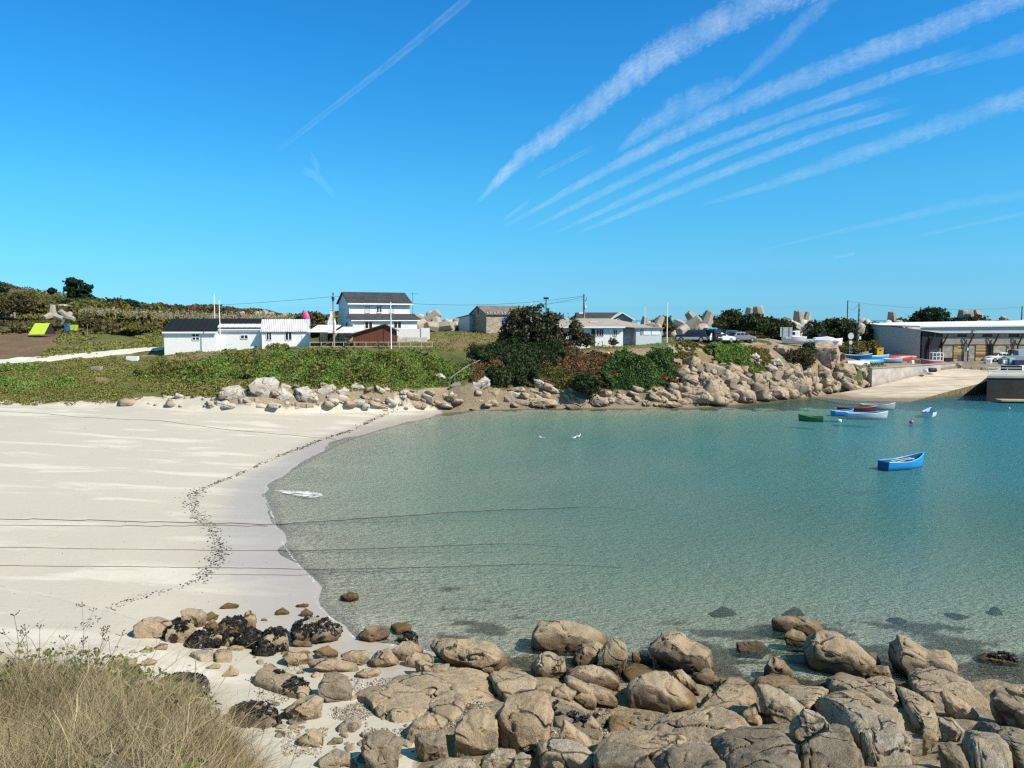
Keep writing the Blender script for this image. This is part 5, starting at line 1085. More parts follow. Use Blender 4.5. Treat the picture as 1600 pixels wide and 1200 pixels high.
boat('smaller faded red upturned boat right of the dark red one', 1416, 560, -20, 3.0, 1.3, .7, (.50,.09,.08), (.2,.1,.1), flip=True, D=129.5)
boat('white and red open boat on props before the harbour building', 1454, 563, 178, 3.0, 1.2, .55, (.62,.20,.24), (.5,.5,.5), (.82,.80,.78), 2, D=125.5)
# cabin boats on trailers
def cabin_boat(label, px, py, D, heading, L_, hc, cabin):
    o = boat(label, px, py, heading, L_, 1.9, 1.0, (.84,.84,.84), (.6,.6,.6), (.84,.84,.84), 0, D=D, rise=.2, name='motor_boat', cat='motor boat'); 
    MB().box(-L_*.42, L_*.42, -.8, .8, .8, .9).build('deck', WHITE2, o)
    if cabin == 'tall': MB().prism([(-.8,.95),(1.0,.95),(.25,1.9),(-.7,2.0)], 'y', -.6, .6).build('wheelhouse', WHITE2, o, bevel=.06); MB().prism([(.0,1.35),(.72,1.35),(.36,1.8),(.0,1.8)], 'y', -.63, .63).build('windscreen', GLASS, o)
    else: MB().prism([(-1.9,.9),(1.9,.9),(1.2,1.35),(.2,1.55),(-1.5,1.35)], 'y', -.75, .75).build('cuddy', WHITE2, o, bevel=.08); MB().prism([(-.9,1.45),(.3,1.5),(.0,1.95),(-.6,1.98)], 'y', -.55, .55).build('windscreen', GLASS, o)
    return o
cabin_boat('small white cabin boat behind the notice board', 1240, 536.5, 124, 178, 3.6, 2, 'tall'); cabin_boat('large white speedboat showing over the big round boulder', 1288, 541, 124, -6, 5.2, 1.2, 'low')
o = empty('boat_trailer', P(1312, 546, 123), -.1, 'red boat trailer frame right of the white speedboat', 'trailer'); MB().box(-1.5, .7, -.6, -.5, .4, .6).box(-1.5, .7, .5, .6, .4, .6).box(.6, .7, -.6, .6, .4, .6).build('chassis', paint('rust_red', (.30,.06,.04)), o); MB().cyl((-.3, -.72, .25), 'y', .28, .16, 14).build('wheel', DARK, o)
p_ = P(1316.5, 559, 121); o = empty('hand_winch', (p_.x, p_.y, p_.z-.1), 0, 'black winch wheel with a leaning arm at the right of the big boulder', 'winch'); MB().cyl((0, -.1, .4), 'y', .33, .2, 16).build('drum', DARK, o); MB().tube([(.05, 0, .3), (.75, 0, 2.1)], .05, 5).build('arm', DARK, o); MB().box(-.25, .3, -.2, .2, -.2, .15).build('base', RUST, o)
# ------------------------------------------------------------ yard clutter
def thing_box(name, label, cat, px, py, D, parts, rz=0):
    c = P(px, py, D); c.z = min(c.z, gz(c.x, c.y)+.03) if c.z-gz(c.x, c.y) < 3 else c.z; o = empty(name, c, rz, label, cat)
    for nm, bx_, m_, bv in parts: MB().box(*bx_).build(nm, m_, o, bevel=bv)
    return o
YEL = paint('bin_yellow', (.85,.50,.02)); GRN = paint('bin_green', (.02,.09,.05))
thing_box('recycling_bin', 'bright yellow recycling container by the grey end wall', 'container', 1373, 551.5, 130, [('body', (-.52,.55,-.5,.5,.05,1.3), YEL, .04), ('lid', (-.58,.6,-.56,.56,1.302,1.42), YEL, .03), ('slot', (-.15,.2,-.53,-.49,.95,1.12), DARK, 0)])
thing_box('recycling_bin', 'dark green container left of the yellow one', 'container', 1364, 551, 131, [('body', (-.45,.42,-.5,.5,.05,1.15), GRN, .04), ('lid', (-.5,.47,-.56,.56,1.152,1.28), GRN, .03)])
o = thing_box('market_stall', 'white slatted crate rack standing under the harbour roof', 'rack', 1463.5, 561, 128.5, [('shelf', (-.9,.9,-.4,.4,.02,.1), WHITE2, 0), ('shelf', (-.9,.9,-.4,.4,.72,.8), WHITE2, 0), ('shelf', (-.9,.9,-.4,.4,1.35,1.43), WHITE2, 0)])
for x in (-.9, -.3, .3, .82): MB().box(x, x+.1, -.44, -.402, .02, 1.43).build('upright', WHITE2, o)
MB().box(-.88, .88, .3, .39, .12, 1.34).build('back', GREYP, o)
thing_box('skip', 'long low black tub against the harbour wall', 'tub', 1482, 563, 129.5, [('tub', (-.7,.6,-.35,.35,0,.5), DARK, .05), ('rim', (-.76,.66,-.4,.4,.5,.56), DARK, 0)])
thing_box('fish_crate', 'white fish crate stack left of the vans', 'crate', 1546, 568, 127, [('body', (-.75,.2,-.4,.4,0,.85), WHITE2, .03), ('vent', (-.6,-.1,-.44,-.395,.15,.7), GREYP, 0)])
thing_box('fish_crate', 'blue and white crate right of the white one', 'crate', 1571, 569, 127, [('body', (-.9,.1,-.5,.5,0,.95), paint('steel_blue', (.10,.22,.33)), .03), ('door', (-.7,-.35,-.54,-.496,.2,.75), WHITE2, 0), ('door', (-.28,.0,-.54,-.496,.2,.75), WHITE2, 0)])
thing_box('fish_crate', 'pale blue tall crate beside the blue and white one', 'crate', 1578, 569, 126.6, [('body', (-.3,.5,-.4,.4,0,.95), paint('ice_blue', (.40,.58,.66)), .03), ('lid', (-.34,.54,-.44,.44,.952,1.02), WHITE2, 0)])
thing_box('storage_chest', 'navy chest in front of the grey van', 'chest', 1590, 567, 126, [('body', (-.7,.8,-.4,.4,0,.7), paint('navy', (.02,.03,.09)), .03), ('lid', (-.74,.84,-.44,.44,.702,.78), paint('navy', (.02,.03,.09)), .02)])
thing_box('oil_drum', 'white bucket on the yard above the stained wall', 'bucket', 1425.5, 568.5, 122.5, [('body', (-.22,.22,-.2,.2,0,.55), WHITE2, .06), ('handle', (-.2,.2,-.02,.02,.56,.6), GREYP, 0)])
def drum(label, px, py, D, m, rz, ln=1.0, r=.34):
    o = empty('storage_drum', P(px, py, D), rz, label, 'drum'); c = MB(); c.tube([(-ln/2,0,r),(-ln/2+.03,0,r),(ln/2-.03,0,r),(ln/2,0,r)], [r*.85,r,r,r*.85], 16); c.build('body', m, o); 
    for x in (-ln*.2, ln*.2): MB().cyl((x, 0, r), 'x', r+.02, .05, 16).build('hoop', DARK, o)
drum('white drum lying at the top edge of the slipway', 1446, 583.5, 121.0, WHITE2, .9, .9); drum('black drum lying beside the white drum', 1457, 581.5, 121.7, DARK, .1, 1.1)
thing_box('timber_stack', 'long low stack of pale timber at the edge of the car park', 'timber stack', 1179, 536.5, 117, [('beam', (-2.0,1.9,-.3,.3,0,.28), mat('pale_timber', (.50,.35,.17), (.42,.28,.13), 2, .8), 0), ('beam', (-2.0,1.4,-.28,.25,.283,.58), mat('pale_timber', (1,1,1)), 0), ('end_board', (-2.1,-2.01,-.35,.35,-.1,.62), RUST, 0)])
TURQ = paint('turquoise', (.04,.36,.38))
o = empty('picnic_bench', P(1033, 541, 109.5), .05, 'turquoise bench on the grass below the annex', 'bench'); MB().box(-.75, .75, -.2, .2, .42, .5).build('seat', TURQ, o)
for x in (-.68, .6): MB().box(x, x+.1, -.18, .18, -.1, .42).build('leg', TURQ, o)
# ------------------------------------------------------------ vehicles
TYRE = mat('tyre_rubber', (.02,.02,.02), None, 3, .85); CLAD = mat('black_plastic', (.03,.03,.03), None, 3, .7)
def car(label, px, py, D, heading, kind, col, low=None, name='parked_car', cat='car', group='vehicles in the harbour car park'):
    c = P(px, py, D); c.z = gz(c.x, c.y)+.02; o = empty(name, c, rad(heading), label, cat, group)
    pc = paint('car_%02x%02x%02x' % tuple(int(v*255) for v in col), col)
    pr = {'wagon': ([(-2.25,.35),(-2.3,.75),(-2.2,1.0),(.9,1.02),(2.0,.88),(2.25,.62),(2.25,.32)], [(-2.15,1.0),(-1.85,1.47),(.0,1.5),(1.0,1.03)], 2.25),
          'suv': ([(-2.2,.45),(-2.25,1.1),(-2.15,1.2),(.95,1.2),(2.05,1.1),(2.25,.85),(2.25,.42)], [(-2.1,1.2),(-1.95,1.8),(.25,1.82),(.95,1.21)], 2.25),
          'hatch': ([(-1.9,.35),(-2.0,.8),(-1.85,1.0),(.75,1.02),(1.75,.85),(1.95,.6),(1.95,.32)], [(-1.8,1.0),(-1.4,1.5),(.0,1.53),(.95,1.03)], 1.95),
          'van': ([(-2.5,.35),(-2.5,1.2),(1.2,1.2),(2.3,1.0),(2.5,.7),(2.5,.35)], [(-2.49,1.2),(-2.45,2.15),(.6,2.15),(1.5,1.2)], 2.5)}[kind]
    W = .87 if kind != 'van' else .95
    MB().prism(pr[0], 'y', -W, W).build('body', pc, o, bevel=.07)
    cb = pr[1]; zt = cb[1][1]; m = MB(); wi = W-.14
    m.loft([[(p[0], -W+.05+(p[1]-cb[0][1])*.22, p[1]) for p in cb], [(p[0], W-.05-(p[1]-cb[0][1])*.22, p[1]) for p in cb]]); m.build('cabin', pc if kind != 'x' else pc, o, bevel=.05)
    zb = cb[0][1]+.06; k = lambda x0, x1, s: MB().add([(x0,s*(W-.02),zb),(x1,s*(W-.02),zb),(x1-.12*(x1 > .2),s*(W-.085),zt-.13),(x0+.1,s*(W-.085),zt-.13),(x0,s*(W-.2),zb),(x1,s*(W-.2),zb),(x1-.12,s*(W-.3),zt-.13),(x0+.1,s*(W-.3),zt-.13)], [(0,1,2,3),(7,6,5,4),(0,4,5,1),(3,2,6,7),(0,3,7,4),(1,5,6,2)])
    xa, xb = cb[0][0]+.35, cb[3][0]-.35
    for s in (-1, 1):
        if kind == 'van': k(.2, 1.05, s).build('side_window', GLASS, o)
        else:
            n = 3; 
            for q in range(n): k(xa+(xb-xa)*q/n+.04, xa+(xb-xa)*(q+1)/n-.04, s).build('side_window', GLASS, o)
        MB().box(pr[2]-.09, pr[2]+.02, s*.6-.16, s*.6+.16, .62, .78).build('headlight', WHITE2, o); MB().box(-pr[2]-.03, -pr[2]+.08, s*.7-.09, s*.7+.09, .75, 1.0).build('tail_light', paint('tail_red', (.4,.02,.02)), o)
    a, b = Vector((cb[3][0], 0, cb[3][1])), Vector((cb[2][0], 0, cb[2][1])); d = (b-a); nn = Vector((d.z, 0, -d.x)).normalized()*.03
    def scr(a, b, nm):
        a2 = a.lerp(b, .1); b2 = a.lerp(b, .9); d = (b-a); nn = Vector((abs(d.z), 0, abs(d.x))).normalized()*.035; nn.x *= 1 if a.x > 0 else -1
        w1 = W-.16; w2 = W-.26; MB().add([tuple(a2+nn+Vector((0,-w1,0))),tuple(a2+nn+Vector((0,w1,0))),tuple(b2+nn+Vector((0,w2,0))),tuple(b2+nn+Vector((0,-w2,0))),tuple(a2-nn+Vector((0,-w1,0))),tuple(a2-nn+Vector((0,w1,0))),tuple(b2-nn+Vector((0,w2,0))),tuple(b2-nn+Vector((0,-w2,0)))], [(0,1,2,3),(7,6,5,4),(0,4,5,1),(1,5,6,2),(2,6,7,3),(3,7,4,0)]).build(nm, GLASS, o)
    scr(a, b, 'windscreen')
    if kind != 'van': scr(Vector((cb[0][0], 0, cb[0][1])), Vector((cb[1][0], 0, cb[1][1])), 'rear_window')
    MB().box(-pr[2]-.05, -pr[2]+.1, -W+.05, W-.05, .3, .55).build('bumper', CLAD if low is None else low, o, bevel=.03); MB().box(pr[2]-.1, pr[2]+.06, -W+.05, W-.05, .28, .52).build('bumper', CLAD if low is None else low, o, bevel=.03)
    if low: 
        for s in (-1, 1): MB().box(-2.1, 2.1, s*W-.02, s*W+.02, .42, .78).build('lower_panel', low, o)
    MB().box(-pr[2]-.04, -pr[2]+.02, -.26, .26, .62, .74).build('number_plate', WHITE2, o)
    r = .33 if kind != 'suv' else .39
    for x in (-pr[2]*.62, pr[2]*.64):
        for s in (-1, 1):
            w_ = MB().tube([(x, s*W-.1*s-.1, r), (x, s*W-.1*s+.12, r)], r, 18).build('wheel', TYRE, o); MB().tube([(x, s*W+.02*s, r), (x, s*W+.045*s, r)], r*.6, 12).build('rim', GALV, w_)
    MB().box(-pr[2]*.95, pr[2]*.95, -W+.12, W-.12, .2, .36).build('underbody', CLAD, o)
    return o
SILP = paint('silver_grey', (.45,.46,.48))
car('dark blue off road car with silver lower body, leftmost in the car park', 1079, 536, 115.5, 172, 'suv', (.012,.016,.035), SILP)
car('black estate car seen from its rear corner with its boot towards us', 1104, 535.5, 116.5, 128, 'suv', (.012,.014,.02))
car('white estate car in the middle of the row', 1124, 535.8, 116, 20, 'wagon', (.80,.80,.80))
car('dark blue car behind the gap between the white and the grey cars', 1146, 533.5, 121, 20, 'wagon', (.02,.035,.08))
car('grey hatchback at the right end of the row', 1159, 534.5, 118.5, 18, 'hatch', (.20,.20,.24))
car('turquoise car mostly hidden behind the black estate', 1116, 532, 122, 10, 'hatch', (.05,.35,.42))
car('grey blue van parked before the harbour building', 1588, 565.5, 129.5, 178, 'van', (.25,.32,.38), cat='van', name='parked_van')
car('white car with a dark windscreen left of the grey blue van', 1560, 566, 130.5, 185, 'hatch', (.78,.78,.78))
# tarpaulin covered dinghy on the quay
boat('white upturned dinghy on the quay behind the railing', 1597, 577, 4, 3.4, 1.4, .5, (.82,.82,.80), (.5,.5,.5), flip=True, D=120)
thing_box('gas_cage', 'dark crate on the quay behind the railing', 'crate', 1577, 580, 118, [('body', (-1.0,1.6,-.5,.5,-.3,.75), CLAD, .02), ('lid', (-1.05,1.65,-.55,.55,.752,.82), DARK, 0)])
# ------------------------------------------------------------ camp on the left
LIME = paint('lime_cloth', (.55,.72,.06))
c = P(64, 522.5, 123); o = empty('ridge_tent', c, -.1, 'lime yellow tarpaulin tent pitched at the foot of the left hill', 'tent')
MB().add([(-1.45,-.9,0),(1.2,-.9,.05),(1.35,.3,1.75),(-1.1,.3,1.75),(-1.4,1.5,0),(1.5,1.5,0),(-1.45,-.9,-.04),(1.2,-.9,.01),(1.35,.3,1.71),(-1.1,.3,1.71)], [(0,1,2,3),(3,2,5,4),(6,9,8,7),(0,3,9,6),(1,7,8,2),(0,6,7,1)]).build('tarpaulin', LIME, o); MB().add([(1.2,-.85,0),(1.5,1.45,0),(1.33,.3,1.65),(1.25,-.8,0),(1.55,1.45,0),(1.38,.3,1.65)], [(0,1,2),(5,4,3)]).build('end_flap', DARK, o)
for x in (-1.1, 1.35): MB().cyl((x, .3, -.1), 'z', .03, 1.9, 5).build('tent_pole', GALV, o)
wire('washing line between the tent and the reeds', [(80,509,123), (124,508,124)], .1, .012)
for px_, y0, y1, w_, m_, lb in ((105,507.5,517,.5,paint('towel_blue', (.03,.16,.42)),'blue towel hanging on the washing line'), (112,507.5,515.5,.4,LIME,'lime towel hanging next to the blue one'), (118,507.5,516.5,.4,LIME,'lime towel at the right end of the washing line')):
    a = P(px_, y0, 123.6); b = P(px_, y1, 123.6); q = []
    for i in range(5):
        for j in range(5): q.append((-w_+2*w_*i/4, .05*math.sin(i*2.1+j*.6), -(a.z-b.z)*j/4))
    q += [(x, y+.03, z) for x, y, z in q]; f4 = [(i*5+j, (i+1)*5+j, (i+1)*5+j+1, i*5+j+1) for i in range(4) for j in range(4)]
    o = np_mesh('towel', q, f4+[tuple(25+k for k in reversed(f_)) for f_ in f4], m_); o.location = a; tag(o, lb, 'towel')
pole('marker_post', 'thin wooden post right of the washing line', 'post', 137, 523, 507, 122, .04, POLEC); pole('marker_post', 'taller thin post at the foot of the reeds', 'post', 172, 508, 484, 135, .04, POLEC)
thing_box('concrete_block', 'white concrete block on the verge beside the lane', 'block', 207, 556, 103.5, [('block', (-.75,.75,-.3,.3,-.1,.5), WHITE, .03)]); thing_box('concrete_block', 'flat grey slab in the grass below the lane', 'block', 151, 567, 99.5, [('slab', (-.6,.6,-.4,.4,-.1,.35), CONCP, .03)])
# ------------------------------------------------------------ tetrapods and breakwater
def tetra_mesh():
    m = MB(); dirs = [Vector((0, 0, 1))]+[Vector((math.cos(a)*.943, math.sin(a)*.943, -.333)) for a in (0, 2.094, 4.189)]
    for d in dirs: m.tube([d*-.25, d*.45, d*1.52, d*1.6], [.60, .58, .42, .36], 7)
    return m
TM = None
def tetrapod(label, px, py, D, s, rot, m=CONCP, group='concrete tetrapods'):
    global TM
    c = P(px, py, D)
    if TM is None: o = tetra_mesh().build('tetrapod', m); TM = o.data
    else: o = bpy.data.objects.new('tetrapod', TM); C.objects.link(o)
    s *= .85; o.location = c; o.scale = (s, s, s); o.rotation_euler = rot; tag(o, label, 'tetrapod', group); return o
tetrapod('concrete tetrapod standing on the left hillside above the tent', 82, 492, 128, 1.2, (0, .05, .2))
tetrapod('concrete tetrapod lying on its side right of the upright one on the hillside', 104, 495, 129, 1.1, (.6, 1.9, .4))
for px_, py_, s, r, lb in ((383,503,1.5,(.1,-.35,.3),'leftmost tetrapod over the black roof'), (399,503,1.5,(.1,.3,1.2),'second tetrapod over the black roof from the left'), (405,504,1.6,(.3,.1,2),'tetrapod crowding the second one over the black roof'), (413,503,1.6,(-.1,.12,.5),'tetrapod standing straight over the cottage roof edge'), (428,506,1.7,(.2,-.4,.9),'leaning tetrapod over the middle of the corrugated roof'), (441,506,1.5,(.1,.2,1.4),'lowest tetrapod over the corrugated roof')):
    tetrapod('concrete '+lb, px_, py_, 150, s, r)
for px_, py_, D, s, r, lb in ((1073,514,128,2.0,(.5,.75,.3),'big dark tetrapod with a leg pointing up left'), (1089,507,132,1.9,(1.3,.2,1.1),'tetrapod wedged high in the middle of the big pile'), (1100,512,129,2.1,(.2,-.28,2.3),'tall tetrapod leg at the right of the big pile'), (1086,526,128,1.8,(2.2,.5,.2),'tetrapod at the foot of the big pile'),
   (1170,504,150,2.1,(.05,.05,.3),'left of two tetrapod legs over the hedge'), (1186.5,506,145,2.4,(-.1,-.1,1.0),'right and taller of two tetrapod legs over the hedge'), (1239,505,150,1.6,(.4,.9,.3),'pale tetrapod between the two hedges'), (1248,507,146,2.0,(-.1,-.3,1.3),'grey tetrapod between the two hedges'), (1259,504,150,1.5,(.1,.2,.7),'small tetrapod at the left of the round hedge'), (1252,520,140,1.7,(.8,.5,.7),'pale tetrapod low between the hedges'),
   (1026,511,132,1.5,(.2,.5,.8),'tetrapod leg leaning right behind the annex'), (1006,510,134,1.3,(.1,.1,.2),'tetrapod stub beside the white pole behind the annex'), (1394,507,160,2.0,(.1,-.2,.4),'tetrapod behind the left end of the harbour roof'), (1503,508,160,2.3,(.05,-.12,.9),'first tetrapod leg over the harbour roof'), (1517,508,160,2.3,(.3,-.5,.2),'second tetrapod leg over the harbour roof'), (1531,508,160,2.4,(.1,.5,1.9),'third tetrapod leg over the harbour roof'), (1563,509,162,1.6,(.1,-.5,1.4),'low tetrapod over the harbour roof at the right'),
   (665,507,134,2.3,(.4,.75,.4),'large pale tetrapod right of the two storey house'), (684,512,132,2.0,(1.2,1.2,.9),'pale tetrapod lying right of the large one'), (536,512,132,1.9,(.0,.05,.5),'upright tetrapod between the garden chimney and the house')):
    tetrapod('concrete '+lb, px_, py_, D, s, r)
# ------------------------------------------------------------ mooring ropes, wrack, foam
ROPE = mat('rope', (.10,.09,.08), (.06,.055,.05), 5, .9)
def rope(label, pts, r=.028, vis=.0):
    q = []
    for k in range(len(pts)-1):
        n_ = max(2, int(abs(pts[k+1][0]-pts[k][0])/14))
        for j in range(n_):
            t = j/n_; x = pts[k][0]+(pts[k+1][0]-pts[k][0])*t; y = pts[k][1]+(pts[k+1][1]-pts[k][1])*t+.25*math.sin(x*.03+y_seed[0])
            v = hit(x, y, 0, 0.0, True); q.append((v.x, v.y, max(gz(v.x, v.y), 0)+r*.6-(.45*(t**1.5) if k == len(pts)-2 and x > 560 else 0)))
    y_seed[0] += 1.7
    tag(MB().tube(q, r, 5).build('mooring_rope', ROPE), label, 'rope', 'mooring ropes')
y_seed = [0.]
rope('thick mooring rope crossing the sand and floating far into the bay', [(-60,812),(80,813),(330,819),(430,821),(560,812),(700,802),(900,794),(1010,789)], .024)
rope('mooring rope lying just below the thick one on the sand', [(-60,820),(200,823),(432,822.5)], .018)
rope('thin mooring rope, middle one across the beach and water', [(-60,855),(300,860),(470,861),(600,857),(780,850),(900,845)], .015)
rope('nearest mooring rope running from the sand into the water', [(-60,884),(300,887),(480,890),(600,889),(800,883),(990,874)], .016)
rope('thin rope beside the nearest mooring rope', [(300,898),(470,899),(600,890)], .012)
rope('long thin rope across the far end of the beach', [(-60,640),(60,646),(120,652),(250,658),(340,670),(480,683),(540,689)], .02)
rng = np.random.RandomState(8); wr = [(612,644,6,2),(590,655,6,2),(560,670,8,2),(540,678,8,2),(500,690,10,3),(470,705,12,4),(440,716,12,4),(420,722,12,3),(385,740,12,4),(355,752,14,3),(330,760,14,3),(312,768,12,4),(306,780,9,6),(308,800,10,8),(318,815,12,8),(330,835,16,10),(345,852,14,10),(338,878,18,10),(320,905,16,4),(290,915,18,3),(230,930,25,3),(172,973,14,2),(120,990,16,2),(545,668,14,2),(360,756,10,3)]
cs = []; szs = []
W_ = [(620,641),(590,652),(560,668),(540,676),(500,688),(480,697),(460,704),(440,711),(415,722),(395,732),(375,741),(350,750),(330,759),(315,765),(303,772),(302,785),(304,800),(314,812),(326,822),(336,838),(345,852),(343,866),(336,880),(326,895),(315,906),(290,914),(255,924),(215,934),(180,946),(150,968),(120,985)]
for a, b in zip(W_[:-1], W_[1:]):
    ln_ = math.hypot(b[0]-a[0], (b[1]-a[1])*2.2); den = 1.9 if a[1] < 765 else 2.8 if a[1] < 900 else .9; sp = 2.0 if a[1] < 765 else 7 if a[1] < 900 else 5
    for _ in range(int(ln_*den)):
        t = rng.rand(); gx = rng.normal()*sp; k_ = 1 if vnoise(np.array([a[0]*.11+t*2, a[1]*.13, 1.])) > -.35 else 0
        if k_ or rng.rand() < .3: v = hit(a[0]+(b[0]-a[0])*t+gx*1.1, a[1]+(b[1]-a[1])*t+rng.normal()*sp*.42, 0, -9, True); cs.append((v.x, v.y, gz(v.x, v.y)+.012)); szs.append(rng.uniform(.03, .13)*v.y/60)
for _ in range(220):
    x, y = rng.uniform(20, 470), rng.uniform(660, 980); v = hit(x, y, 0, -9, True); cs.append((v.x, v.y, gz(v.x, v.y)+.012)); szs.append(rng.uniform(.012, .05)*v.y/50)
tag(leaf_quads('seaweed_wrack', np.array(cs), np.array(szs), WEED, None, 2, np.tile(np.array([[0, 0, 1.]]), (len(cs), 1)), .35, 2.2), kind='stuff')
g = G('sea_foam'); p = g.pos(); n = g.noise(p, 6, 5, .7); al = g.ramp(n, .50, .60, 0, .7)
FOAM = g.done(g.n('MixShader', i0=al, i1=g.n('BsdfTransparent').outputs[0], i2=g.n('BsdfDiffuse', i_Color=(.85, .87, .88, 1)).outputs[0]).outputs[0])
sh = [Vector((a, b, 0)) for a, b in SHORE[26:62]]; V = []
for k in range(len(sh)-1):
    for j in range(10):
        t = j/10; c = sh[k].lerp(sh[k+1], t); d = (sh[k+1]-sh[k]).normalized(); nn = Vector((-d.y, d.x, 0)); w_ = .015+.07*abs(float(vnoise(np.array([c.x*.5, c.y*.5, 3.])))); V += [tuple(c-nn*w_+Vector((0,0,.012))), tuple(c+nn*w_+Vector((0,0,.014)))]
fcs = [(2*i, 2*i+1, 2*i+3, 2*i+2) for i in range(len(V)//2-1)]
tag(np_mesh('shore_foam', V, fcs, FOAM), kind='stuff')
q = [Pz(x, y, .02) for x, y in [(430,766.5),(441,765.5),(455,767),(470,766.8),(488,769),(501,770.5),(505,774),(496,776.5),(484,777.5),(474,776),(463,773.5),(450,771),(440,769.5)]]
g = G('thick_foam'); n = g.noise(g.scl(g.pos(), (.6, 2, 1)), 2.5, 5, .7); FOAM2 = g.done(g.n('MixShader', i0=g.ramp(n, .46, .60), i1=g.n('BsdfTransparent').outputs[0], i2=g.n('BsdfDiffuse', i_Color=(.88, .9, .92, 1)).outputs[0]).outputs[0])
me = MB(); me.add([tuple(v) for v in q], [tuple(range(len(q)))]); tag(me.build('foam_patch', FOAM2), 'small breaking patch of white foam at the water edge of the beach', 'foam')
# ------------------------------------------------------------ gulls on the water
def gull(label, px, py, heading, s=1.0):
    c = Pz(px, py, 0); o = empty('gull', c, rad(heading), label, 'gull')
    rings = [[(x, w_*math.cos(a), z+h_*math.sin(a)) for a in [k*2*math.pi/10 for k in range(10)]] for x, w_, h_, z in
             ((-.30,.015,.008,.15),(-.22,.05,.025,.13),(-.12,.085,.06,.10),(0,.10,.085,.085),(.10,.085,.08,.10),(.16,.05,.055,.15),(.19,.038,.04,.20),(.22,.042,.042,.235),(.26,.03,.03,.235),(.285,.012,.012,.225))]
    m = MB(); m.loft(rings); m.build('body', WHITE2, o, True).scale = (s*1.05,)*3
    m = MB(); m.add([(-.32,-.02,.17),(-.1,-.10,.14),(.08,-.085,.13),(.0,-.06,.18),(-.2,-.02,.185),(-.32,.02,.17),(-.1,.10,.14),(.08,.085,.13),(.0,.06,.18),(-.2,.02,.185)], [(0,1,2,3,4),(5,9,8,7,6)]); w_ = m.build('wing', GREYP, o); w_.scale = (s*1.05,)*3
    b = MB().tube([(.28,0,.225),(.34,0,.215)], [.010,.004], 5).build('beak', YEL, o); b.scale = (s*1.05,)*3
gull('white gull floating alone off the rocks, left of the other two', 847, 686, 160); gull('white gull floating left of a close pair', 897, 685.5, 20); gull('white gull floating right of a close pair', 904, 683, 40)
# ------------------------------------------------------------ contrails
g = G('contrail_ice'); cu = g.n('Attribute', attribute_name='cu').outputs['Fac']; cv = g.n('Attribute', attribute_name='cv').outputs['Fac']; op = g.n('Attribute', attribute_name='op').outputs['Fac']
cvv = g.n('CombineXYZ', i0=cu, i1=g.math('MULTIPLY', cv, .55), i2=g.math('MULTIPLY', op, 9.)).outputs[0]
n = g.noise(g.scl(cvv, (1.3, 1.6, 1), (0, 0, rad(35))), 1.6, 7, .62, .6); n2 = g.noise(g.scl(cvv, (.5, 1.2, 1)), 1.0, 3)
edge = g.math('SUBTRACT', 1.0, g.math('POWER', g.math('ABSOLUTE', cv), 1.6))
n3 = g.noise(g.scl(cvv, (2.2, 9, 1), (0, 0, rad(38))), 2.2, 6, .7, .4)
al = g.math('MULTIPLY', g.math('MULTIPLY', g.ramp(g.math('ADD', g.math('POWER', g.math('MAXIMUM', edge, 0.0), 1.3), g.math('ADD', g.math('MULTIPLY', g.math('SUBTRACT', n, .5), 2.3), g.math('MULTIPLY', g.math('SUBTRACT', n3, .5), 2.0))), .05, 1.9), g.ramp(n2, .3, .65, .35, 1)), g.math('MULTIPLY', op, 1.3))
wh = g.n('MixShader', i0=.65, i1=g.n('BsdfDiffuse', i_Color=(.9, .9, .9, 1)).outputs[0], i2=g.n('BsdfTranslucent', i_Color=(.95, .95, .95, 1)).outputs[0]).outputs[0]
ICE = g.done(g.n('MixShader', i0=al, i1=g.n('BsdfTransparent').outputs[0], i2=wh).outputs[0])
def contrail(label, pts, op_, alt=2500, cat='contrail', group='contrails across the sky'):
    op_ *= .45
    pts = [tuple(map(float, p)) for p in pts]; N = 60; ts = np.linspace(0, len(pts)-1, N); A = np.array(pts)
    X = np.interp(ts, range(len(pts)), A[:, 0]); Y = np.interp(ts, range(len(pts)), A[:, 1]); Wd = np.interp(ts, range(len(pts)), A[:, 2])
    kx = np.array([.25, .5, .25]); 
    for _ in range(2): X[1:-1] = np.convolve(X, kx, 'same')[1:-1]; Y[1:-1] = np.convolve(Y, kx, 'same')[1:-1]
    V = []; cu_ = []; cv_ = []; ops = []; acc = 0
    for i in range(N):
        j0, j1 = max(i-1, 0), min(i+1, N-1); dx, dy = X[j1]-X[j0], Y[j1]-Y[j0]; L_ = math.hypot(dx, dy)+1e-6; nx_, ny_ = -dy/L_, dx/L_
        if i: acc += math.hypot(X[i]-X[i-1], Y[i]-Y[i-1])
        e = min(1, i/8, (N-1-i)/6 if pts[-1][1] > 0 and pts[-1][0] < 1600 else 1)
        for sgn in (1, -1):
            for k in range(9):
                v = -1+k/4; px_, py_ = X[i]+nx_*Wd[i]*.62*v, Y[i]+ny_*Wd[i]*.62*v
                r = raydir(px_, py_); t = (alt-CAMZ)/r[2]; V.append((r[0]*t, t, alt+sgn*(1-v*v)*40)); cu_.append(acc/40); cv_.append(v); ops.append(op_*e)
    F_ = []
    for i in range(N-1):
        for s_ in (0, 9):
            for k in range(8): a = i*18+s_+k; F_.append((a, a+1, a+19, a+18))
    o = np_mesh('contrail' if cat == 'contrail' else 'wispy_cloud', V, F_, ICE, None, True)
    for nm, ar in (('cu', cu_), ('cv', cv_), ('op', ops)): a_ = o.data.attributes.new(nm, 'FLOAT', 'POINT'); a_.data.foreach_set('value', np.array(ar, np.float32))
    tag(o, label, cat, group)
contrail('thin faint contrail alone in the upper left of the sky', [(425,242,3),(520,168,5),(620,90,7),(728,0,9),(770,-40,10)], .22)
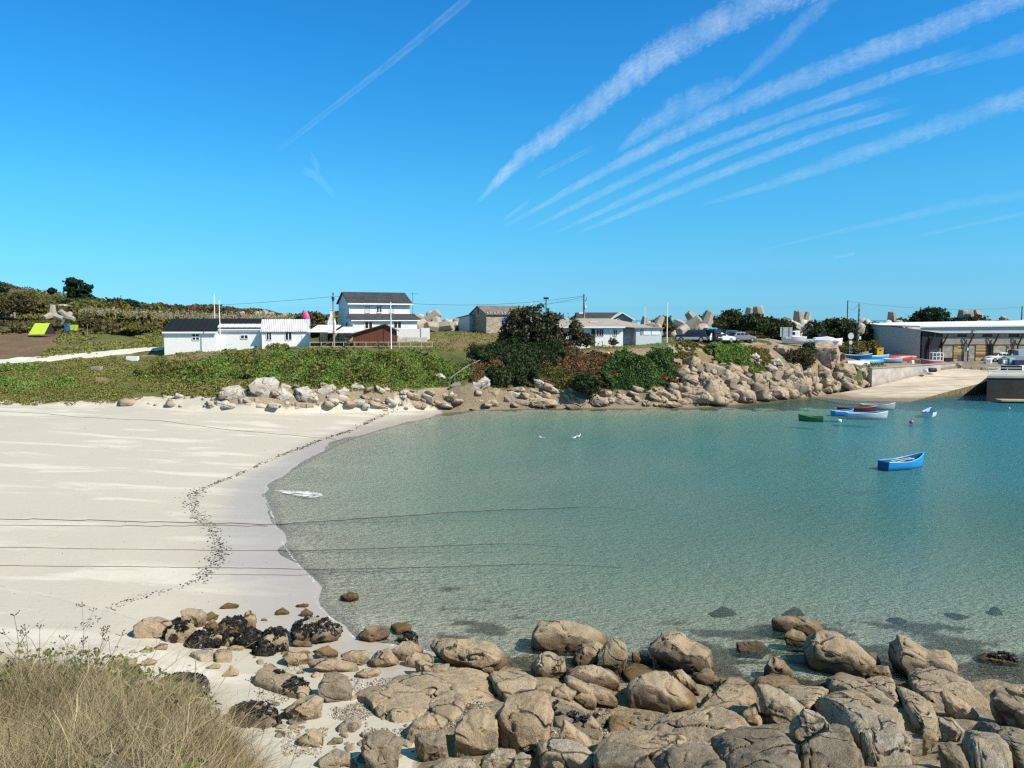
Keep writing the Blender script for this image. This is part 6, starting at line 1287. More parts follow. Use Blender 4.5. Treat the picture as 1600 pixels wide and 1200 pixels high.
contrail('broadest whitest contrail, uppermost of the fan at the top right', [(742,320,4),(775,285,14),(815,245,24),(880,200,30),(960,140,38),(1030,85,46),(1110,40,46),(1230,-12,50),(1320,-50,50)], .55)
contrail('diffuse broken cloud streak below the broadest contrail', [(962,238,5),(1000,208,24),(1050,176,38),(1100,150,38),(1150,126,18)], .36)
contrail('faint tail of cloud climbing from the broken streak to the top edge', [(1130,150,5),(1180,106,18),(1230,60,24),(1310,-20,26)], .2)
contrail('second contrail of the fan, long and even, reaching the top right corner', [(780,358,2),(850,320,8),(920,280,13),(1050,212,22),(1150,165,28),(1300,105,32),(1450,50,34),(1620,-20,36)], .40)
contrail('third contrail of the fan, ending before the right edge', [(820,362,2),(900,322,9),(1000,272,13),(1100,226,15),(1250,172,17),(1400,118,17),(1520,78,12)], .34)
contrail('fourth contrail of the fan', [(858,368,2),(950,326,9),(1050,277,13),(1150,232,13),(1250,195,16),(1410,150,12)], .34)
contrail('fifth contrail of the fan, lowest of the close set', [(893,368,2),(980,332,9),(1080,290,13),(1180,250,16),(1300,207,15),(1440,168,10)], .34)
contrail('wide soft contrail below the fan running off the right edge', [(1090,322,2),(1200,290,12),(1300,254,22),(1450,202,28),(1610,150,32),(1700,120,32)], .30)
contrail('short thin streak under the start of the broadest contrail', [(835,278,2),(880,255,5),(932,228,3)], .2)
contrail('short thin streak just left of the second contrail', [(785,345,3),(805,330,6),(830,312,3)], .2)
contrail('very faint contrail low at the right, above the pale tail', [(1170,396,2),(1300,364,4),(1390,345,10),(1500,318,16),(1620,300,16)], .13)
contrail('lowest thin contrail near the right edge', [(1430,370,2),(1520,350,3),(1620,330,4)], .2)
contrail('faint veil of cloud at the upper right edge', [(1440,115,8),(1530,88,16),(1620,60,34)], .2)
contrail('tiny pale streak low over the hedge', [(1300,402,2),(1322,399,4),(1336,396,7)], .2)
contrail('wispy cloud scrap below the left contrail', [(470,265,9),(492,272,12),(508,290,9),(524,308,4)], .2, cat='cloud', group='cloud scraps')
contrail('wispy hooked cloud scrap just above the other one', [(484,240,5),(494,255,9),(500,268,5)], .2, cat='cloud', group='cloud scraps')
# ------------------------------------------------------------ rocks of the far shore
R1 = lambda *p: Z(340, 560, 4, p)
R3 = lambda *p: Z(700, 540, 4, p)
R4 = lambda *p: Z(1050, 520, 4.571, p)
farr = [
 (R1((25,205),(60,175),(140,165),(200,200),(220,245),(180,275),(60,270)), 'k', 'furrowed grey boulder at the left end of the rocks under the bank'),
 (R1((200,165),(250,125),(350,118),(385,150),(370,200),(330,270),(290,275),(210,200)), 'k', 'tallest furrowed grey rock under the green bank'),
 (R1((350,240),(400,165),(440,200),(490,240),(480,280),(370,285)), 'k', 'pointed grey rock beside the tallest furrowed one'),
 (R1((490,190),(560,178),(610,215),(640,270),(560,300),(490,270)), 'k', 'pale slab leaning on the pointed grey rock'),
 (R1((375,302),(450,272),(530,275),(620,300),(600,320),(400,328)), 'f', 'flat brown topped rock at the edge of the far sand'),
 (R1((615,200),(660,165),(720,155),(745,185),(720,235),(640,240)), 'k', 'knobbly white boulder under the ivy'),
 (R1((740,200),(790,170),(825,195),(815,235),(760,245)), 'k', 'grey white boulder between the knobbly and the square white ones'),
 (R1((830,170),(860,140),(910,165),(915,200),(880,225),(835,210)), 'k', 'squarish white boulder under the ivy'),
 (R1((900,180),(935,165),(955,190),(950,215),(905,215)), 'k', 'small white boulder right of the squarish white one'),
 (R1((910,145),(930,133),(945,155),(925,165)), 'k', 'smallest white stone above the others in the ivy'),
 (R1((1120,225),(1150,180),(1190,200),(1205,230),(1140,235)), 'k', 'white triangular rock alone near the steps'),
 (R1((1200,230),(1260,205),(1350,215),(1340,260),(1230,262)), 'f', 'broad beige rock right of the white triangular one'),
 (R1((1090,260),(1180,250),(1310,280),(1300,310),(1150,318)), 'f', 'low ochre rock below the white triangular one'),
 (R1((300,290),(340,265),(365,290),(340,310)), 'f', 'small round rock at the foot of the tallest grey rock'),
 (R1((-20,265),(60,260),(85,290),(60,312),(-20,312)), 'k', 'low pale rock at the left of the far rocks'),
 (R1((-70,262),(-20,290),(10,318),(60,322),(20,332),(-60,310)), 'f', 'leftmost dark edged rock on the far sand'),
 (R1((170,280),(230,260),(290,290),(260,312),(180,310)), 'k', 'low pale rock in front of the furrowed boulders'),
 (R1((1380,230),(1420,210),(1440,235),(1430,255),(1385,250)), 'f', 'small beige rock left of the steps foot'),
 (R1((1440,220),(1470,195),(1500,225),(1490,265),(1450,260)), 'k', 'white and grey rock at the foot of the steps'),
 (R1((1310,100),(1400,95),(1430,120),(1370,135)), 'k', 'pale rock ledge in the bank left of the steps'),
 (R1((1340,255),(1440,250),(1470,290),(1440,320),(1330,315)), 'p', 'brown rock at the waterline below the steps'),
 (R1((960,190),(1040,175),(1090,200),(1060,235),(980,230)), 'f', 'crumbly beige rock below the ivy right of the white boulders'),
 (R3((115,290),(150,215),(230,190),(275,210),(270,250),(190,310),(120,320)), 'k', 'big pale rock with an orange side right of the steps'),
 (R3((190,300),(260,265),(330,265),(335,330),(250,335)), 'p', 'square brown faced block below the big pale rock'),
 (R3((90,340),(160,318),(300,335),(325,380),(280,392),(100,388)), 'p', 'smooth brown rock at the waterline left of the long low dome'),
 (R3((340,290),(400,280),(520,305),(500,330),(360,335)), 'k', 'long whitish slab above the low brown dome'),
 (R3((330,360),(440,325),(560,315),(680,340),(720,380),(600,395),(440,395)), 'p', 'long low brown dome of rock at the far waterline'),
 (R3((470,285),(520,262),(600,290),(650,330),(560,315)), 'p', 'brown sloping rock behind the long low dome'),
 (R3((380,265),(470,258),(490,285),(420,290)), 'p', 'shaded rock ledge under the dark shrubs'),
 (R3((560,160),(600,135),(640,150),(630,185),(580,180)), 'k', 'white rock sticking out of the brown bracken, left of its twin'),
 (R3((630,140),(670,140),(665,165),(640,180)), 'k', 'smaller white rock right of its twin in the bracken'),
 (R3((520,195),(560,190),(700,280),(700,305),(620,300),(530,250)), 'k', 'white sloping slab half covered by hanging ivy'),
 (R3((715,300),(780,290),(800,320),(760,345),(725,330)), 'f', 'blocky rock right of the ivy slab'),
 (R3((780,325),(830,310),(890,340),(860,378),(800,360)), 'f', 'rounded rock at the waterline below the ivy'),
 (R3((885,330),(920,305),(980,310),(1035,360),(1020,390),(890,380)), 'f', 'large split rock at the waterline under the green shrub'),
 (R3((1010,330),(1050,312),(1100,330),(1110,375),(1060,385)), 'f', 'tan rock right of the large split rock'),
 (R3((1060,305),(1085,288),(1120,310),(1100,325)), 'p', 'small brown rock perched over the waterline rocks'),
 (R3((1100,340),(1150,330),(1175,370),(1150,385),(1100,380)), 'f', 'smooth rock in the middle of the waterline row'),
 (R3((1170,335),(1230,318),(1280,345),(1285,380),(1180,385)), 'f', 'jointed rock right of the smooth one in the waterline row'),
 (R3((1230,300),(1270,292),(1290,320),(1250,330)), 'k', 'pale stone behind the jointed rock'),
 (R3((1290,310),(1340,265),(1380,290),(1440,320),(1430,345),(1320,340)), 'f', 'ridge of beige rock right of the green shrub'),
 (R3((1440,290),(1520,280),(1600,300),(1600,370),(1500,380),(1450,350)), 'f', 'broad beige rock where the cliff begins'),
 (R3((1310,370),(1380,355),(1420,385),(1340,392)), 'f', 'low rock at the water below the beige ridge'),
 (R3((1500,255),(1560,240),(1600,250),(1600,310),(1540,300)), 'f', 'upper beige rock where the cliff begins'),
 (R4((1000,100),(1040,70),(1110,65),(1180,90),(1205,160),(1190,230),(1140,275),(1060,255),(1008,190)), 'p', 'huge round boulder balanced on top of the cliff beside the slipway'),
 (R4((1170,250),(1230,210),(1290,225),(1320,290),(1300,340),(1220,350),(1180,300)), 'p', 'curved tan rock between the huge boulder and the yard wall'),
 (R4((1310,240),(1380,250),(1405,290),(1390,325),(1340,320)), 'p', 'square cracked rock at the end of the yard wall'),
 (R4((1315,350),(1370,325),(1410,370),(1380,395),(1320,385)), 'p', 'tan rock at the foot of the yard wall'),
 (R4((310,380),(350,355),(385,375),(385,410),(340,430)), 'f', 'pale round rock in the middle of the cliff foot'),
 (R4((180,320),(220,270),(270,310),(300,400),(230,370)), 'f', 'pointed slab in the left of the cliff'),
 (R4((720,110),(760,80),(830,100),(820,170),(740,150)), 'f', 'tan rock at the cliff top right of the green bush'),
 (R4((680,190),(760,180),(800,230),(780,250),(700,240)), 'k', 'grey rock in the upper middle of the cliff'),
 (R4((850,250),(900,260),(935,300),(920,335),(870,330)), 'g', 'dark grey rock in the middle of the cliff'),
 (R4((930,280),(990,250),(1000,320),(950,330)), 'f', 'beige block right of the dark grey rock'),
 (R4((1000,405),(1040,400),(1045,440),(1000,445)), 'p', 'first pale block of the row above the slipway foot'),
 (R4((1050,400),(1130,380),(1140,425),(1060,440)), 'p', 'second block of the row above the slipway foot'),
 (R4((1130,375),(1200,370),(1205,410),(1140,425)), 'p', 'third block of the row above the slipway foot'),
 (R4((1260,345),(1320,350),(1320,395),(1270,395)), 'p', 'tan block above the slipway edge'),
 (R4((940,370),(990,370),(1000,450),(945,460)), 'f', 'upright block at the right end of the cliff waterline'),
 (R4((640,420),(760,370),(830,420),(840,475),(650,480)), 'f', 'broad tan rock face at the waterline of the cliff'),
 (R4((60,430),(150,390),(240,400),(260,500),(90,510)), 'f', 'broad beige rock at the left waterline of the cliff'),
 (R4((250,420),(330,400),(350,510),(270,515)), 'f', 'upright ribbed rock at the cliff waterline'),
 (R4((390,390),(480,370),(600,420),(610,485),(380,505)), 'f', 'wide ribbed rock at the cliff waterline'),
 (R4((555,165),(600,140),(630,170),(610,200),(570,200)), 'k', 'pale grey rock beside the green bush'),
 (R4((860,220),(910,210),(930,255),(880,265)), 'f', 'rectangular block below the brown shrub'),
 (R4((930,225),(960,215),(985,240),(960,265)), 'f', 'small cracked block right of the rectangular one'),
 (Z(0, 480, 4, [(0,20),(50,10),(90,35),(80,70),(20,90),(-40,80)]), 'k', 'pale rock outcrop at the left edge under the hill'),
 (Z(0, 480, 4, [(340,-10),(400,-20),(470,-5),(480,25),(380,30)]), 'k', 'white rock behind the lying tetrapod on the hillside'),
]
for i, (poly, m, lab) in enumerate(farr):
    w_ = np.ptp([q[0] for q in poly]); res = rock_up(poly, m, 1.0, sub=5 if w_ > 25 else 4, facets=9)
    mk('rock', res, m, lab, 'rock')
# rubble that fills the rock faces
scatter_stones(80, [(345,612),(430,600),(560,606),(700,614),(700,640),(600,640),(520,637),(350,640)], .3, .85, 'kf', 'loose rock in the jumbled band between the green bank and the sand', 'jumbled rocks under the green bank', 21, .5, 80, 130, 'rock')
scatter_stones(20, [(180,628),(250,615),(350,620),(350,634),(230,636)], .2, .7, 'kf', 'low pale rock at the edge of the grass left of the furrowed boulders', 'low rocks at the left of the far sand', 22, .5, 80, 130, 'rock')
scatter_stones(50, [(700,606),(860,606),(1060,606),(1060,638),(700,642)], .35, .95, 'fp', 'rock wedged between the larger waterline rocks below the fig tree and ivy', 'rocks filling the far waterline', 23, .5, 80, 130, 'rock')
scatter_stones(295, [(1050,590),(1080,568),(1180,580),(1260,575),(1300,585),(1355,600),(1290,617),(1200,626),(1130,633),(1050,637)], .3, 1.2, 'ffpg', 'angular block of the broken cliff between the bungalow and the slipway', 'blocks of the broken cliff', 24, .8, 80, 130, 'cliff_block')
scatter_stones(60, [(1045,540),(1100,545),(1200,560),(1240,548),(1260,575),(1180,580),(1080,572)], .15, .55, 'fk', 'loose stone on the dry slope above the broken cliff', 'loose stones on the dry slope', 25, .6, 80, 130, 'stone')
# breakwater ridge behind everything
rs = random.Random(31); pr_ = None
for k in range(210):
    px_ = rs.choice([rs.uniform(640, 735), rs.uniform(640, 735), rs.uniform(1010, 1060), rs.uniform(1225, 1275), rs.uniform(1225, 1275), rs.uniform(1340, 1420), rs.uniform(1420, 1620), rs.uniform(850, 1000)])
    top = np.interp(px_, [640, 655, 670, 700, 735, 1000, 1040, 1260, 1350, 1420, 1600], [497, 493, 492, 499, 508, 508, 511, 509, 507, 509, 508])
    py_ = top+rs.uniform(0, 14 if px_ > 740 else 22); D = 148+rs.uniform(-3, 4)+(502-py_)*.3; c = P(px_, py_, D)
    v, f = ico(2)
    if pr_ is None or k < 6:
        rg = np.random.RandomState(k+5); v = v.copy()
        for _ in range(8): w_ = rg.normal(size=3); w_ /= np.linalg.norm(w_); dd = v@w_-(.5+.3*rg.rand()); v = v-np.maximum(dd, 0)[:, None]*w_
        o = np_mesh('breakwater_rock', v, f, RM['k'], None, False, 3); pr_ = (pr_ or [])+[o]
    else: o = rs.choice(pr_).copy(); C.objects.link(o)
    s = rs.uniform(.7, 1.5); o.scale = (s, s, s*.9); o.rotation_euler = (rs.uniform(0, 3), rs.uniform(0, 3), rs.uniform(0, 3)); o.location = c
    tag(o, 'pale rock of the long breakwater behind the village', 'rock', 'rocks of the breakwater')
V = []; F_ = []                                         # core of the breakwater
n_ = 60
for i in range(n_):
    px_ = 600+i*20; c = P(px_, 506, 149); 
    for q in ((-7, -14), (-2.5, -.6), (2.5, -.6), (9, -14)): V.append((c.x, c.y+q[0], c.z+q[1]+.5*math.sin(i*1.7)))
for i in range(n_-1):
    for k in range(3): F_.append((i*4+k, i*4+k+1, i*4+k+5, i*4+k+4))
tag(np_mesh('breakwater', V, F_, RM['k']), kind='structure')
# ------------------------------------------------------------ foliage
LG = leafmat('bramble_leaves', [(.11,.19,.035),(.20,.30,.06),(.15,.225,.05),(.29,.35,.09)])
LD = leafmat('dark_leaves', [(.025,.05,.018),(.045,.08,.025),(.04,.065,.02),(.075,.10,.04)])
LH = leafmat('hedge_leaves', [(.025,.04,.014),(.045,.062,.02),(.055,.068,.02),(.08,.085,.03)], .25)
LF = leafmat('fig_leaves', [(.045,.052,.025),(.09,.095,.045),(.065,.068,.03),(.14,.13,.07)], .8)
LP = leafmat('pine_needles', [(.012,.04,.018),(.025,.065,.03),(.02,.05,.02),(.04,.08,.035)])
LB = leafmat('bracken', [(.16,.09,.04),(.27,.15,.065),(.13,.11,.045),(.22,.14,.07)], .5)
LO = leafmat('olive_scrub', [(.07,.072,.028),(.13,.115,.05),(.14,.095,.05),(.10,.10,.04)], .12)
LT = leafmat('turf_blades', [(.17,.20,.045),(.27,.27,.07),(.33,.27,.11),(.19,.22,.05)], .3)
LR = leafmat('reed_plumes', [(.42,.34,.20),(.55,.46,.30),(.30,.25,.12),(.48,.40,.24)], .3)
LY = leafmat('yellow_scrub', [(.10,.12,.02),(.19,.19,.035),(.15,.13,.04),(.22,.18,.06)], .4)
STEM = mat('bark', (.14,.11,.08), (.09,.07,.05), 4, .9)
def cover(name, poly, n, m, size, h, D0, D1, seed, freq=.5, thr=-9, asp=1.5, jit=7):
    rng = np.random.RandomState(seed); p = np.array(poly, float); out = []
    x0, x1 = p[:, 0].min(), p[:, 0].max()
    u = rng.uniform((x0-800)/F*D0, (x1-800)/F*D0*1.0, n*4) if False else None
    got = 0; tries = 0
    while got < n and tries < 14:
        tries += 1; D = rng.uniform(D0, D1, n*2); px = rng.uniform(x0-5, x1+5, n*2); X = (px-800)/F*D/cp; Zt = H(X, D)
        sx, sy = proj(X, D, Zt); ok = inpoly(sx+jit*fb2(X, D, .8, 3, seed), sy+jit*.5*fb2(X, D, .8, 3, seed+9.), poly)
        if thr > -5: ok &= fb2(X, D, freq*.7, 3, seed+4.) > thr
        c = 1+.9*fb2(X, D, freq, 3, seed+2.); c = np.clip(c, .1, 2)
        V = np.stack([X, D, Zt+h*c*rng.rand(len(D))**.6], -1)[ok]; out.append(V); got += len(V)
    V = np.concatenate(out)[:n]; s = size*rng.uniform(.6, 1.3, len(V))
    o = leaf_quads(name, V, s, m, None, seed, None, 1, asp); tag(o, kind='stuff'); return o
BANK_G = [(205,588),(260,572),(330,562),(420,553),(540,550),(690,552),(735,560),(742,590),(700,606),(640,606),(580,603),(500,604),(440,598),(420,592),(360,595),(330,600),(230,594)]
cover('bramble_cover', BANK_G, 95000, LG, .165, .36, 90, 103, 1, .55)
cover('bramble_cover', [(-80,572),(60,572),(110,588),(125,606),(60,616),(-80,618)], 22000, LG, .165, .28, 90, 102, 2, .5, -.35)
cover('bank_grass', [(-80,578),(0,574),(120,563),(200,557),(260,560),(330,600),(360,622),(250,618),(160,632),(-80,632)], 42000, LT, .12, .2, 88, 106, 3, .6, -.5)
cover('bank_grass', [(230,590),(360,594),(430,592),(560,600),(640,606),(620,616),(430,606),(360,622),(260,618)], 11000, LT, .17, .25, 88, 98, 4, .6, -.5)
cover('plateau_grass', [(250,552),(420,547),(560,546),(740,545),(740,552),(420,556),(250,562)], 6000, LT, .13, .18, 98, 108, 5, .6, -.2)
cover('plateau_grass', [(640,520),(790,516),(880,535),(1045,534),(1045,544),(880,552),(700,546),(620,535)], 9000, LT, .14, .15, 104, 134, 6, .6, -.3)
cover('dry_bracken', [(735,548),(870,550),(960,552),(1010,562),(1066,568),(1060,600),(960,606),(855,604),(740,600)], 30000, LB, .22, .5, 96, 107, 7, .5)
cover('dry_scrub', [(1045,536),(1200,536),(1215,560),(1180,582),(1080,574),(1050,560)], 9000, LY, .16, .4, 104, 121, 8, .9, .22)
cover('dry_scrub', [(1070,575),(1250,560),(1280,590),(1200,610),(1090,612)], 3000, LO, .16, .3, 98, 118, 9, 1.1, .35)
cover('hill_scrub', [(-120,430),(0,446),(120,462),(200,470),(300,482),(420,490),(500,500),(560,510),(500,528),(400,520),(250,522),(-120,520)], 44000, LO, .5, .95, 118, 192, 10, .10, -.25)
cover('hill_grass', [(-120,430),(0,446),(120,462),(200,470),(300,482),(420,490),(500,500),(560,510),(500,528),(400,520),(250,522),(-120,520)], 36000, LY, .36, .6, 118, 192, 17, .12)
cover('heather', [(230,478),(300,482),(360,486),(420,492),(420,500),(300,500),(230,494)], 9000, LB, .5, 1.0, 140, 192, 11, .15, -.1)
cover('field_grass', [(105,520),(250,515),(250,540),(110,556),(60,560)], 7000, LT, .2, .25, 104, 128, 12, .3, -.3)
cover('lot_verge', [(1040,531),(1220,532),(1220,538),(1040,538)], 3500, LT, .13, .2, 108, 122, 13, .6, -.2)
cover('yard_weeds', [(1335,566),(1500,566),(1500,574),(1335,578)], 1500, LY, .14, .2, 117, 128, 14, 1., .2)
cover('wall_verge', [(1255,530),(1370,532),(1370,548),(1310,548),(1255,540)], 5000, LO, .22, .5, 125, 150, 15, .4, -.1)
cover('tall_weeds', BANK_G, 3400, LY, .2, .95, 90, 103, 18, .8, .05, 2.6)
cover('tall_weeds', BANK_G, 2200, LD, .2, .6, 90, 103, 19, .8, .1)
# reeds with pale plumes
rng = np.random.RandomState(5); pts = []
for k in range(900):
    px_ = rng.uniform(122, 540); top = np.interp(px_, [122, 200, 300, 520], [484, 489, 493, 499]); D = rng.uniform(140, 150); c = P(px_, top+rng.normal()*2.2+4, D)
    z0 = c.z
    for j in range(9): pts.append((c.x+rng.normal()*.05+j*.02, c.y, z0-.1+j*.11+rng.normal()*.03))
tag(leaf_quads('reed_plumes', np.array(pts), .16, LR, None, 7, np.tile([[0, 1., 0]], (len(pts), 1)), .5, 2.2), kind='stuff')
cover('reed_leaves', [(115,488),(300,494),(530,502),(530,516),(250,512),(115,502)], 14000, LY, .45, 1.6, 132, 152, 16, .3, -9, 3.)
def drape(name, label, cat, poly, n, m, size, h, D0, D1, seed, freq=.45):
    c = hit(sum(p[0] for p in poly)/len(poly), sum(p[1] for p in poly)/len(poly)); e = empty(name, c, 0, label, cat)
    o = cover('foliage', poly, n, m, size, h, D0, D1, seed, freq, -9, 1.5, 9); del o['kind']; o.parent = e; o.location = -c
    st = MB(); rg = np.random.RandomState(seed); w_ = (max(p[0] for p in poly)-min(p[0] for p in poly))/F*c.y*.35
    for k in range(6): a = rg.uniform(-w_, w_); q = [(a*.3, 0, -.3), (a*.7, -.3, .25), (a, -.5+rg.rand(), .45)]; st.tube(q, [.05, .035, .015], 5)
    st.build('stems', STEM, e, True); return e
# ---- shrubs and trees built as clouds of leaves on a branching frame
def lobes_from(w, h, n, rng, dep=.8):
    L_ = []
    for k in range(n):
        t = (k+.5)/n; r = min(w/n*.95, h*.6)*rng.uniform(.8, 1.15); x = (t-.5)*(w-1.1*r)+rng.normal()*w*.03
        zc = h*rng.uniform(.35, .72)*(1-.35*abs(t-.5)*2); L_.append((x, rng.uniform(-.5, .5)*w*dep*.3, max(zc, r*.5), r, r*.9, min(r*.8, h-zc)))
    for k in range(n): L_.append((rng.uniform(-.32, .32)*w, rng.uniform(-.3, .2)*w*dep, h*rng.uniform(.12, .4), w/n*.8, w/n*.8, h*.3))
    return L_
def leafy(name, part, o, lobes, n, size, m, seed, shell=.45, gap=-.45, freq=.9, asp=1.5):
    rng = np.random.RandomState(seed); vol = np.array([l[3]*l[4]*l[5] for l in lobes])**.7; idx = rng.choice(len(lobes), n*2, p=vol/vol.sum()); Ls = np.array(lobes)[idx]
    d = rng.normal(size=(n*2, 3)); d /= np.linalg.norm(d, axis=1, keepdims=True); r = (shell+(1-shell)*rng.rand(n*2))**.7*(1+.12*rng.normal(size=n*2))
    r *= 1+.28*fbm(d*2.3+idx[:, None]*1.7, 3)
    p = Ls[:, :3]+d*r[:, None]*Ls[:, 3:6]; ok = (fbm(p*freq/size*.28+seed, 3) > gap) & (p[:, 2] > -.3); p = p[ok][:n]
    return leaf_quads(part, p, size*rng.uniform(.6, 1.35, len(p)), m, o, seed, None, 1, asp)
def shrub(name, label, cat, px, pyb, D, wpx, hpx, m, n, size, seed, nl=4, trunk=0, group=None, gap=-.45, dep=.8, lobes=None, freq=.9):
    c = P(px, pyb, D); k = D/F; w_, h_ = wpx*k, hpx*k; g0 = gz(c.x, c.y); top = P(px, pyb-hpx, D).z; z0 = min(c.z, g0) if trunk else c.z
    o = empty(name, (c.x, c.y, c.z), 0, label, cat, group); rng = np.random.RandomState(seed)
    L_ = lobes_from(w_, h_, nl, rng, dep) if lobes is None else [(a*k, b*k, z*k, r1*k, r2*k, r3*k) for a, b, z, r1, r2, r3 in lobes]
    leafy(name, 'crown' if trunk else 'foliage', o, L_, n, size, m, seed, gap=gap, freq=freq)
    tr = MB(); r0 = .05+.012*h_*(2 if trunk else 1)
    big = sorted(L_, key=lambda l: -l[2])[:6]
    base = Vector((big[0][0]*.15, 0, min(0, g0-c.z)-.2)); fork = Vector((big[0][0]*.3, 0, h_*(.3 if trunk else .1)))
    tr.tube([base, base.lerp(fork, .5)+Vector((.05*w_*.3, 0, 0)), fork], [r0, r0*.8, r0*.65], 7)
    for l in big: e = Vector((l[0], l[1], l[2]+l[5]*.3)); mid = fork.lerp(e, .5)+Vector((rng.normal()*.1, rng.normal()*.1, -.08*h_*.3)); tr.tube([fork, mid, e], [r0*.5, r0*.33, r0*.12], 5)
    tr.build('trunk' if trunk else 'stems', STEM, o, True)
    return o
# fig tree
fig = [(-40,0,40,20,18,18),(-15,0,46,24,20,20),(-50,-4,22,16,16,16),(-62,-6,8,10,12,12),(-25,-6,20,28,18,18),(8,-6,24,24,18,18),(15,0,38,18,16,16),(38,0,30,20,16,17),(48,0,28,14,12,13),(56,-3,16,13,10,12),(70,-3,12,10,9,10),(42,-4,18,14,12,12),(30,-7,12,22,16,12),(-5,-8,8,26,16,12),(2,0,54,10,9,8),(-44,0,52,12,10,9)]
shrub('fig_tree', 'wide dense fig tree on the edge of the bank beside the stone barn', 'tree', 848, 543, 107.5, 150, 66, LF, 16000, .27, 41, trunk=1, lobes=fig, gap=-.35, freq=.6)
drape('dark_shrub', 'large dark green shrub hanging down the bank below the fig tree', 'shrub', [(770,556),(800,546),(872,548),(880,562),(868,590),(835,603),(800,600),(790,575)], 17000, LD, .24, 1.1, 96.5, 106, 42)
drape('dark_shrub', 'smaller dark green shrub left of the large one, above the brown rocks', 'shrub', [(768,580),(785,572),(806,578),(812,600),(800,608),(772,605)], 5000, LD, .24, 1.2, 95.5, 102, 43)
drape('dark_shrub', 'shadowed shrub on the bank top left of the fig trunk', 'shrub', [(742,556),(765,548),(800,550),(800,572),(770,572),(750,566)], 4500, LD, .24, .9, 97, 107, 44)
drape('hanging_ivy', 'curtain of yellowish ivy hanging over the white sloping slab', 'ivy', [(842,588),(870,584),(905,588),(906,606),(880,608),(845,604)], 5200, LY, .19, .8, 96, 103, 45)
shrub('dark_shrub', 'small dark shrub at the right end of the hanging ivy', 'shrub', 917, 612, 98.8, 34, 32, LD, 3600, .24, 46, nl=2, dep=.5)
IVG = leafmat('ivy_green', [(.05,.10,.03),(.10,.175,.05),(.075,.13,.035),(.13,.20,.06)])
drape('green_shrub', 'big rounded green shrub covering the bank right of the bracken', 'shrub', [(948,572),(975,560),(1010,560),(1045,566),(1066,590),(1058,606),(1010,610),(960,606),(940,592)], 21000, IVG, .22, 1.1, 96.5, 107, 47)
drape('green_shrub', 'bright green low bush in the middle of the dry slope', 'bush', [(1107,548),(1130,540),(1150,545),(1170,560),(1168,572),(1140,576),(1118,568)], 9000, LG, .2, .8, 104, 117, 48)
drape('green_shrub', 'trailing green bush below the bright green one', 'bush', [(1120,572),(1150,574),(1175,568),(1200,578),(1190,588),(1150,586),(1115,582)], 4500, LG, .18, .45, 101, 116, 49)
shrub('green_shrub', 'small yellowish green bush at the cliff top left of the car park', 'bush', 1052, 548, 112, 24, 12, LY, 1500, .18, 50, nl=2)
shrub('green_shrub', 'green bush on the slope under the off road car', 'bush', 1080, 549, 113, 22, 9, LY, 1300, .18, 51, nl=2)
shrub('green_shrub', 'tiny round bush under the white estate car', 'bush', 1101, 552, 113, 9, 8, LD, 700, .16, 52, nl=1)
shrub('brown_shrub', 'brownish shrub against the left of the huge round boulder', 'shrub', 1249, 570, 118, 44, 28, LO, 5500, .2, 53, nl=3, dep=.4)
shrub('dark_shrub', 'dark bush tucked behind the left side of the huge round boulder', 'shrub', 1263, 553, 121, 18, 20, LD, 2500, .2, 54, nl=2, dep=.4)
shrub('cottage_shrub', 'green shrub in front of the white cottage', 'shrub', 432, 549, 105, 40, 13, LT, 2600, .16, 55, nl=3, dep=.4)
shrub('cottage_shrub', 'leggy flowering plant against the brown shed', 'plant', 596, 547, 105.3, 40, 12, LB, 1300, .14, 56, nl=3, dep=.3, gap=-.1)
shrub('cottage_shrub', 'small bare bush in front of the bungalow window', 'bush', 958, 538, 109, 14, 11, LO, 600, .14, 57, nl=2, dep=.4)
HG = 'trees and hedges behind the car park'
for i, (px_, pyb, D, w_, h_, m, n_, sz, nl, lb) in enumerate([
 (1140,528,137,100,44,LH,24000,.33,5,'tall dark hedge behind the parked cars'),
 (1205,528,136,78,33,LH,15000,.33,4,'lower dark hedge right of the tall one, behind the notice board'),
 (1178,518,134,50,30,LD,8000,.3,3,'greener bush bulging from the joint of the two hedges'),
 (1298,533,140,82,40,LH,20000,.33,5,'round topped dark thicket behind the white speedboat'),
 (1352,534,142,52,35,LH,11000,.33,3,'dark thicket between the utility poles and the grey wall'),
 (1274,530,138,26,20,LD,3500,.3,2,'small green bush at the left foot of the round thicket'),
 (1453,514,158,52,34,LP,12000,.34,3,'broad pine crown over the harbour roof, tallest there'),
 (1413,514,158,36,17,LD,5000,.34,2,'low pale green crown left of the broad pine over the harbour roof'),
 (1512,514,160,56,22,LH,8000,.34,3,'middle low thicket over the harbour roof'),
 (1552,514,162,44,15,LO,4500,.34,3,'olive scrub over the harbour roof near the right edge'),
 (1590,514,162,60,12,LB,4000,.34,3,'brown green scrub behind the last utility pole'),
 (1032,516,137,36,22,LO,4500,.3,2,'brown green bush behind the bungalow annex'),
 (486,515,125,58,27,LO,9000,.3,3,'rounded olive bush behind the pink boat and terrace'),
 (440,508,160,70,17,LH,6500,.33,3,'dark scrub behind the tetrapods over the cottage roof'),
 (722,519,134,16,14,LD,1600,.26,1,'small bush at the corner of the white lean-to'),
 (1345,548,131,62,16,LY,5000,.2,3,'straw coloured weeds around the foot of the road sign'),
 (1172,531,128,46,14,LO,3500,.22,3,'brown scrub behind the pale timber stack')]):
    shrub('hedge' if 'hedge' in lb or 'thicket' in lb else 'bush', lb, 'hedge' if 'hedge' in lb else 'bush', px_, pyb, D, w_, h_, m, n_, sz, 60+i, nl, group=HG)
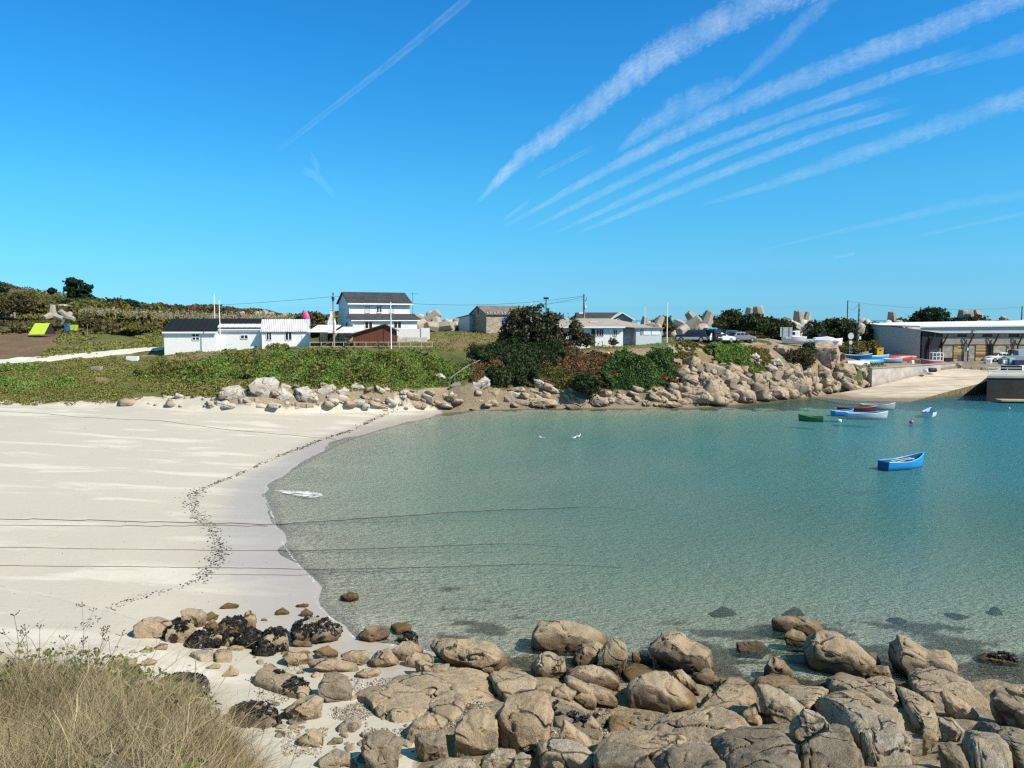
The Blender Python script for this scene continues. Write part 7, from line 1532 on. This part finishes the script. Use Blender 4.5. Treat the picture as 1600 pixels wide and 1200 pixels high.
shrub('pine_tree', 'lone wind bent pine on the skyline of the left hill', 'tree', 122, 479, 170, 44, 46, LP, 5200, .36, 81, trunk=1, lobes=[(-8,0,38,9,8,6),(2,0,36,8,8,5),(-10,0,27,10,9,5),(8,0,24,12,10,6),(16,0,30,7,7,4),(-2,0,18,12,10,6),(14,0,15,10,8,4)], gap=-.1, freq=.5)
shrub('pine_tree', 'dark pine crown cut by the left edge on the hill skyline', 'tree', -4, 476, 160, 40, 44, LP, 4200, .36, 82, trunk=1, lobes=[(-6,0,28,12,10,10),(6,0,22,10,9,8),(0,0,12,14,10,8)], gap=-.2)
for i, (px_, pyb, D, w_, h_, n_, m, lb) in enumerate([(105,494,158,40,28,5500,LP,'dark green pine bush at the left of the row on the hill'),(135,492,158,36,28,5500,LP,'second dark pine bush of the row on the hill, under the lone pine'),(165,492,156,38,26,5500,LP,'third dark pine bush of the row on the hill'),(196,492,155,44,24,6500,LP,'rightmost dark pine bush of the row, above the reeds'),
   (81,458,176,12,10,800,LP,'tiny bush on the hill skyline left of the lone pine'),(20,492,135,60,34,7000,LO,'grey brown scrub mound above the left rock outcrop'),(52,488,138,44,22,4500,LY,'yellowish gorse left of the upright tetrapod'),(248,482,186,26,9,900,LO,'low dark hump of scrub on the skyline above the long white building'),(150,512,130,60,16,4000,LO,'olive scrub between the washing line and the reeds'),(215,518,126,60,12,3500,LY,'yellow green scrub at the end of the lane')]):
    shrub('hill_bush', lb, 'bush', px_, pyb, D, w_, h_, m, n_, .36 if D > 140 else .24, 90+i, 3, group='bushes of the left hill')
# ------------------------------------------------------------ dry grass on the near hillside
GR = leafmat('dry_grass_blades', [(.34,.27,.15),(.55,.46,.28),(.15,.12,.06),(.30,.25,.13)], 1.2, .2, .8)
GR2 = leafmat('grey_stalks', [(.34,.26,.15),(.50,.40,.25),(.20,.14,.085),(.36,.28,.165)], 1.2, .1, .8)
GR3 = leafmat('brown_litter', [(.10,.07,.045),(.17,.12,.075),(.07,.055,.035),(.13,.10,.06)], 1.2, .05, .9)
GRN = leafmat('green_blades', [(.08,.11,.03),(.14,.17,.05),(.06,.09,.025),(.17,.18,.05)], 1.5, .3, .7)
def blades(name, n, m, h0, h1, w, seed, poly, D0, D1, lean=.35, thr=-9, freq=1.2, segs=4, droop=.5):
    rng = np.random.RandomState(seed); Xs = []; Ys = []; got = 0
    while got < n:
        D = D0+(D1-D0)*rng.rand(n*2)**.9; px = rng.uniform(-160, 480, n*2); X = (px-800)/F*D; Zt = H(X, D)
        sx, sy = proj(X, D, Zt); ok = inpoly(sx, sy, poly)
        if thr > -5: ok &= fb2(X, D, freq, 3, seed+.5) > thr
        Xs.append(X[ok]); Ys.append(D[ok]); got += ok.sum()
    X = np.concatenate(Xs)[:n]; Y = np.concatenate(Ys)[:n]; Zt = H(X, Y); cl = 1+.55*fb2(X, Y, 1.6, 3, seed+3.)
    h = rng.uniform(h0, h1, n)*np.clip(cl, .35, 1.7); az = rng.uniform(0, 6.283, n)+fb2(X, Y, .9, 2, 5.)*1.2; ln = lean*(.3+rng.rand(n)*1.9)
    dx, dy = np.cos(az)*ln, np.sin(az)*ln; pa = rng.uniform(0, 3.14, n); wx, wy = np.cos(pa)*w*.5, np.sin(pa)*w*.5*.6
    V = np.zeros((n, segs+1, 2, 3))
    for k in range(segs+1):
        t = k/segs; cx = X+dx*h*t**1.5+rng.normal(size=n)*h*.02*k; cy = Y+dy*h*t**1.5; cz = Zt-.02+h*(t-droop*ln*t**2.5*.5); ww = (1-t*.8)*rng.uniform(.7, 1.3, n)
        V[:, k, 0] = np.stack([cx-wx*ww, cy-wy*ww, cz], -1); V[:, k, 1] = np.stack([cx+wx*ww, cy+wy*ww, cz], -1)
    b = np.arange(n)[:, None]*(segs+1)*2+np.arange(segs)[None]*2; Q = np.stack([b, b+1, b+3, b+2], -1).reshape(-1, 4)
    o = np_mesh(name, V.reshape(-1, 3), Q, m); tag(o, kind='stuff'); return o
HILL = [(-160,1035),(0,1035),(100,1040),(210,1060),(300,1095),(360,1125),(410,1170),(470,1260),(470,1800),(-160,1800)]
blades('dry_grass', 40000, GR, .06, .24, .006, 1, HILL, 3.5, 9, .9)
blades('dry_grass', 26000, GR2, .08, .30, .005, 2, HILL, 3.5, 9, .9, -.2)
blades('dry_grass', 30000, GR3, .05, .20, .007, 7, HILL, 3.5, 9, 1.1)
blades('thick_dry_stems', 420, GR, .3, .62, .015, 8, HILL, 3.6, 8.2, .8, -9, 1.2, 5)
blades('dry_grass', 4000, GR, .25, .5, .006, 3, HILL, 3.8, 8.2, .5, .0)
blades('green_grass', 4500, GRN, .10, .30, .007, 4, HILL, 3.5, 8.5, .5, .12)
rng = np.random.RandomState(12); n = 2400; D = rng.uniform(3.6, 8.4, n*3); X = (rng.uniform(-160, 440, n*3)-800)/F*D; Zt = H(X, D); sx, sy = proj(X, D, Zt)
ok = inpoly(sx, sy, HILL) & (fb2(X, D, 1.1, 3, 33.) > .12); V = np.stack([X, D, Zt+.05+.28*rng.rand(n*3)], -1)[ok][:n]
tag(leaf_quads('bramble_leaves', V, .022+.02*rng.rand(len(V)), leafmat('small_green_leaves', [(.07,.12,.03),(.13,.19,.05),(.2,.19,.05),(.10,.13,.03)], 2, .3), None, 4), kind='stuff')
# tall dead stalks with seed heads rising over the sand
TW = mat('dead_stalk', (.16,.12,.08), (.09,.065,.04), 8, .9); SEED = mat('seed_head', (.07,.05,.03), (.04,.03,.02), 8, .9)
def stalk(label, pxb, pyb, pxt, pyt, D, heads, bend=.1, r=.0045, kind='umbel'):
    a = P(pxb, pyb, D); a.z = gz(a.x, a.y)-.02; b = P(pxt, pyt, D+.25); o = empty('dead_umbel', a, 0, label, 'dead stalk', 'dead stalks over the near hillside'); m = MB(); hd = MB(); rs = random.Random(int(pxb*7+pyt))
    d = b-a; side = Vector((d.z, 0, -d.x)).normalized()*bend*d.length; q = [d*t+side*math.sin(math.pi*t) for t in [k/7 for k in range(8)]]
    m.tube(q, [r*(1.15-.8*k/7) for k in range(8)], 5)
    def head(p, s):
        for k in range(7 if s > .03 else 3):
            e = p+Vector((rs.uniform(-1, 1), rs.uniform(-1, 1), rs.uniform(.3, 1.2)))*s; m.tube([p, e], [.0016, .0012], 4); hd.tube([e-Vector((0, 0, .004)), e, e+Vector((0, 0, .006))], [.002, .006, .002], 5)
    head(q[-1], .04)
    for k in range(heads):
        t = rs.uniform(.35, .95); p = q[int(t*7)]; e = p+Vector((rs.uniform(-.16, .16), rs.uniform(-.1, .1), rs.uniform(.05, .2))); m.tube([p, p.lerp(e, .5)+Vector((0, 0, -.015)), e], [r*.5, r*.4, r*.3], 4); head(e, rs.uniform(.015, .04))
    m.build('stem', TW, o); hd.build('seed_head', SEED, o)
stalk('dead stalk with dark seed heads leaning left at the edge of the frame', 20, 1100, 40, 985, 6.6, 3)
stalk('dead stalk with one black seed head like a cup', 55, 1110, 62, 982, 6.5, 0, .02)
stalk('tall thin stalk with fine tips near the left edge', 5, 1120, 22, 962, 6.2, 4)
stalk('long arching twig reaching furthest up over the sand', 20, 1130, 128, 948, 6.2, 5, .25, .003)
stalk('branched stalk with many small seed heads right of the arching twig', 110, 1090, 190, 994, 6.8, 6, .08)
stalk('straight branched stalk leaning right with scattered seeds', 128, 1080, 168, 985, 7.0, 6, .0)
stalk('bare twig crossing the grass crest', 60, 1090, 100, 1000, 6.8, 3, .3, .003)
stalk('low drooping twig on the grass crest', 70, 1060, 118, 1015, 7, 2, -.3, .003)
stalk('thin stalk at the middle of the grass crest', 190, 1110, 252, 1050, 6.6, 3, .1, .003)
stalk('dark twig above the black weedy rock', 355, 1160, 392, 1065, 6.3, 2, .05, .0028)
stalk('forked twig at the right end of the grass', 385, 1180, 405, 1085, 6.2, 3, .0, .0028)
stalk('whitish bare stem standing in the front grass', 305, 1230, 306, 1150, 5.0, 5, .02, .005)
stalk('short twig low at the right end of the grass', 370, 1190, 425, 1120, 6, 3, -.1, .0028)
stalk('reddish looped bramble cane at the left edge', 0, 1100, 16, 1040, 6.5, 0, .5, .005)
res = rock_flat([(140,1180),(165,1160),(200,1162),(235,1185),(260,1215),(230,1240),(140,1240)], 'g', .16, sub=5, drop=.5)
mk('lichen_rock', res, 'g', 'grey lichened rock half buried in the dry grass at the bottom', 'rock')
